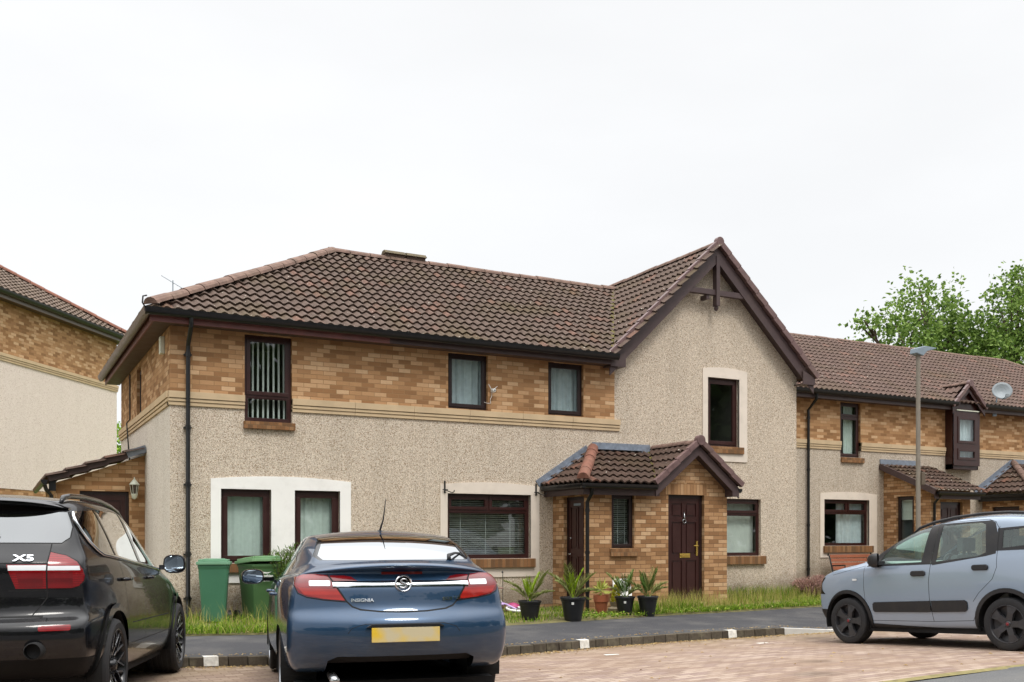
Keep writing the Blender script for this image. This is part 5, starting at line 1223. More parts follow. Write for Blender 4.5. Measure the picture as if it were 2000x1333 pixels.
# ================================================================ CARS
def g1(a, b, t): return a + (b - a) * t
class Car:
    def __init__(s, root, L, rows, A, B, sub=2, crown=.03):
        s.root, s.L = root, L
        verts, faces = [], []
        na, nb = len(A) - 1, len(B) - 1; nrow = len(rows); per = 2 * (na + nb)
        def wd(r, a):
            wr, wm, wf = r[4:7]
            if a < .3: return wr + (wm - wr) * sin(pi / 2 * a / .3)
            if a > .7: return wf + (wm - wf) * sin(pi / 2 * (1 - a) / .3)
            return wm
        def edge(r, a):   # side point: (lat, l, z)
            lr, zr, lf, zf, wr, wm, wf, kr, kf, zdr, zdf, bow = r
            return wd(r, a), g1(lr + kr, lf - kf, a), g1(zr + zdr, zf + zdf, a) + bow * 4 * a * (1 - a)
        for r in rows:
            lr, zr, lf, zf, wr, wm, wf, kr, kf, zdr, zdf, bow = r
            ring_ = []
            for b in B[:-1]: ring_.append((b * wr, lr + kr * abs(b) ** 2.4, zr + zdr * abs(b) ** 2))
            for a in A[:-1]: w_, l, z = edge(r, a); ring_.append((w_, l, z))
            for b in reversed(B[1:]): ring_.append((b * wf, lf - kf * abs(b) ** 2.4, zf + zdf * abs(b) ** 2))
            for a in reversed(A[1:]): w_, l, z = edge(r, a); ring_.append((-w_, l, z))
            verts += ring_
        for k in range(nrow - 1):
            for j in range(per): faces.append((k * per + j, k * per + (j + 1) % per, (k + 1) * per + (j + 1) % per, (k + 1) * per + j))
        def lid(base, r, flip, cr):
            idx = {}
            for i in range(nb + 1): idx[(i, 0)] = base + i; idx[(i, na)] = base + nb + na + (nb - i)
            for j in range(na + 1): idx[(nb, j)] = base + nb + j; idx[(0, j)] = base + (2 * nb + na + (na - j)) % per
            for i in range(1, nb):
                for j in range(1, na):
                    b, a = B[i], A[j]; w_, l, z = edge(r, a)
                    lr, lf = r[0] + r[7] * abs(b) ** 2.4, r[2] - r[8] * abs(b) ** 2.4
                    z0 = g1(r[1] + r[9] * b * b, r[3] + r[10] * b * b, a) + r[11] * 4 * a * (1 - a)
                    verts.append((b * w_, g1(lr, lf, a), z0 + cr * (1 - b * b) * min(1, 6 * a * (1 - a)))); idx[(i, j)] = len(verts) - 1
            for i in range(nb):
                for j in range(na):
                    q = (idx[(i, j)], idx[(i + 1, j)], idx[(i + 1, j + 1)], idx[(i, j + 1)]); faces.append(q if not flip else q[::-1])
        lid((nrow - 1) * per, rows[-1], False, crown); lid(0, rows[0], True, 0)
        me = bpy.data.meshes.new('tmp'); me.from_pydata([(x, l - L / 2, z) for x, l, z in verts], [], faces); me.update()
        o = bpy.data.objects.new('tmp', me); COL.objects.link(o)
        m = o.modifiers.new('s', 'SUBSURF'); m.levels = m.render_levels = sub
        dg = bpy.context.evaluated_depsgraph_get(); me2 = bpy.data.meshes.new_from_object(o.evaluated_get(dg))
        s.bm = bmesh.new(); s.bm.from_mesh(me2); bmesh.ops.recalc_face_normals(s.bm, faces=s.bm.faces)
        bpy.data.objects.remove(o); bpy.data.meshes.remove(me); bpy.data.meshes.remove(me2)
        s.lay = s.bm.faces.layers.int.new('sel'); s.parts = []; s.bm.normal_update()
        for f in s.bm.faces: f.material_index = 0
    def part(s, name, mat, off=0.0, parent=None, label=None):
        s.parts.append([name, mat, off, parent, label]); return len(s.parts)
    def cut(s, pid, poly, view='R', only=None, nmin=.25, where=None):
        """view R/L = side outlines (l,z); B = from behind (x,z); F = from the front; T = from above (x,l)"""
        bm, lay = s.bm, s.lay
        h = s.L / 2
        ax = {'R': (1, 2), 'L': (1, 2), 'B': (0, 2), 'F': (0, 2), 'T': (0, 1)}[view]
        P = [tuple((q[k] - h) if ax[k] == 1 else q[k] for k in (0, 1)) for q in poly]
        area = sum(p[0] * q[1] - q[0] * p[1] for p, q in zip(P, P[1:] + P[:1]))
        if area < 0: P = P[::-1]
        test = {'R': lambda f, c: c.x > 0 and f.normal.x > nmin, 'L': lambda f, c: c.x < 0 and f.normal.x < -nmin, 'B': lambda f, c: f.normal.y < -nmin and c.y < 0,
                'F': lambda f, c: f.normal.y > nmin and c.y > 0, 'T': lambda f, c: f.normal.z > nmin}[view]
        u0, u1 = min(p[0] for p in P), max(p[0] for p in P); v0, v1 = min(p[1] for p in P), max(p[1] for p in P)
        cand = []
        for f in bm.faces:
            f[lay] = 0
            if only is not None and f.material_index not in only: continue
            us = [v.co[ax[0]] for v in f.verts]; vs = [v.co[ax[1]] for v in f.verts]
            if max(us) < u0 or min(us) > u1 or max(vs) < v0 or min(vs) > v1: continue
            c_ = f.calc_center_median()
            if where and not where(c_): continue
            if test(f, c_): f[lay] = 1; cand.append(f)
        for p, q in zip(P, P[1:] + P[:1]):
            d = (q[0] - p[0], q[1] - p[1]); n = [0, 0, 0]; n[ax[0]] = d[1]; n[ax[1]] = -d[0]; co = [0, 0, 0]; co[ax[0]], co[ax[1]] = p
            n = Vector(n); co = Vector(co)
            if n.length < 1e-9 or not cand: continue
            n.normalize()
            ed = set(e for f in cand for e in f.edges); vv = set(v for f in cand for v in f.verts)
            bmesh.ops.bisect_plane(bm, geom=list(cand) + list(ed) + list(vv), dist=1e-6, plane_co=co, plane_no=n)
            new = []
            for f in bm.faces:
                if f[lay]:
                    if (f.calc_center_median() - co).dot(n) < 0: new.append(f)
                    else: f[lay] = 0
            cand = new
        for f in cand: f.material_index = pid
        return cand
    def both(s, ids, poly, **k):
        s.cut(ids[0], poly, 'L', **k); s.cut(ids[1], poly, 'R', **k)
    def mir(s, ids, poly, view='B', **k):
        s.cut(ids[1], poly, view, **k); s.cut(ids[0], [(-x, z) for x, z in poly], view, **k)
    def line(s, pid, pts, view, w=.007, **k):
        for (a, b) in zip(pts, pts[1:]):
            d = Vector((b[0] - a[0], b[1] - a[1])); n = Vector((-d.y, d.x)).normalized() * w / 2; e = d.normalized() * w * .4
            a2, b2 = Vector(a) - e, Vector(b) + e
            s.cut(pid, [tuple(a2 - n), tuple(b2 - n), tuple(b2 + n), tuple(a2 + n)], view, **k)
    def circle(s, l, z, r, n=40): return [(l + r * cos(2 * pi * k / n), z + r * sin(2 * pi * k / n)) for k in range(n)]
    def finish(s, body_mat, skip=(), body_name='body'):
        s.bm.normal_update(); s.objs = {}
        defs = [[body_name, body_mat, 0, None, None]] + s.parts
        groups = {}
        gaps = [k + 1 for k, p in enumerate(s.parts) if p[0] == 'panel_gap']
        for f in s.bm.faces: groups.setdefault(0 if f.material_index in gaps else f.material_index, []).append(f)
        for pid, (name, mat, off, par, label) in enumerate(defs):
            if pid in skip or pid not in groups: continue
            vid, vs, ns, fs = {}, [], [], []
            for f in groups[pid]:
                row = []
                for v in f.verts:
                    if v.index not in vid: pass
                    if v not in vid: vid[v] = len(vs); vs.append(tuple(v.co + v.normal * off)); ns.append(tuple(v.normal))
                    row.append(vid[v])
                fs.append(row)
            me = bpy.data.meshes.new(name); me.from_pydata(vs, [], fs); me.update()
            for p in me.polygons: p.use_smooth = True
            me.materials.append(mat)
            if pid == 0:
                me.materials.append(M['gap'])
                for p, f in zip(me.polygons, groups[0]): p.material_index = 1 if f.material_index in gaps else 0
            me.normals_split_custom_set_from_vertices(ns)
            o = bpy.data.objects.new(name, me); COL.objects.link(o); o.parent = s.objs[par] if par is not None else s.root
            if label: o['label'] = label
            s.objs[pid] = o
        s.bm.free()
        return s.objs
    def arch_liner(s, l, z, r, w_in, w_out, mat):
        for sg in (-1, 1):
            m = MB(); n = 24
            a = m.add([(sg * w_out, l - s.L / 2 + r * cos(pi * (k / n * 1.16 - .08)), z + r * sin(pi * (k / n * 1.16 - .08))) for k in range(n + 1)])
            b = m.add([(sg * w_in, l - s.L / 2 + r * cos(pi * (k / n * 1.16 - .08)), z + r * sin(pi * (k / n * 1.16 - .08))) for k in range(n + 1)])
            for k in range(n): m.face((a + k, a + k + 1, b + k + 1, b + k))
            m.face([b + k for k in range(n + 1)])
            m.build('wheel_arch', mat, s.root, smooth=False)

M['tyre'] = simple('tyre_rubber', C(30, 30, 32), .8, var=.15, scale=30, dirt=.08)
M['rim_black'] = simple('satin_black_rim', C(50, 50, 53), .4, spec=.5, var=.1, scale=20, dirt=.06)
M['rim_dark'] = simple('gloss_dark_rim', C(34, 34, 36), .25, metal=.4, spec=.6, var=.1, dirt=.05)
M['polish'] = simple('polished_alloy', C(190, 192, 196), .25, metal=.9, var=.05)
M['rim_silver'] = simple('silver_rim', C(150, 152, 156), .35, metal=.8, var=.06, dirt=.1)
M['liner'] = simple('arch_liner', C(14, 14, 14), .9, var=.1)
M['under'] = simple('underbody', C(16, 16, 17), .9, var=.1)
M['trim'] = simple('black_trim', C(30, 30, 33), .55, var=.1, scale=15, dirt=.08)
M['suv_trim'] = simple('soot_black_plastic', C(13, 13, 14), .6, spec=.2, var=.15)
M['gloss'] = simple('gloss_black_trim', C(12, 12, 13), .12, coat=.5)
M['gap'] = simple('shut_line', C(8, 8, 9), .8)
M['chrome'] = simple('chrome', C(225, 228, 232), .08, metal=1.0, var=.02)
M['seat'] = simple('car_seat', C(58, 58, 62), .85, var=.12, scale=20)
M['seat_light'] = simple('light_car_seat', C(126, 132, 130), .85, var=.12, scale=20)
M['dash'] = simple('pale_dashboard', C(176, 188, 180), .6, var=.06)
M['mirror'] = simple('mirror_glass', C(150, 162, 172), .03, metal=1.0, var=.01)
def lamp_mat(name, col, lines=26, dark=C(70, 6, 10)):
    t = NT(name); o = t.coord(); sp = t.n('ShaderNodeSeparateXYZ'); t.l(o, sp.inputs[0])
    wv = t.math('FRACT', t.math('MULTIPLY', sp.outputs[2], lines)); c = t.mix(t.mr(wv, .35, .65, 0, .45), col, dark)
    c = t.mix(t.mr(t.noise(o, 7, 3), .4, .7, 0, .45), c, dark)
    return t.bsdf(c, .2, 0, .3, None, .6, .02)
M['lamp_red'] = lamp_mat('red_lamp', C(140, 14, 22), 60); M['lamp_red2'] = lamp_mat('deep_red_lamp', C(118, 14, 20), 14)
M['lamp_orange'] = lamp_mat('orange_red_lamp', C(158, 40, 32), 20, C(112, 14, 16))
M['lamp_white'] = simple('clear_lamp', C(214, 216, 218), .15, coat=1.0, var=.04)

def wheel(root, x, y, z, Rr, W, rim, style, side, mats, zrot=0.0):
    """side = +1 when the outer face looks to +x"""
    m = MB(); o_ = side * W / 2
    def disc(prof): m.lathe([(r, side * h) for r, h in prof], 48, (0, 0, 0), 'x')
    disc([(rim * 1.01, W * .5), (rim * .985, W * .51), (rim * .95, W * .44), (rim * .93, W * .15), (rim * .6, W * .05), (.03, W * .05)])
    n = {'five': 5, 'multi': 10, 'seven': 7}[style]
    def bar(a0, r0, w0, r1, w1, a1, d0, d1, mb):
        p0 = Vector((0, cos(a0) * r0, sin(a0) * r0)); p1 = Vector((0, cos(a1) * r1, sin(a1) * r1))
        t_ = (p1 - p0).normalized(); s_ = Vector((0, -t_.z, t_.y))
        q = [p0 - s_ * w0, p0 + s_ * w0, p1 + s_ * w1, p1 - s_ * w1]
        X = lambda p, d: Vector((side * d, p.y, p.z))
        i = mb.add([X(q[0], d0[0]), X(q[1], d0[0]), X(q[2], d1[0]), X(q[3], d1[0]), X(q[0], d0[1]), X(q[1], d0[1]), X(q[2], d1[1]), X(q[3], d1[1])])
        for f in ((3, 2, 1, 0), (4, 5, 6, 7), (0, 1, 5, 4), (1, 2, 6, 5), (2, 3, 7, 6), (3, 0, 4, 7)): mb.face([i + k for k in f])
    ed = MB()
    for k in range(n):
        a = 2 * pi * k / n + zrot
        if style == 'five':
            bar(a, rim * .12, rim * .17, rim * .62, rim * .16, a, (W * .2, W * .40), (W * .22, W * .46), m); bar(a, rim * .60, rim * .16, rim * .95, rim * .30, a, (W * .22, W * .46), (W * .25, W * .45), m)
        elif style == 'seven':
            bar(a, rim * .12, rim * .09, rim * .95, rim * .10, a, (W * .2, W * .36), (W * .25, W * .44), m)
        else:
            da = .13 if k % 2 else -.13
            bar(a, rim * .15, rim * .05, rim * .55, rim * .04, a + da * .2, (W * .15, W * .30), (W * .25, W * .40), m)
            for sg in (-1, 1):
                bar(a + da * .2, rim * .52, rim * .038, rim * .96, rim * .05, a + da * .2 + sg * .17, (W * .25, W * .40), (W * .28, W * .46), m)
                bar(a + da * .2 + sg * .02, rim * .50, rim * .018, rim * .95, rim * .024, a + da * .2 + sg * .20, (W * .40, W * .408), (W * .462, W * .468), ed)
            bar(a + .02, rim * .18, rim * .016, rim * .52, rim * .016, a + da * .2 + .02, (W * .30, W * .308), (W * .40, W * .408), ed)
    m.lathe([(.001, side * W * .47), (rim * .13, side * W * .46), (rim * .17, side * W * .40), (rim * .2, side * W * .15)], 24, (0, 0, 0), 'x')
    for k in range(5): a = 2 * pi * k / 5 + .6; m.lathe([(.001, side * W * .425), (.011, side * W * .42), (.012, side * W * .3)], 8, (0, cos(a) * rim * .24, sin(a) * rim * .24), 'x')
    w_ = m.build('wheel', M[mats[0]], root, smooth=True, autosm=.5); w_.location = (x, y, z)
    if ed.v: ed.build('spoke_edge', M['polish'], w_)
    t = MB(); hw = W / 2
    prof = [(rim, -hw * .92), (rim * 1.03, -hw), (g1(rim, Rr, .6), -hw * 1.05), (Rr * .972, -hw * .93), (Rr * .995, -hw * .76)]
    k = 5
    for i in range(k):
        c_ = -hw * .7 + 2 * hw * .7 * i / (k - 1)
        prof += [(Rr, c_ - .008), (Rr, c_ + .008), (Rr - .007, c_ + .011), (Rr - .007, c_ + 2 * hw * .7 / (k - 1) - .011)] if i < k - 1 else [(Rr, c_)]
    prof += [(Rr * .995, hw * .76), (Rr * .972, hw * .93), (g1(rim, Rr, .6), hw * 1.05), (rim * 1.03, hw), (rim, hw * .92)]
    t.lathe(prof, 56, (0, 0, 0), 'x'); t.build('tyre', M['tyre'], w_, smooth=True, autosm=.55)
    if len(mats) > 1:
        c_ = MB(); c_.lathe([(.001, side * W * .478), (rim * .085, side * W * .472), (rim * .09, side * W * .46)], 20, (0, 0, 0), 'x'); c_.build('centre_cap', M[mats[1]], w_, smooth=True)
    return w_

def seats(root, L, rows, mat, rest=True):
    """rows: (l, floor z, half spacing, width, back height)"""
    for (l, z, xs_, w_, h) in rows:
        for sx in xs_:
            m = MB(); y = l - L / 2
            m.box(sx - w_ / 2, y - .22, z, sx + w_ / 2, y + .28, z + .16)
            m.prism([(y - .18, z + .1), (y - .06, z + .12), (y - .20, z + h), (y - .30, z + h)], lambda u, v, d: (d, u, v), sx - w_ / 2 + .02, sx + w_ / 2 - .02)
            if rest:
                k = w_ if w_ > .7 else .3
                for cx in ((sx - .35, sx + .35) if w_ > .7 else (sx,)):
                    m.prism([(y - .30, z + h + .04), (y - .21, z + h + .04), (y - .23, z + h + .21), (y - .31, z + h + .21)], lambda u, v, d: (d, u, v), cx - .13, cx + .13)
                    for q in (-.05, .05): m.tube([(cx + q, y - .26, z + h - .02), (cx + q, y - .26, z + h + .08)], .006, 5)
            m.build('seat', mat, root, bevel=.025)
def steering(root, L, l, x, z, r=.185):
    m = MB(); ti = R(64); c_ = Vector((x, l - L / 2, z)); rot = Matrix.Rotation(R(26), 3, 'X')
    n = 28; mm = 6; idx = []
    for i in range(n):
        a = 2 * pi * i / n; row = []
        for j in range(mm):
            b = 2 * pi * j / mm; rr = r + .015 * cos(b); v = Vector((rr * cos(a), .015 * sin(b), rr * sin(a))); row.append(c_ + Matrix.Rotation(-R(24), 3, 'X') @ v)
        idx.append(m.add(row))
    for i in range(n):
        for j in range(mm): m.face((idx[i] + j, idx[(i + 1) % n] + j, idx[(i + 1) % n] + (j + 1) % mm, idx[i] + (j + 1) % mm))
    m.tube([c_ + Vector((-r, 0, 0)), c_ + Vector((0, .03, 0)), c_ + Vector((r, 0, 0))], .018, 6); m.tube([c_ + Vector((0, .03, 0)), c_ + Vector((0, .4, -.16))], .03, 6)
    m.build('steering_wheel', M['black'], root, smooth=True)
def mirror_part(root, L, l, x, z, sd, mat, size=(.20, .14, .16), stalk=.08, twist=.03, inset=0.0):
    """door mirror: housing with a glass that looks back"""
    y = l - L / 2; w_, h, d = size
    m = MB(); n = 14; prof = []
    rings = []
    for (dy, k) in ((-.0, .94), (.02, 1.0), (d * .5, .94), (d * .8, .72), (d, .30)):
        rings.append(m.add([(x + sd * (stalk + w_ / 2) + k * w_ / 2 * (abs(cos(2 * pi * j / n)) ** .7) * (1 if cos(2 * pi * j / n) >= 0 else -1), y + dy - sd * k * twist * cos(2 * pi * j / n), z + k * h / 2 * (abs(sin(2 * pi * j / n)) ** .7) * (1 if sin(2 * pi * j / n) >= 0 else -1)) for j in range(n)]))
    for a, b in zip(rings, rings[1:]):
        for j in range(n): m.face((a + j, a + (j + 1) % n, b + (j + 1) % n, b + j))
    m.face([rings[-1] + j for j in range(n)])
    if not inset: m.face([rings[0] + j for j in range(n)])
    m.prism([(y + .03, z - h * .30), (y + .11, z - h * .30), (y + .11, z - h * .05), (y + .03, z - h * .05)], lambda u, v, dd: (dd, u, v), x, x + sd * (stalk + w_ * .3))
    o = m.build('door_mirror', mat, root, smooth=True, autosm=.7)
    g = MB(); k = .84
    g.poly([(x + sd * (stalk + w_ / 2) + k * w_ / 2 * (abs(cos(2 * pi * j / n)) ** .7) * (1 if cos(2 * pi * j / n) >= 0 else -1), y - .004 + inset - sd * .84 * twist * cos(2 * pi * j / n), z + k * h / 2 * (abs(sin(2 * pi * j / n)) ** .7) * (1 if sin(2 * pi * j / n) >= 0 else -1)) for j in range(n)])
    g.build('mirror_glass', M['mirror'], o)
    return o
def roundpoly(u0, u1, v0, v1, r, n=4):
    out = []
    for (cx, cy, a0) in ((u1 - r, v1 - r, 0), (u0 + r, v1 - r, 90), (u0 + r, v0 + r, 180), (u1 - r, v0 + r, 270)):
        for k in range(n + 1): a = R(a0 + 90 * k / n); out.append((cx + r * cos(a), cy + r * sin(a)))
    return out
def side_handle(root, L, l0, l1, z0, x, sd, mat, tilt=0.0, parent=None):
    m = MB(); y0, y1 = l0 - L / 2, l1 - L / 2
    m.tube([(x + sd * .0, y0, z0), (x + sd * .03, y0 + .02, z0), (x + sd * .038, (y0 + y1) / 2, z0 + tilt / 2), (x + sd * .03, y1 - .02, z0 + tilt), (x, y1, z0 + tilt)], [.012, .016, .017, .016, .012], 8)
    return m.build('door_handle', mat, root, smooth=True)
def car_root(name, label, x, y, head, rise, L, wb, lr):
    """rise = ground height at front axle minus rear axle; root on the ground at mid length"""
    zr, zf = rise; ro = thing(name, label, 'car', (x, y, 0), 0)
    p = math.atan2(zf - zr, wb); ro.rotation_euler = (p, 0, -R(head)); ro.location.z = zr + (zf - zr) * (L / 2 - lr) / wb
    return ro

A_ = [0, .025, .07, .14, .22, .32, .42, .52, .62, .72, .80, .88, .95, .98, 1]
B_ = [-1, -.9, -.66, -.33, 0, .33, .66, .9, 1]

# ---------------------------------------------------------------- blue saloon, seen from behind
L = 4.84; LR_, WB = 1.02, 2.737
saloon = car_root('blue_hatchback_saloon', 'dark blue saloon seen from behind with a yellow plate and chrome tailgate bar', .800, -6.98, 12, (.06, .02), L, WB, LR_)
#        lr   zr    lf    zf   wr   wm   wf   kr   kf  zdr  zdf  bow
rows = [(.62, .31, L - .55, .20, .74, .80, .62, .10, .18, 0, 0, 0),
        (.26, .355, L - .22, .21, .80, .86, .74, .16, .26, -.02, 0, 0),
        (.10, .455, L - .08, .30, .845, .905, .80, .23, .34, -.04, 0, 0),
        (.035, .56, L - .02, .46, .862, .915, .83, .25, .36, -.015, 0, 0),
        (.0, .68, L, .58, .862, .918, .83, .25, .36, .0, 0, 0),
        (.03, .775, L - .03, .66, .855, .916, .82, .25, .36, .0, 0, .01),
        (.085, .815, L - .08, .72, .845, .914, .80, .25, .34, .01, 0, .02),
        (.115, .90, L - .28, .80, .835, .915, .76, .22, .28, .0, -.03, .03),
        (.128, 1.02, L - .70, .89, .815, .905, .76, .22, .12, -.01, -.03, .02),
        (.205, 1.098, L - 1.10, .955, .785, .885, .75, .22, .06, -.02, -.02, .01),
        (.215, 1.136, L - 1.28, .99, .76, .87, .75, .27, .04, -.035, -.02, .0),
        (.072, 1.160, L - 1.36, 1.005, .735, .855, .74, .36, .04, -.05, -.02, -.02),
        (.125, 1.195, L - 1.42, 1.02, .70, .845, .74, .42, .05, -.045, -.02, -.02),
        (.25, 1.198, L - 1.46, 1.03, .655, .83, .735, .38, .08, -.01, -.02, -.02),
        (.46, 1.272, L - 1.72, 1.13, .625, .77, .69, .24, .14, -.015, -.02, .0),
        (.72, 1.352, L - 2.00, 1.27, .60, .70, .65, .18, .16, -.02, -.02, .02),
        (1.00, 1.408, L - 2.22, 1.375, .575, .645, .62, .12, .17, -.025, -.02, .025),
        (1.16, 1.424, L - 2.32, 1.405, .555, .615, .59, .10, .17, -.025, -.02, .03)]
car = Car(saloon, L, rows, A_, B_, 2, .028)
M['blue'] = paint_mat('blue_metallic_paint', C(36, 64, 92), .40, .30, .07)
M['dark_glass'] = glass_mat('dark_car_glass', (.05, .055, .06, 1), 3.2, 1.55)
M['side_glass'] = glass_mat('saloon_side_glass', (.22, .25, .25, 1), 1.6)
M['rear_glass'] = glass_mat('rear_screen', (.10, .11, .12, 1), 4.2, 1.6)
G = car.part
gap = G('panel_gap', M['gap'], -.006); rg = G('rear_window', M['rear_glass'], -.004); rs = G('window_seal', M['gloss'], -.002)
tl = [G('tail_light', M['lamp_red2'], .004), G('tail_light', M['lamp_red2'], .004)]; tli = [G('tail_light', M['lamp_red2'], .003), G('tail_light', M['lamp_red2'], .003)]
low = [G('lamp_segment', M['lamp_orange'], .005, tl[0]), G('lamp_segment', M['lamp_orange'], .005, tl[1])]
clr = [G('reverse_lamp', M['lamp_white'], .006, tl[0]), G('reverse_lamp', M['lamp_white'], .006, tl[1])]
dif = G('diffuser', M['under'], -.07); rec = G('plate_recess', M['blue'], 0.0)
chl = [G('window_chrome', M['chrome'], .003), G('window_chrome', M['chrome'], .003)]
bpl = [G('pillar_trim', M['gloss'], .001), G('pillar_trim', M['gloss'], .001)]
swn = [[G('side_window', M['side_glass'], -.003) for _ in range(3)] for _ in range(2)]
ws = G('windscreen', M['side_glass'], -.003); hl = [G('headlight', M['lamp_white'], .003), G('headlight', M['lamp_white'], .003)]
ar = G('arch', M['blue'], 0.0)
# rear window, glossy seal round it
car.cut(rs, [(-.60, 1.208), (.60, 1.208), (.645, 1.24), (.57, 1.396), (.46, 1.408), (0, 1.424), (-.46, 1.408), (-.57, 1.396), (-.645, 1.24)], 'B', nmin=.05)
car.cut(rg, [(-.575, 1.214), (.575, 1.214), (.612, 1.25), (.545, 1.380), (.44, 1.396), (0, 1.414), (-.44, 1.396), (-.545, 1.380), (-.612, 1.25)], 'B', only=(rs,), nmin=.05)
outer = [(.435, .90), (.60, .915), (.72, .935), (.78, .965), (.805, 1.02), (.80, 1.075), (.56, 1.093)]
car.mir(tl, outer, 'B', nmin=.02)
car.mir(tl, [(.56, 1.093), (.80, 1.075), (.74, 1.098), (.66, 1.104)], 'B', nmin=.02)
inner = [(.535, 1.050), (.545, 1.092), (.44, 1.092), (.39, 1.082), (.345, 1.052)]
car.mir(tli, inner, 'B', nmin=.02)
car.mir(low, [(.44, .905), (.60, .918), (.74, .950), (.78, 1.0), (.50, .99)], 'B', only=tl, nmin=.02)
car.mir(clr, roundpoly(.545, .70, 1.012, 1.052, .008), 'B', only=tl + low, nmin=.02)
car.line(gap, [(.56, 1.098), (.428, .895), (.39, .858), (.33, .835), (.18, .820), (0, .815), (-.18, .820), (-.33, .835), (-.39, .858), (-.428, .895), (-.56, 1.098)], 'B', .012, nmin=.02)
car.line(gap, [(.428, .893), (.60, .908), (.72, .928), (.786, .958), (.81, 1.02)], 'B', .008, nmin=.02); car.line(gap, [(-.428, .893), (-.60, .908), (-.72, .928), (-.786, .958), (-.81, 1.02)], 'B', .008, nmin=.02)
car.cut(rec, [(-.42, .60), (.42, .60), (.40, .69), (.30, .725), (-.30, .725), (-.40, .69)], 'B')
car.line(gap, [(-.43, .66), (-.40, .70), (-.30, .73), (.30, .73), (.40, .70), (.43, .66)], 'B', .005)  # no shut line: dark arc painted as the shade along the recess top
car.cut(dif, [(-.60, .20), (.60, .20), (.57, .445), (.50, .48), (-.50, .48), (-.57, .445)], 'B', nmin=-.5)
DLO = [(1.06, 1.095), (1.02, 1.125), (1.10, 1.20), (1.62, 1.345), (2.2, 1.372), (2.62, 1.335), (3.28, 1.055), (3.34, 1.01)]
ex = lambda p, k: [((u - 2.1) * k + 2.1, (v - 1.16) * (1 + (k - 1) * 6) + 1.16) for u, v in p]
car.both(chl, ex(DLO, 1.018)); car.both(bpl, DLO, only=chl)
for sd, v in ((0, 'L'), (1, 'R')):
    for k, (a, b) in enumerate(((.95, 1.36), (1.40, 2.06), (2.14, 3.4))):
        car.cut(swn[sd][k], [(a, .9), (b, .9), (b - .02, 1.45), (a - .02, 1.45)], v, only=(bpl[sd],))
    car.line(gap, [(2.10, 1.00), (2.12, .42), (2.2, .30)], v); car.line(gap, [(1.30, 1.06), (1.42, .75), (1.55, .42)], v); car.line(gap, [(3.36, 1.0), (3.42, .42)], v)
    car.line(gap, roundpoly(.62, .84, .88, 1.02, .05) + roundpoly(.62, .84, .88, 1.02, .05)[:1], v, .006)
car.cut(ws, [(-.64, 1.05), (.64, 1.05), (.53, 1.385), (-.53, 1.385)], 'F', nmin=.1); car.mir(hl, [(.46, .68), (.80, .70), (.78, .82), (.55, .80)], 'F', nmin=.05)
for (l, zc) in ((LR_, .33), (LR_ + WB, .33)): car.both((ar, ar), car.circle(l, zc, .365)); car.both((99, 99), car.circle(l, zc, .350), only=(ar,))
obs = car.finish(M['blue'], skip=(99,))
for l in (LR_, LR_ + WB): car.arch_liner(l, .33, .36, .62, .90, M['liner'])
for sd in (-1, 1):
    for l in (LR_, LR_ + WB): wheel(saloon, sd * .772, l - L / 2, .335, .335, .225, .225, 'seven', sd, ('rim_silver',), .2)
# chrome tailgate bar, badge, lettering, plate
def rear_pt(x, z, off): # depth of the tail at a place, by ray cast against the finished body
    best = None
    for k in obs:
        o = obs[k]; hit, loc, nrm, _ = o.ray_cast(Vector((x, -4, z)), Vector((0, 1, 0)))
        if hit and (best is None or loc.y < best[0]): best = (loc.y, nrm)
    return best[0] - off if best else -L / 2
m = MB(); n = 40
pts = [(-.53 + 1.06 * k / n) for k in range(n + 1)]
prof = [(-.002, .0), (.010, .006), (.017, .020), (.017, .032), (.010, .046), (-.002, .052)]
idx = [m.add([(x, rear_pt(x, 1.002 + h, off + .0), 1.000 + h + .003 * (1 - (x / .53) ** 2)) for off, h in prof]) for x in pts]
for a, b in zip(idx, idx[1:]):
    for j in range(len(prof) - 1): m.face((a + j, b + j, b + j + 1, a + j + 1))
m.face([idx[0] + j for j in range(6)]); m.face([idx[-1] + j for j in range(6)])
m.build('tailgate_bar', M['chrome'], saloon, smooth=True, autosm=.9)
yb = rear_pt(0, 1.035, .014)
m = MB(); m.lathe([(.001, .0), (.050, .0), (.054, -.016), (.060, -.022), (.066, -.016), (.068, .01)], 40, (0, yb, 1.032), 'y'); bd = m.build('badge', M['chrome'], saloon, smooth=True, autosm=.5)
m = MB(); m.lathe([(.001, -.006), (.050, -.004)], 32, (0, yb, 1.032), 'y'); m.build('badge_field', M['gloss'], bd)
m = MB(); e = yb - .012
m.tube([(.030, e, 1.052), (.018, e, 1.064), (-.004, e, 1.066), (-.020, e, 1.054), (-.018, e, 1.040), (.002, e, 1.032), (.020, e, 1.024), (.022, e, 1.008), (.006, e, .997), (-.016, e, .999), (-.030, e, 1.010)], [.003, .006, .008, .009, .010, .010, .010, .009, .008, .006, .003], 8); m.build('badge_emblem', M['polish'], bd, smooth=True)
def rear_text(nm, body, size, mat, x, z, sx, bold=.0, sh=0.0, root=saloon):
    y = rear_pt(x, z, .009); y2 = rear_pt(x + .05, z, .004); y0 = rear_pt(x - .05, z, .004); yu = rear_pt(x, z + .03, .004); yd = rear_pt(x, z - .03, .004)
    yaw = math.atan2(y2 - y0, .10); pit = math.atan2(yu - yd, .06)
    return text_obj(nm, body, size, mat, root, (x, y, z), (R(90) - pit, 0, yaw), sh, .003, bold, sx)
rear_text('lettering', 'INSIGNIA', .036, M['chrome'], -.315, .905, 1.15, .0008)
rear_text('lettering', 'eco', .052, M['chrome'], .345, .915, 1.1, .0008); rear_text('lettering', 'FLEX', .036, M['chrome'], .428, .915, .8)
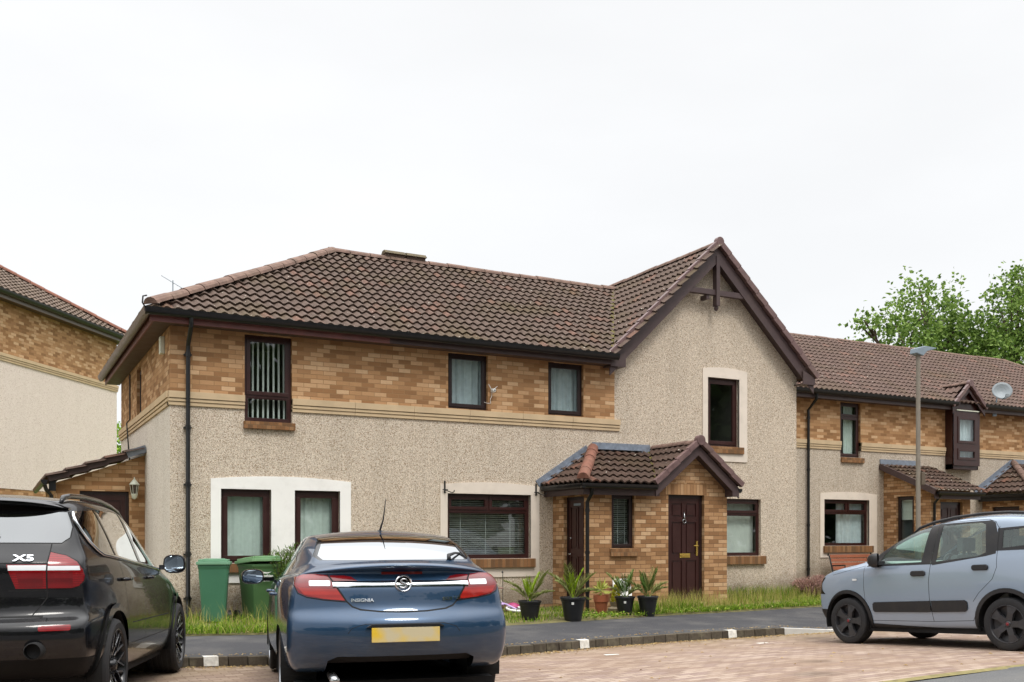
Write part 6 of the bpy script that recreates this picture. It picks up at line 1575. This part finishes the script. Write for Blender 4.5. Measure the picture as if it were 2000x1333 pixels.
def plate_mat():
    t = NT('number_plate_yellow'); o = t.coord(); n = t.noise(o, 5, 2)
    sp = t.n('ShaderNodeSeparateXYZ'); t.l(o, sp.inputs[0])
    c = t.mix(t.mr(n, .36, .60, 0, .8), C(214, 178, 44), C(186, 180, 160)); return t.bsdf(c, .35, 0, .5, None, .6)
yp = rear_pt(0, .65, -.004)
m = MB(); m.box(-.26, yp - .012, .592, .26, yp, .703); pl = m.build('number_plate', plate_mat(), saloon, bevel=.004)
m = MB()
for k in range(5): m.box(-.24 + .1 * k, yp - .006, .708, -.17 + .1 * k, yp + .02, .716)
m.build('plate_light', M['trim'], saloon)
# high brake lamp in the shadow of the lip, wiper, roof aerial, mirrors, handles
m = MB(); m.prism([(-.30, .706), (.30, .706), (.26, .730), (-.26, .730)], lambda u, v, d: (u, d, v), rear_pt(0, .72, .012), rear_pt(0, .72, -.03)); m.build('plate_shade_strip', M['gloss'], saloon, bevel=.004)  # first a black strip standing in for the shade above the plate
m = MB(); z = 1.112; m.box(-.16, rear_pt(0, z, .004), z - .012, .16, rear_pt(0, z, -.01), z + .008); m.build('brake_lamp', M['lamp_red2'], saloon)
m = MB(); P1 = Vector((.42, rear_pt(.42, 1.218, .02), 1.225)); P2 = Vector((.57, rear_pt(.50, 1.29, .03), 1.262)); m.tube([P1 - Vector((.0, .02, .02)), P1 + Vector((0, 0, .02)), P1.lerp(P2, .5) + Vector((0, -.01, .02)), P2], [.02, .016, .010, .007], 8); m.tube([P2 + Vector((-.03, .05, .06)), P2 + Vector((.04, -.06, -.05))], .008, 6); m.build('rear_wiper', M['black'], saloon, smooth=True)
m = MB(); m.lathe([(.001, .022), (.012, .02), (.030, .006), (.042, -.02)], 14, (-.0, 1.42 - L / 2, 1.452)); m.tube([(0, 1.42 - L / 2, 1.465), (.012, 1.30 - L / 2, 1.56), (.022, 1.20 - L / 2, 1.74)], [.009, .006, .003], 6); m.build('aerial', M['black'], saloon, smooth=True)
for sd in (-1, 1):
    mirror_part(saloon, L, 3.02, sd * .86, 1.03, sd, M['gloss'], (.23, .155, .15), .10)
    for l in (1.62, 2.40): side_handle(saloon, L, l, l + .2, .905, sd * .905, sd, M['blue'])
m = MB(); m.box(-.80, .5 - L / 2, .17, .80, L / 2 - .5, .25); m.build('underbody', M['under'], saloon)
m = MB(); m.tube([(-.52, .14 - L / 2, .30), (-.52, .5 - L / 2, .31)], .035, 12); m.build('exhaust', M['steel'], saloon, smooth=True)
seats(saloon, L, ((1.75, .42, (0,), 1.2, .52), (2.75, .42, (-.36, .36), .5, .56)), M['seat'])
m = MB(); m.box(-.62, 3.25 - L / 2, .72, .62, 3.62 - L / 2, .96); m.box(-.6, 1.0 - L / 2, .9, .6, 1.5 - L / 2, 1.0); m.build('dashboard', M['seat'], saloon, bevel=.03)
# ---------------------------------------------------------------- black off-roader on the left, cut by the frame
L = 4.854; LR_, WB = .98, 2.933
suv = car_root('black_off_roader', 'glossy black off-roader with red tail lights at the left edge of the picture', -2.05, -6.23, 18.3, (.075, .01), L, WB, LR_)
rows = [(.55, .30, L - .60, .25, .78, .84, .66, .10, .20, 0, 0, 0),
        (.20, .36, L - .25, .27, .86, .90, .78, .16, .28, 0, 0, 0),
        (.06, .48, L - .06, .40, .905, .945, .84, .19, .34, 0, 0, 0),
        (.00, .62, L, .55, .92, .955, .86, .20, .36, 0, 0, 0),
        (.00, .72, L, .68, .92, .957, .86, .20, .36, 0, 0, 0),
        (.035, .765, L - .03, .78, .91, .955, .85, .20, .34, .01, 0, 0),
        (.10, .79, L - .08, .86, .895, .955, .83, .20, .30, .01, 0, .01),
        (.125, .90, L - .20, .93, .88, .955, .80, .20, .20, 0, -.03, .01),
        (.115, 1.03, L - .50, 1.00, .875, .952, .79, .19, .10, 0, -.03, .01),
        (.095, 1.165, L - .90, 1.05, .875, .945, .80, .19, .05, 0, -.03, .0),
        (.155, 1.235, L - 1.15, 1.085, .85, .935, .80, .20, .05, 0, -.02, .0),
        (.215, 1.30, L - 1.28, 1.11, .81, .905, .80, .17, .07, 0, -.01, -.01),
        (.30, 1.42, L - 1.62, 1.28, .765, .855, .76, .13, .14, 0, -.01, .01),
        (.40, 1.57, L - 2.05, 1.52, .70, .775, .71, .10, .17, -.01, -.01, .02),
        (.44, 1.625, L - 2.25, 1.62, .665, .735, .67, .09, .18, -.015, -.02, .03),
        (.45, 1.665, L - 2.40, 1.665, .60, .67, .60, .06, .15, -.02, -.025, .035)]
car = Car(suv, L, rows, A_, B_, 2, .03)
M['black_paint'] = paint_mat('black_paint', C(12, 13, 17), .0, .22, .03, coat=.55)
M['suv_glass'] = glass_mat('privacy_glass', (.03, .03, .035, 1), 2.6, 1.6)
M['suv_rear_glass'] = glass_mat('heated_rear_glass', (.05, .05, .055, 1), 3.4, 1.6)
G = car.part
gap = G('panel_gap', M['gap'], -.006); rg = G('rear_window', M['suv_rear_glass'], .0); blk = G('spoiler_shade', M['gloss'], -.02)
tl = [G('tail_light', M['lamp_red'], .004), G('tail_light', M['lamp_red'], .004)]; tli = [G('boot_light', M['lamp_red'], .003), G('boot_light', M['lamp_red'], .003)]
stp = [G('reverse_strip', M['lamp_white'], .006, tl[0]), G('reverse_strip', M['lamp_white'], .006, tl[1])]; sti = [G('reverse_strip', M['lamp_white'], .006, tli[0]), G('reverse_strip', M['lamp_white'], .006, tli[1])]
dk = [G('lamp_segment', M['lamp_red2'], .005, tl[0]), G('lamp_segment', M['lamp_red2'], .005, tl[1])]; dki = [G('lamp_segment', M['lamp_red2'], .005, tli[0]), G('lamp_segment', M['lamp_red2'], .005, tli[1])]
rfl = [G('reflector', M['lamp_red'], .004), G('reflector', M['lamp_red'], .004)]
chl = [G('window_seal', M['gloss'], .003), G('window_seal', M['gloss'], .003)]; bpl = [G('pillar_trim', M['gloss'], .002), G('pillar_trim', M['gloss'], .002)]
swn = [[G('side_window', M['suv_glass'], -.002) for _ in range(3)] for _ in range(2)]
ws = G('windscreen', M['side_glass'], -.003); hl = [G('headlight', M['lamp_white'], .003), G('headlight', M['lamp_white'], .003)]
flr = [G('arch_flare', M['black_paint'], .022) for _ in range(4)]; val = G('lower_bumper', M['suv_trim'], .0)
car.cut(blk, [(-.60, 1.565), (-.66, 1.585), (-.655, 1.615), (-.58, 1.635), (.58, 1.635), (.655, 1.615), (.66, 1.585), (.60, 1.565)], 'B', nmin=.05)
car.cut(rg, [(-.70, 1.33), (.70, 1.33), (.745, 1.37), (.745, 1.45), (.70, 1.56), (-.70, 1.56), (-.745, 1.45), (-.745, 1.37)], 'B', nmin=.05)
car.line(gap, [(-.70, 1.56), (-.75, 1.45), (-.75, 1.37), (-.70, 1.325), (.70, 1.325), (.75, 1.37), (.75, 1.45), (.70, 1.56)], 'B', .007, nmin=.05)
out = [(.645, 1.0), (.79, 1.0), (.835, 1.014), (.862, 1.05), (.868, 1.09), (.858, 1.135), (.82, 1.19), (.75, 1.232), (.645, 1.258)]
car.mir(tl, out, 'B', nmin=.02); car.mir(tli, [(.445, 1.0), (.635, 1.0), (.635, 1.170), (.385, 1.170)], 'B', nmin=.02)
car.mir(stp, [(.645, 1.128), (.845, 1.128), (.838, 1.158), (.645, 1.158)], 'B', only=tl, nmin=.02); car.mir(sti, [(.40, 1.128), (.635, 1.128), (.635, 1.164), (.395, 1.164)], 'B', only=tli, nmin=.02)
car.mir(dk, [(.645, 1.0), (.80, 1.0), (.80, 1.118), (.645, 1.118)], 'B', only=tl, nmin=.02); car.mir(dki, [(.47, 1.012), (.615, 1.012), (.615, 1.115), (.45, 1.115)], 'B', only=tli, nmin=.02)
for sg in (1, -1):
    car.line(gap, [(sg * .640, 1.325), (sg * .640, .93), (sg * .55, .80)], 'B', .008, nmin=.02)
    car.line(gap, [(sg * .640, .998), (sg * .79, .994), (sg * .84, 1.010), (sg * .868, 1.048), (sg * .874, 1.09)], 'B', .007, nmin=.02)
    car.line(gap, [(sg * .645, 1.262), (sg * .75, 1.236), (sg * .825, 1.194), (sg * .864, 1.138)], 'B', .006, nmin=.02)
car.line(gap, [(-.64, 1.18), (.64, 1.18)], 'B', .010, nmin=.02); car.line(gap, [(-.44, .985), (-.62, .985)], 'B', .006); car.line(gap, [(.40, .985), (.64, .985)], 'B', .006)
car.line(gap, [(-.62, .80), (.62, .80)], 'B', .012, nmin=-.2)
car.mir(rfl, roundpoly(.615, .815, .700, .740, .012), 'B', nmin=.02)
car.cut(val, [(-1, .2), (1, .2), (1, .50), (-1, .50)], 'B', nmin=-.3, where=lambda c: c.y < -L / 2 + .45)
DLO = [(.74, 1.268), (.62, 1.34), (.545, 1.43), (.53, 1.50), (.58, 1.548), (1.05, 1.590), (1.75, 1.610), (2.35, 1.575), (2.70, 1.44), (3.28, 1.125), (3.20, 1.105)]
CH = [(.725, 1.246), (.60, 1.325), (.52, 1.425), (.505, 1.505), (.555, 1.566), (1.05, 1.604), (1.75, 1.622), (2.36, 1.586), (2.72, 1.448), (3.32, 1.115), (3.20, 1.076)]
car.both(chl, CH); car.both(bpl, DLO, only=chl)
TOPB = [(.57, 1.545), (1.05, 1.588), (1.75, 1.606), (2.36, 1.574), (2.71, 1.438), (3.32, 1.12), (3.5, 1.3), (2.9, 1.7), (1.5, 1.8), (.6, 1.7)]
for a, b in zip(TOPB[:5], TOPB[1:6]): car.both(bpl, [a, b, (b[0] + .05, b[1] + .09), (a[0] + .05, a[1] + .09)], only=chl)
for sd, v in ((0, 'L'), (1, 'R')):
    for (p, k) in (([(.4, 1.2), (1.14, 1.2), (1.03, 1.66), (.4, 1.66)], 0), ([(1.19, 1.1), (2.02, 1.1), (1.93, 1.66), (1.08, 1.66)], 1), ([(2.12, 1.05), (3.4, 1.05), (3.4, 1.66), (2.03, 1.66)], 2)):
        car.cut(swn[sd][k], p, v, only=(bpl[sd],))
    car.line(gap, [(2.07, 1.16), (2.10, .50)], v); car.line(gap, [(1.12, 1.22), (1.30, 1.0), (1.42, .75), (1.50, .52)], v); car.line(gap, [(3.30, 1.09), (3.38, .52)], v); car.line(gap, [(1.50, .50), (3.38, .50)], v)
    car.line(gap, [(1.55, .675), (3.25, .665)], v, .010)
car.cut(ws, [(-.68, 1.14), (.68, 1.14), (.58, 1.63), (-.58, 1.63)], 'F', nmin=.1); car.mir(hl, [(.45, .80), (.80, .84), (.78, .95), (.5, .90)], 'F', nmin=.05)
for q_, l in enumerate((LR_, LR_ + WB)): car.both(flr[2 * q_:2 * q_ + 2], car.circle(l, .385, .475), nmin=.2); car.both((99, 99), car.circle(l, .385, .415), only=flr, nmin=.05)
obs = car.finish(M['black_paint'], skip=(99,))
for l in (LR_, LR_ + WB): car.arch_liner(l, .385, .43, .60, .94, M['liner'])
for sd in (-1, 1):
    for l in (LR_, LR_ + WB): wheel(suv, sd * .815, l - L / 2, .37, .37, .29, .284, 'multi', sd, ('rim_dark',), .1)
rear_text('lettering', 'X5', .078, M['chrome'], .49, 1.215, 1.45, .002, 0, suv)
for sd in (-1, 1):
    pts = []
    for (l, z) in ((3.30, 1.095), (2.9, 1.112), (2.4, 1.142), (1.8, 1.180), (1.2, 1.218), (.76, 1.248), (.68, 1.282), (.59, 1.345), (.535, 1.42), (.518, 1.48), (.53, 1.53), (.56, 1.558), (.62, 1.568)):
        best = None
        for k in obs:
            hit, loc, nrm, _ = obs[k].ray_cast(Vector((sd * 3, l - L / 2, z)), Vector((-sd, 0, 0)))
            if hit and (best is None or sd * loc.x > sd * best.x): best = loc
        if best is not None: pts.append((best.x + sd * .010, l - L / 2, z))
    m = MB(); m.tube(pts, .0135, 8); m.build('window_chrome', M['chrome'], suv, smooth=True)
# roof spoiler over the rear window
m = MB(); n = 28; top, bot = [], []
for k in range(n + 1):
    x = -.70 + 1.40 * k / n; e = abs(x / .70) ** 6
    l0 = .325 + .16 * abs(x / .7) ** 3 + .03 * e; z0 = 1.655 - .028 * abs(x / .70) ** 2 - .03 * e
    top.append(m.add([(x, .60 - L / 2, z0 + .018 - .02 * e), (x, l0 * .5 + .26 - L / 2, z0 + .016 - .02 * e), (x, l0 + .03 - L / 2, z0 + .006 - .012 * e), (x, l0 - L / 2, z0 - .012), (x, l0 + .03 - L / 2, z0 - .034 + .016 * e), (x, .56 - L / 2, z0 - .05 + .03 * e)]))
for a, b in zip(top, top[1:]):
    for j in range(5): m.face((a + j, b + j, b + j + 1, a + j + 1))
for q in (top[0], top[-1]): m.face([q + j for j in range(6)])
m.build('roof_spoiler', M['black_paint'], suv, smooth=True, autosm=.8)
for sd in (-1, 1):
    pts = []
    for l in (.56, .62, .8, 1.2, 1.7, 2.1, 2.4, 2.55, 2.62):
        hit, loc, nrm, _ = obs[0].ray_cast(Vector((sd * .635, l - L / 2, 3)), Vector((0, 0, -1))); pts.append((sd * .635, l - L / 2, (loc.z if hit else 1.6) + (.035 if .6 < l < 2.6 else .0)))
    m = MB(); m.tube(pts, [.012] + [.021] * 7 + [.012], 8); m.build('roof_rail', M['black_paint'], suv, smooth=True)
    mirror_part(suv, L, 3.02, sd * .895, 1.165, sd, M['black_paint'], (.23, .19, .17), .035)
    for l in (1.18, 2.16): side_handle(suv, L, l, l + .24, 1.045, sd * .945, sd, M['black_paint'])
    m = MB(); m.lathe([(.055, -.03), (.062, -.02), (.062, .08), (.052, .10)], 20, (sd * .60, .05 - L / 2, .565), 'y'); m.lathe([(.001, .02), (.055, .02)], 16, (sd * .60, .05 - L / 2, .565), 'y'); m.build('exhaust', M['under'], suv, smooth=True)
m = MB(); y = rear_pt(.1, 1.375, .02); m.tube([(.30, rear_pt(.30, 1.385, .018), 1.385), (.05, y, 1.378), (-.35, rear_pt(-.3, 1.37, .02), 1.372)], [.007, .011, .012], 6); m.build('rear_wiper', M['black'], suv)
m = MB(); m.box(-.26, rear_pt(0, .89, .014), .83, .26, rear_pt(0, .89, -.01), .945); m.build('number_plate', M['lamp_white'], suv)
m = MB(); m.box(-.82, .55 - L / 2, .22, .82, L / 2 - .5, .32); m.build('underbody', M['under'], suv)
seats(suv, L, ((1.55, .62, (0,), 1.3, .55), (2.55, .62, (-.38, .38), .54, .60)), M['seat'])
m = MB(); m.box(-.66, 3.15 - L / 2, .85, .66, 3.5 - L / 2, 1.10); m.build('dashboard', M['seat'], suv, bevel=.03)

# ---------------------------------------------------------------- silver blue small hatchback on the right
L = 3.69; LR_, WB = .65, 2.30
hatch = car_root('small_hatchback', 'small silver blue hatchback with black wheels, roof rails and door strips at the right', 8.478, -7.75, -2, (.175, .05), L, WB, LR_)
rows = [(.40, .24, L - .50, .22, .70, .74, .55, .08, .15, 0, 0, 0),
        (.14, .28, L - .10, .23, .75, .775, .66, .14, .24, 0, 0, 0),
        (.04, .42, L + .03, .36, .775, .795, .72, .16, .28, 0, 0, 0),
        (.00, .56, L + .08, .50, .785, .806, .735, .17, .30, 0, 0, 0),
        (.02, .70, L + .08, .66, .785, .812, .74, .17, .30, 0, 0, 0),
        (.05, .85, L + .03, .84, .78, .812, .735, .17, .28, 0, 0, .01),
        (.07, .97, L - .10, .95, .77, .808, .72, .16, .20, 0, -.02, .01),
        (.09, 1.06, L - .55, 1.045, .76, .798, .71, .15, .08, 0, -.03, .0),
        (.12, 1.12, L - 1.00, 1.11, .745, .780, .715, .13, .06, 0, -.05, -.005),
        (.19, 1.28, L - 1.30, 1.29, .72, .745, .685, .11, .10, 0, -.015, .0),
        (.27, 1.45, L - 1.66, 1.455, .68, .695, .645, .09, .13, 0, -.01, .02),
        (.34, 1.52, L - 1.92, 1.525, .635, .655, .60, .08, .14, -.005, -.012, .03),
        (.40, 1.545, L - 2.08, 1.548, .56, .585, .53, .06, .13, -.015, -.015, .03)]
car = Car(hatch, L, rows, A_, B_, 2, .025)
M['silverblue'] = paint_mat('silver_blue_paint', C(146, 160, 177), .25, .22, .04)
M['hatch_glass'] = glass_mat('hatchback_glass', (.66, .78, .74, 1), 2.0, 1.52, haze=(.07, C(190, 214, 206)))
G = car.part
gap = G('panel_gap', M['gap'], -.005)
trm = [G('window_trim', M['trim'], .001), G('window_trim', M['trim'], .001)]
swn = [[G('side_window', M['hatch_glass'], -.003) for _ in range(3)] for _ in range(2)]
clad = [G('sill_cladding', M['trim'], .006), G('sill_cladding', M['trim'], .006)]; fb = G('front_bumper', M['trim'], .005); rb = G('rear_bumper', M['trim'], .005)
rub = [G('door_strip', M['trim'], .014), G('door_strip', M['trim'], .014)]
hl = [G('headlight', M['gloss'], .003), G('headlight', M['gloss'], .003)]; tl = [G('tail_light', M['lamp_red'], .003), G('tail_light', M['lamp_red'], .003)]
ws = G('windscreen', M['hatch_glass'], -.003); rw = G('rear_window', M['hatch_glass'], -.003)
arc = [G('arch_cladding', M['trim'], .012) for _ in range(4)]
rep = [G('side_repeater', M['lamp_white'], .006), G('side_repeater', M['lamp_white'], .006)]
car.both(trm, [(2.62, 1.012), (2.40, 1.215), (2.16, 1.40), (1.96, 1.460), (1.60, 1.492), (1.60, 1.012)])
car.both(trm, [(1.60, 1.000), (1.60, 1.498), (1.56, 1.502), (.86, 1.500), (.80, 1.47), (.76, 1.35), (.76, 1.11), (.88, 1.085)])
car.both(trm, [(.76, 1.14), (.76, 1.40), (.42, 1.41), (.30, 1.34), (.24, 1.20), (.24, 1.14)])
wl = [[(2.43, 1.035), (2.36, 1.16), (2.10, 1.380), (1.94, 1.437), (1.68, 1.470), (1.76, 1.045)], [(1.545, 1.045), (1.50, 1.480), (.98, 1.480), (.92, 1.45), (.885, 1.13), (.99, 1.085)], [(.68, 1.17), (.69, 1.375), (.44, 1.385), (.34, 1.32), (.29, 1.20)]]
for k in range(3): car.both((swn[0][k], swn[1][k]), wl[k], only=trm)
for sd, v in ((0, 'L'), (1, 'R')):
    car.line(gap, [(2.645, 1.03), (2.655, .75), (2.63, .42), (2.55, .315), (1.63, .315), (1.08, .335), (1.02, .45)], v, .006)
    car.line(gap, [(1.555, 1.50), (1.61, 1.08), (1.655, .80), (1.655, .60), (1.62, .32)], v, .007)
    car.line(gap, [(.74, 1.42), (.745, .95), (.80, .82), (.98, .66), (1.06, .56)], v, .006)
    car.line(gap, [(2.50, 1.07), (2.12, 1.425), (1.94, 1.478), (1.58, 1.512), (.90, 1.515), (.80, 1.48), (.745, 1.40)], v, .006)
    car.line(gap, [(2.66, 1.02), (3.22, .915)], v, .005)
car.both(rub, [(2.49, .425), (2.515, .45), (2.515, .525), (2.49, .55), (1.64, .568), (1.64, .43)]); car.both(rub, [(1.626, .43), (1.626, .568), (1.17, .575), (1.135, .55), (1.135, .47), (1.17, .44)])
car.both(clad, [(.9, .15), (2.75, .15), (2.75, .285), (2.5, .275), (.9, .275)], nmin=-.2)
car.both((fb, fb), [(2.95, .1), (3.8, .1), (3.8, .455), (3.25, .455)], nmin=.03); car.cut(fb, [(-.9, .1), (.9, .1), (.9, .455), (-.9, .455)], 'F', nmin=-.4, where=lambda c: c.y > L / 2 - .42)
car.both((rb, rb), [(.5, .1), (-.1, .1), (-.1, .50), (.4, .50)], nmin=.03); car.cut(rb, [(-.9, .1), (.9, .1), (.9, .50), (-.9, .50)], 'B', nmin=-.4, where=lambda c: c.y < -L / 2 + .25)
car.both(hl, [(3.36, .885), (3.52, .87), (3.70, .70), (3.60, .66), (3.50, .74)], nmin=.02); car.mir(hl, [(.5, .70), (.75, .66), (.72, .86), (.55, .86)], 'F', nmin=.02)
car.mir(tl, [(.62, .80), (.80, .80), (.80, 1.12), (.66, 1.12)], 'B', nmin=.02, where=lambda c: c.y < -L / 2 + .22)
car.both(rep, roundpoly(2.765, 2.845, .832, .858, .01))
car.cut(ws, [(-.64, 1.11), (.64, 1.11), (.56, 1.50), (-.56, 1.50)], 'F', nmin=.1); car.cut(rw, [(-.58, 1.14), (.58, 1.14), (.54, 1.47), (-.54, 1.47)], 'B', nmin=.1)
for q_, l in enumerate((LR_, LR_ + WB)): car.both(arc[2 * q_:2 * q_ + 2], car.circle(l, .305, .408), nmin=.15); car.both((99, 99), car.circle(l, .305, .36), only=arc + clad + [fb, rb], nmin=-.2)
obs = car.finish(M['silverblue'], skip=(99,))
for l in (LR_, LR_ + WB): car.arch_liner(l, .305, .372, .52, .80, M['liner'])
M['red_badge'] = simple('dark_red_badge', C(120, 30, 40), .4)
for sd in (-1, 1):
    for l in (LR_, LR_ + WB): wheel(hatch, sd * .705, l - L / 2, .303, .303, .185, .218, 'five', sd, ('rim_black', 'red_badge'), .62)
    pts = []
    for l in (2.02, 1.9, 1.7, 1.4, 1.0, .7, .50, .42):
        x = sd * .60; z = 1.5
        hit, loc, nrm, _ = obs[0].ray_cast(Vector((x, l - L / 2, 3)), Vector((0, 0, -1)))
        pts.append((x, l - L / 2, (loc.z if hit else z) + (.035 if .45 < l < 2.0 else .0)))
    m = MB(); m.tube(pts, [.010] + [.018] * 6 + [.010], 8); m.build('roof_rail', M['trim'], hatch, smooth=True)
    mirror_part(hatch, L, 2.31, sd * .755, 1.085, sd, M['trim'], (.20, .19, .17), .06, .07, .05)
    for (l, z) in ((1.70, .905), (.85, .955)):
        hit, loc, nrm, _ = obs[0].ray_cast(Vector((sd * 2, l + .1 - L / 2, z)), Vector((-sd, 0, 0)))
        xx = abs(loc.x) if hit else .8
        m = MB(); m.prism(roundpoly(l - .005, l + .205, z - .034, z + .034, .03), lambda u, v, d: (sd * (xx - .004 + d), u - L / 2, v), 0, .026); m.build('door_handle', M['trim'], hatch, bevel=.01)
m = MB(); m.box(-.72, .4 - L / 2, .17, .72, L / 2 - .45, .26); m.build('underbody', M['under'], hatch)
m = MB(); m.box(-.66, .72 - L / 2, .26, .66, 2.7 - L / 2, .40); m.build('cabin_floor', M['seat'], hatch)
seats(hatch, L, ((.98, .50, (0,), 1.15, .60), (1.72, .50, (-.33, .33), .48, .62)), M['seat_light'])
m = MB(); m.prism([(2.30, .80), (2.28, 1.02), (2.42, 1.075), (2.62, 1.06), (2.66, .80)], lambda u, v, d: (d, u - L / 2, v), -.64, .64); m.build('dashboard', M['dash'], hatch, bevel=.02)
for x in (-.50, -.40, .05): m = MB(); m.lathe([(.001, 0), (.045, .004), (.05, 0)], 16, (x, 2.275 - L / 2, .98), 'y'); m.build('air_vent', M['black'], hatch)
steering(hatch, L, 2.12, .33, .98)
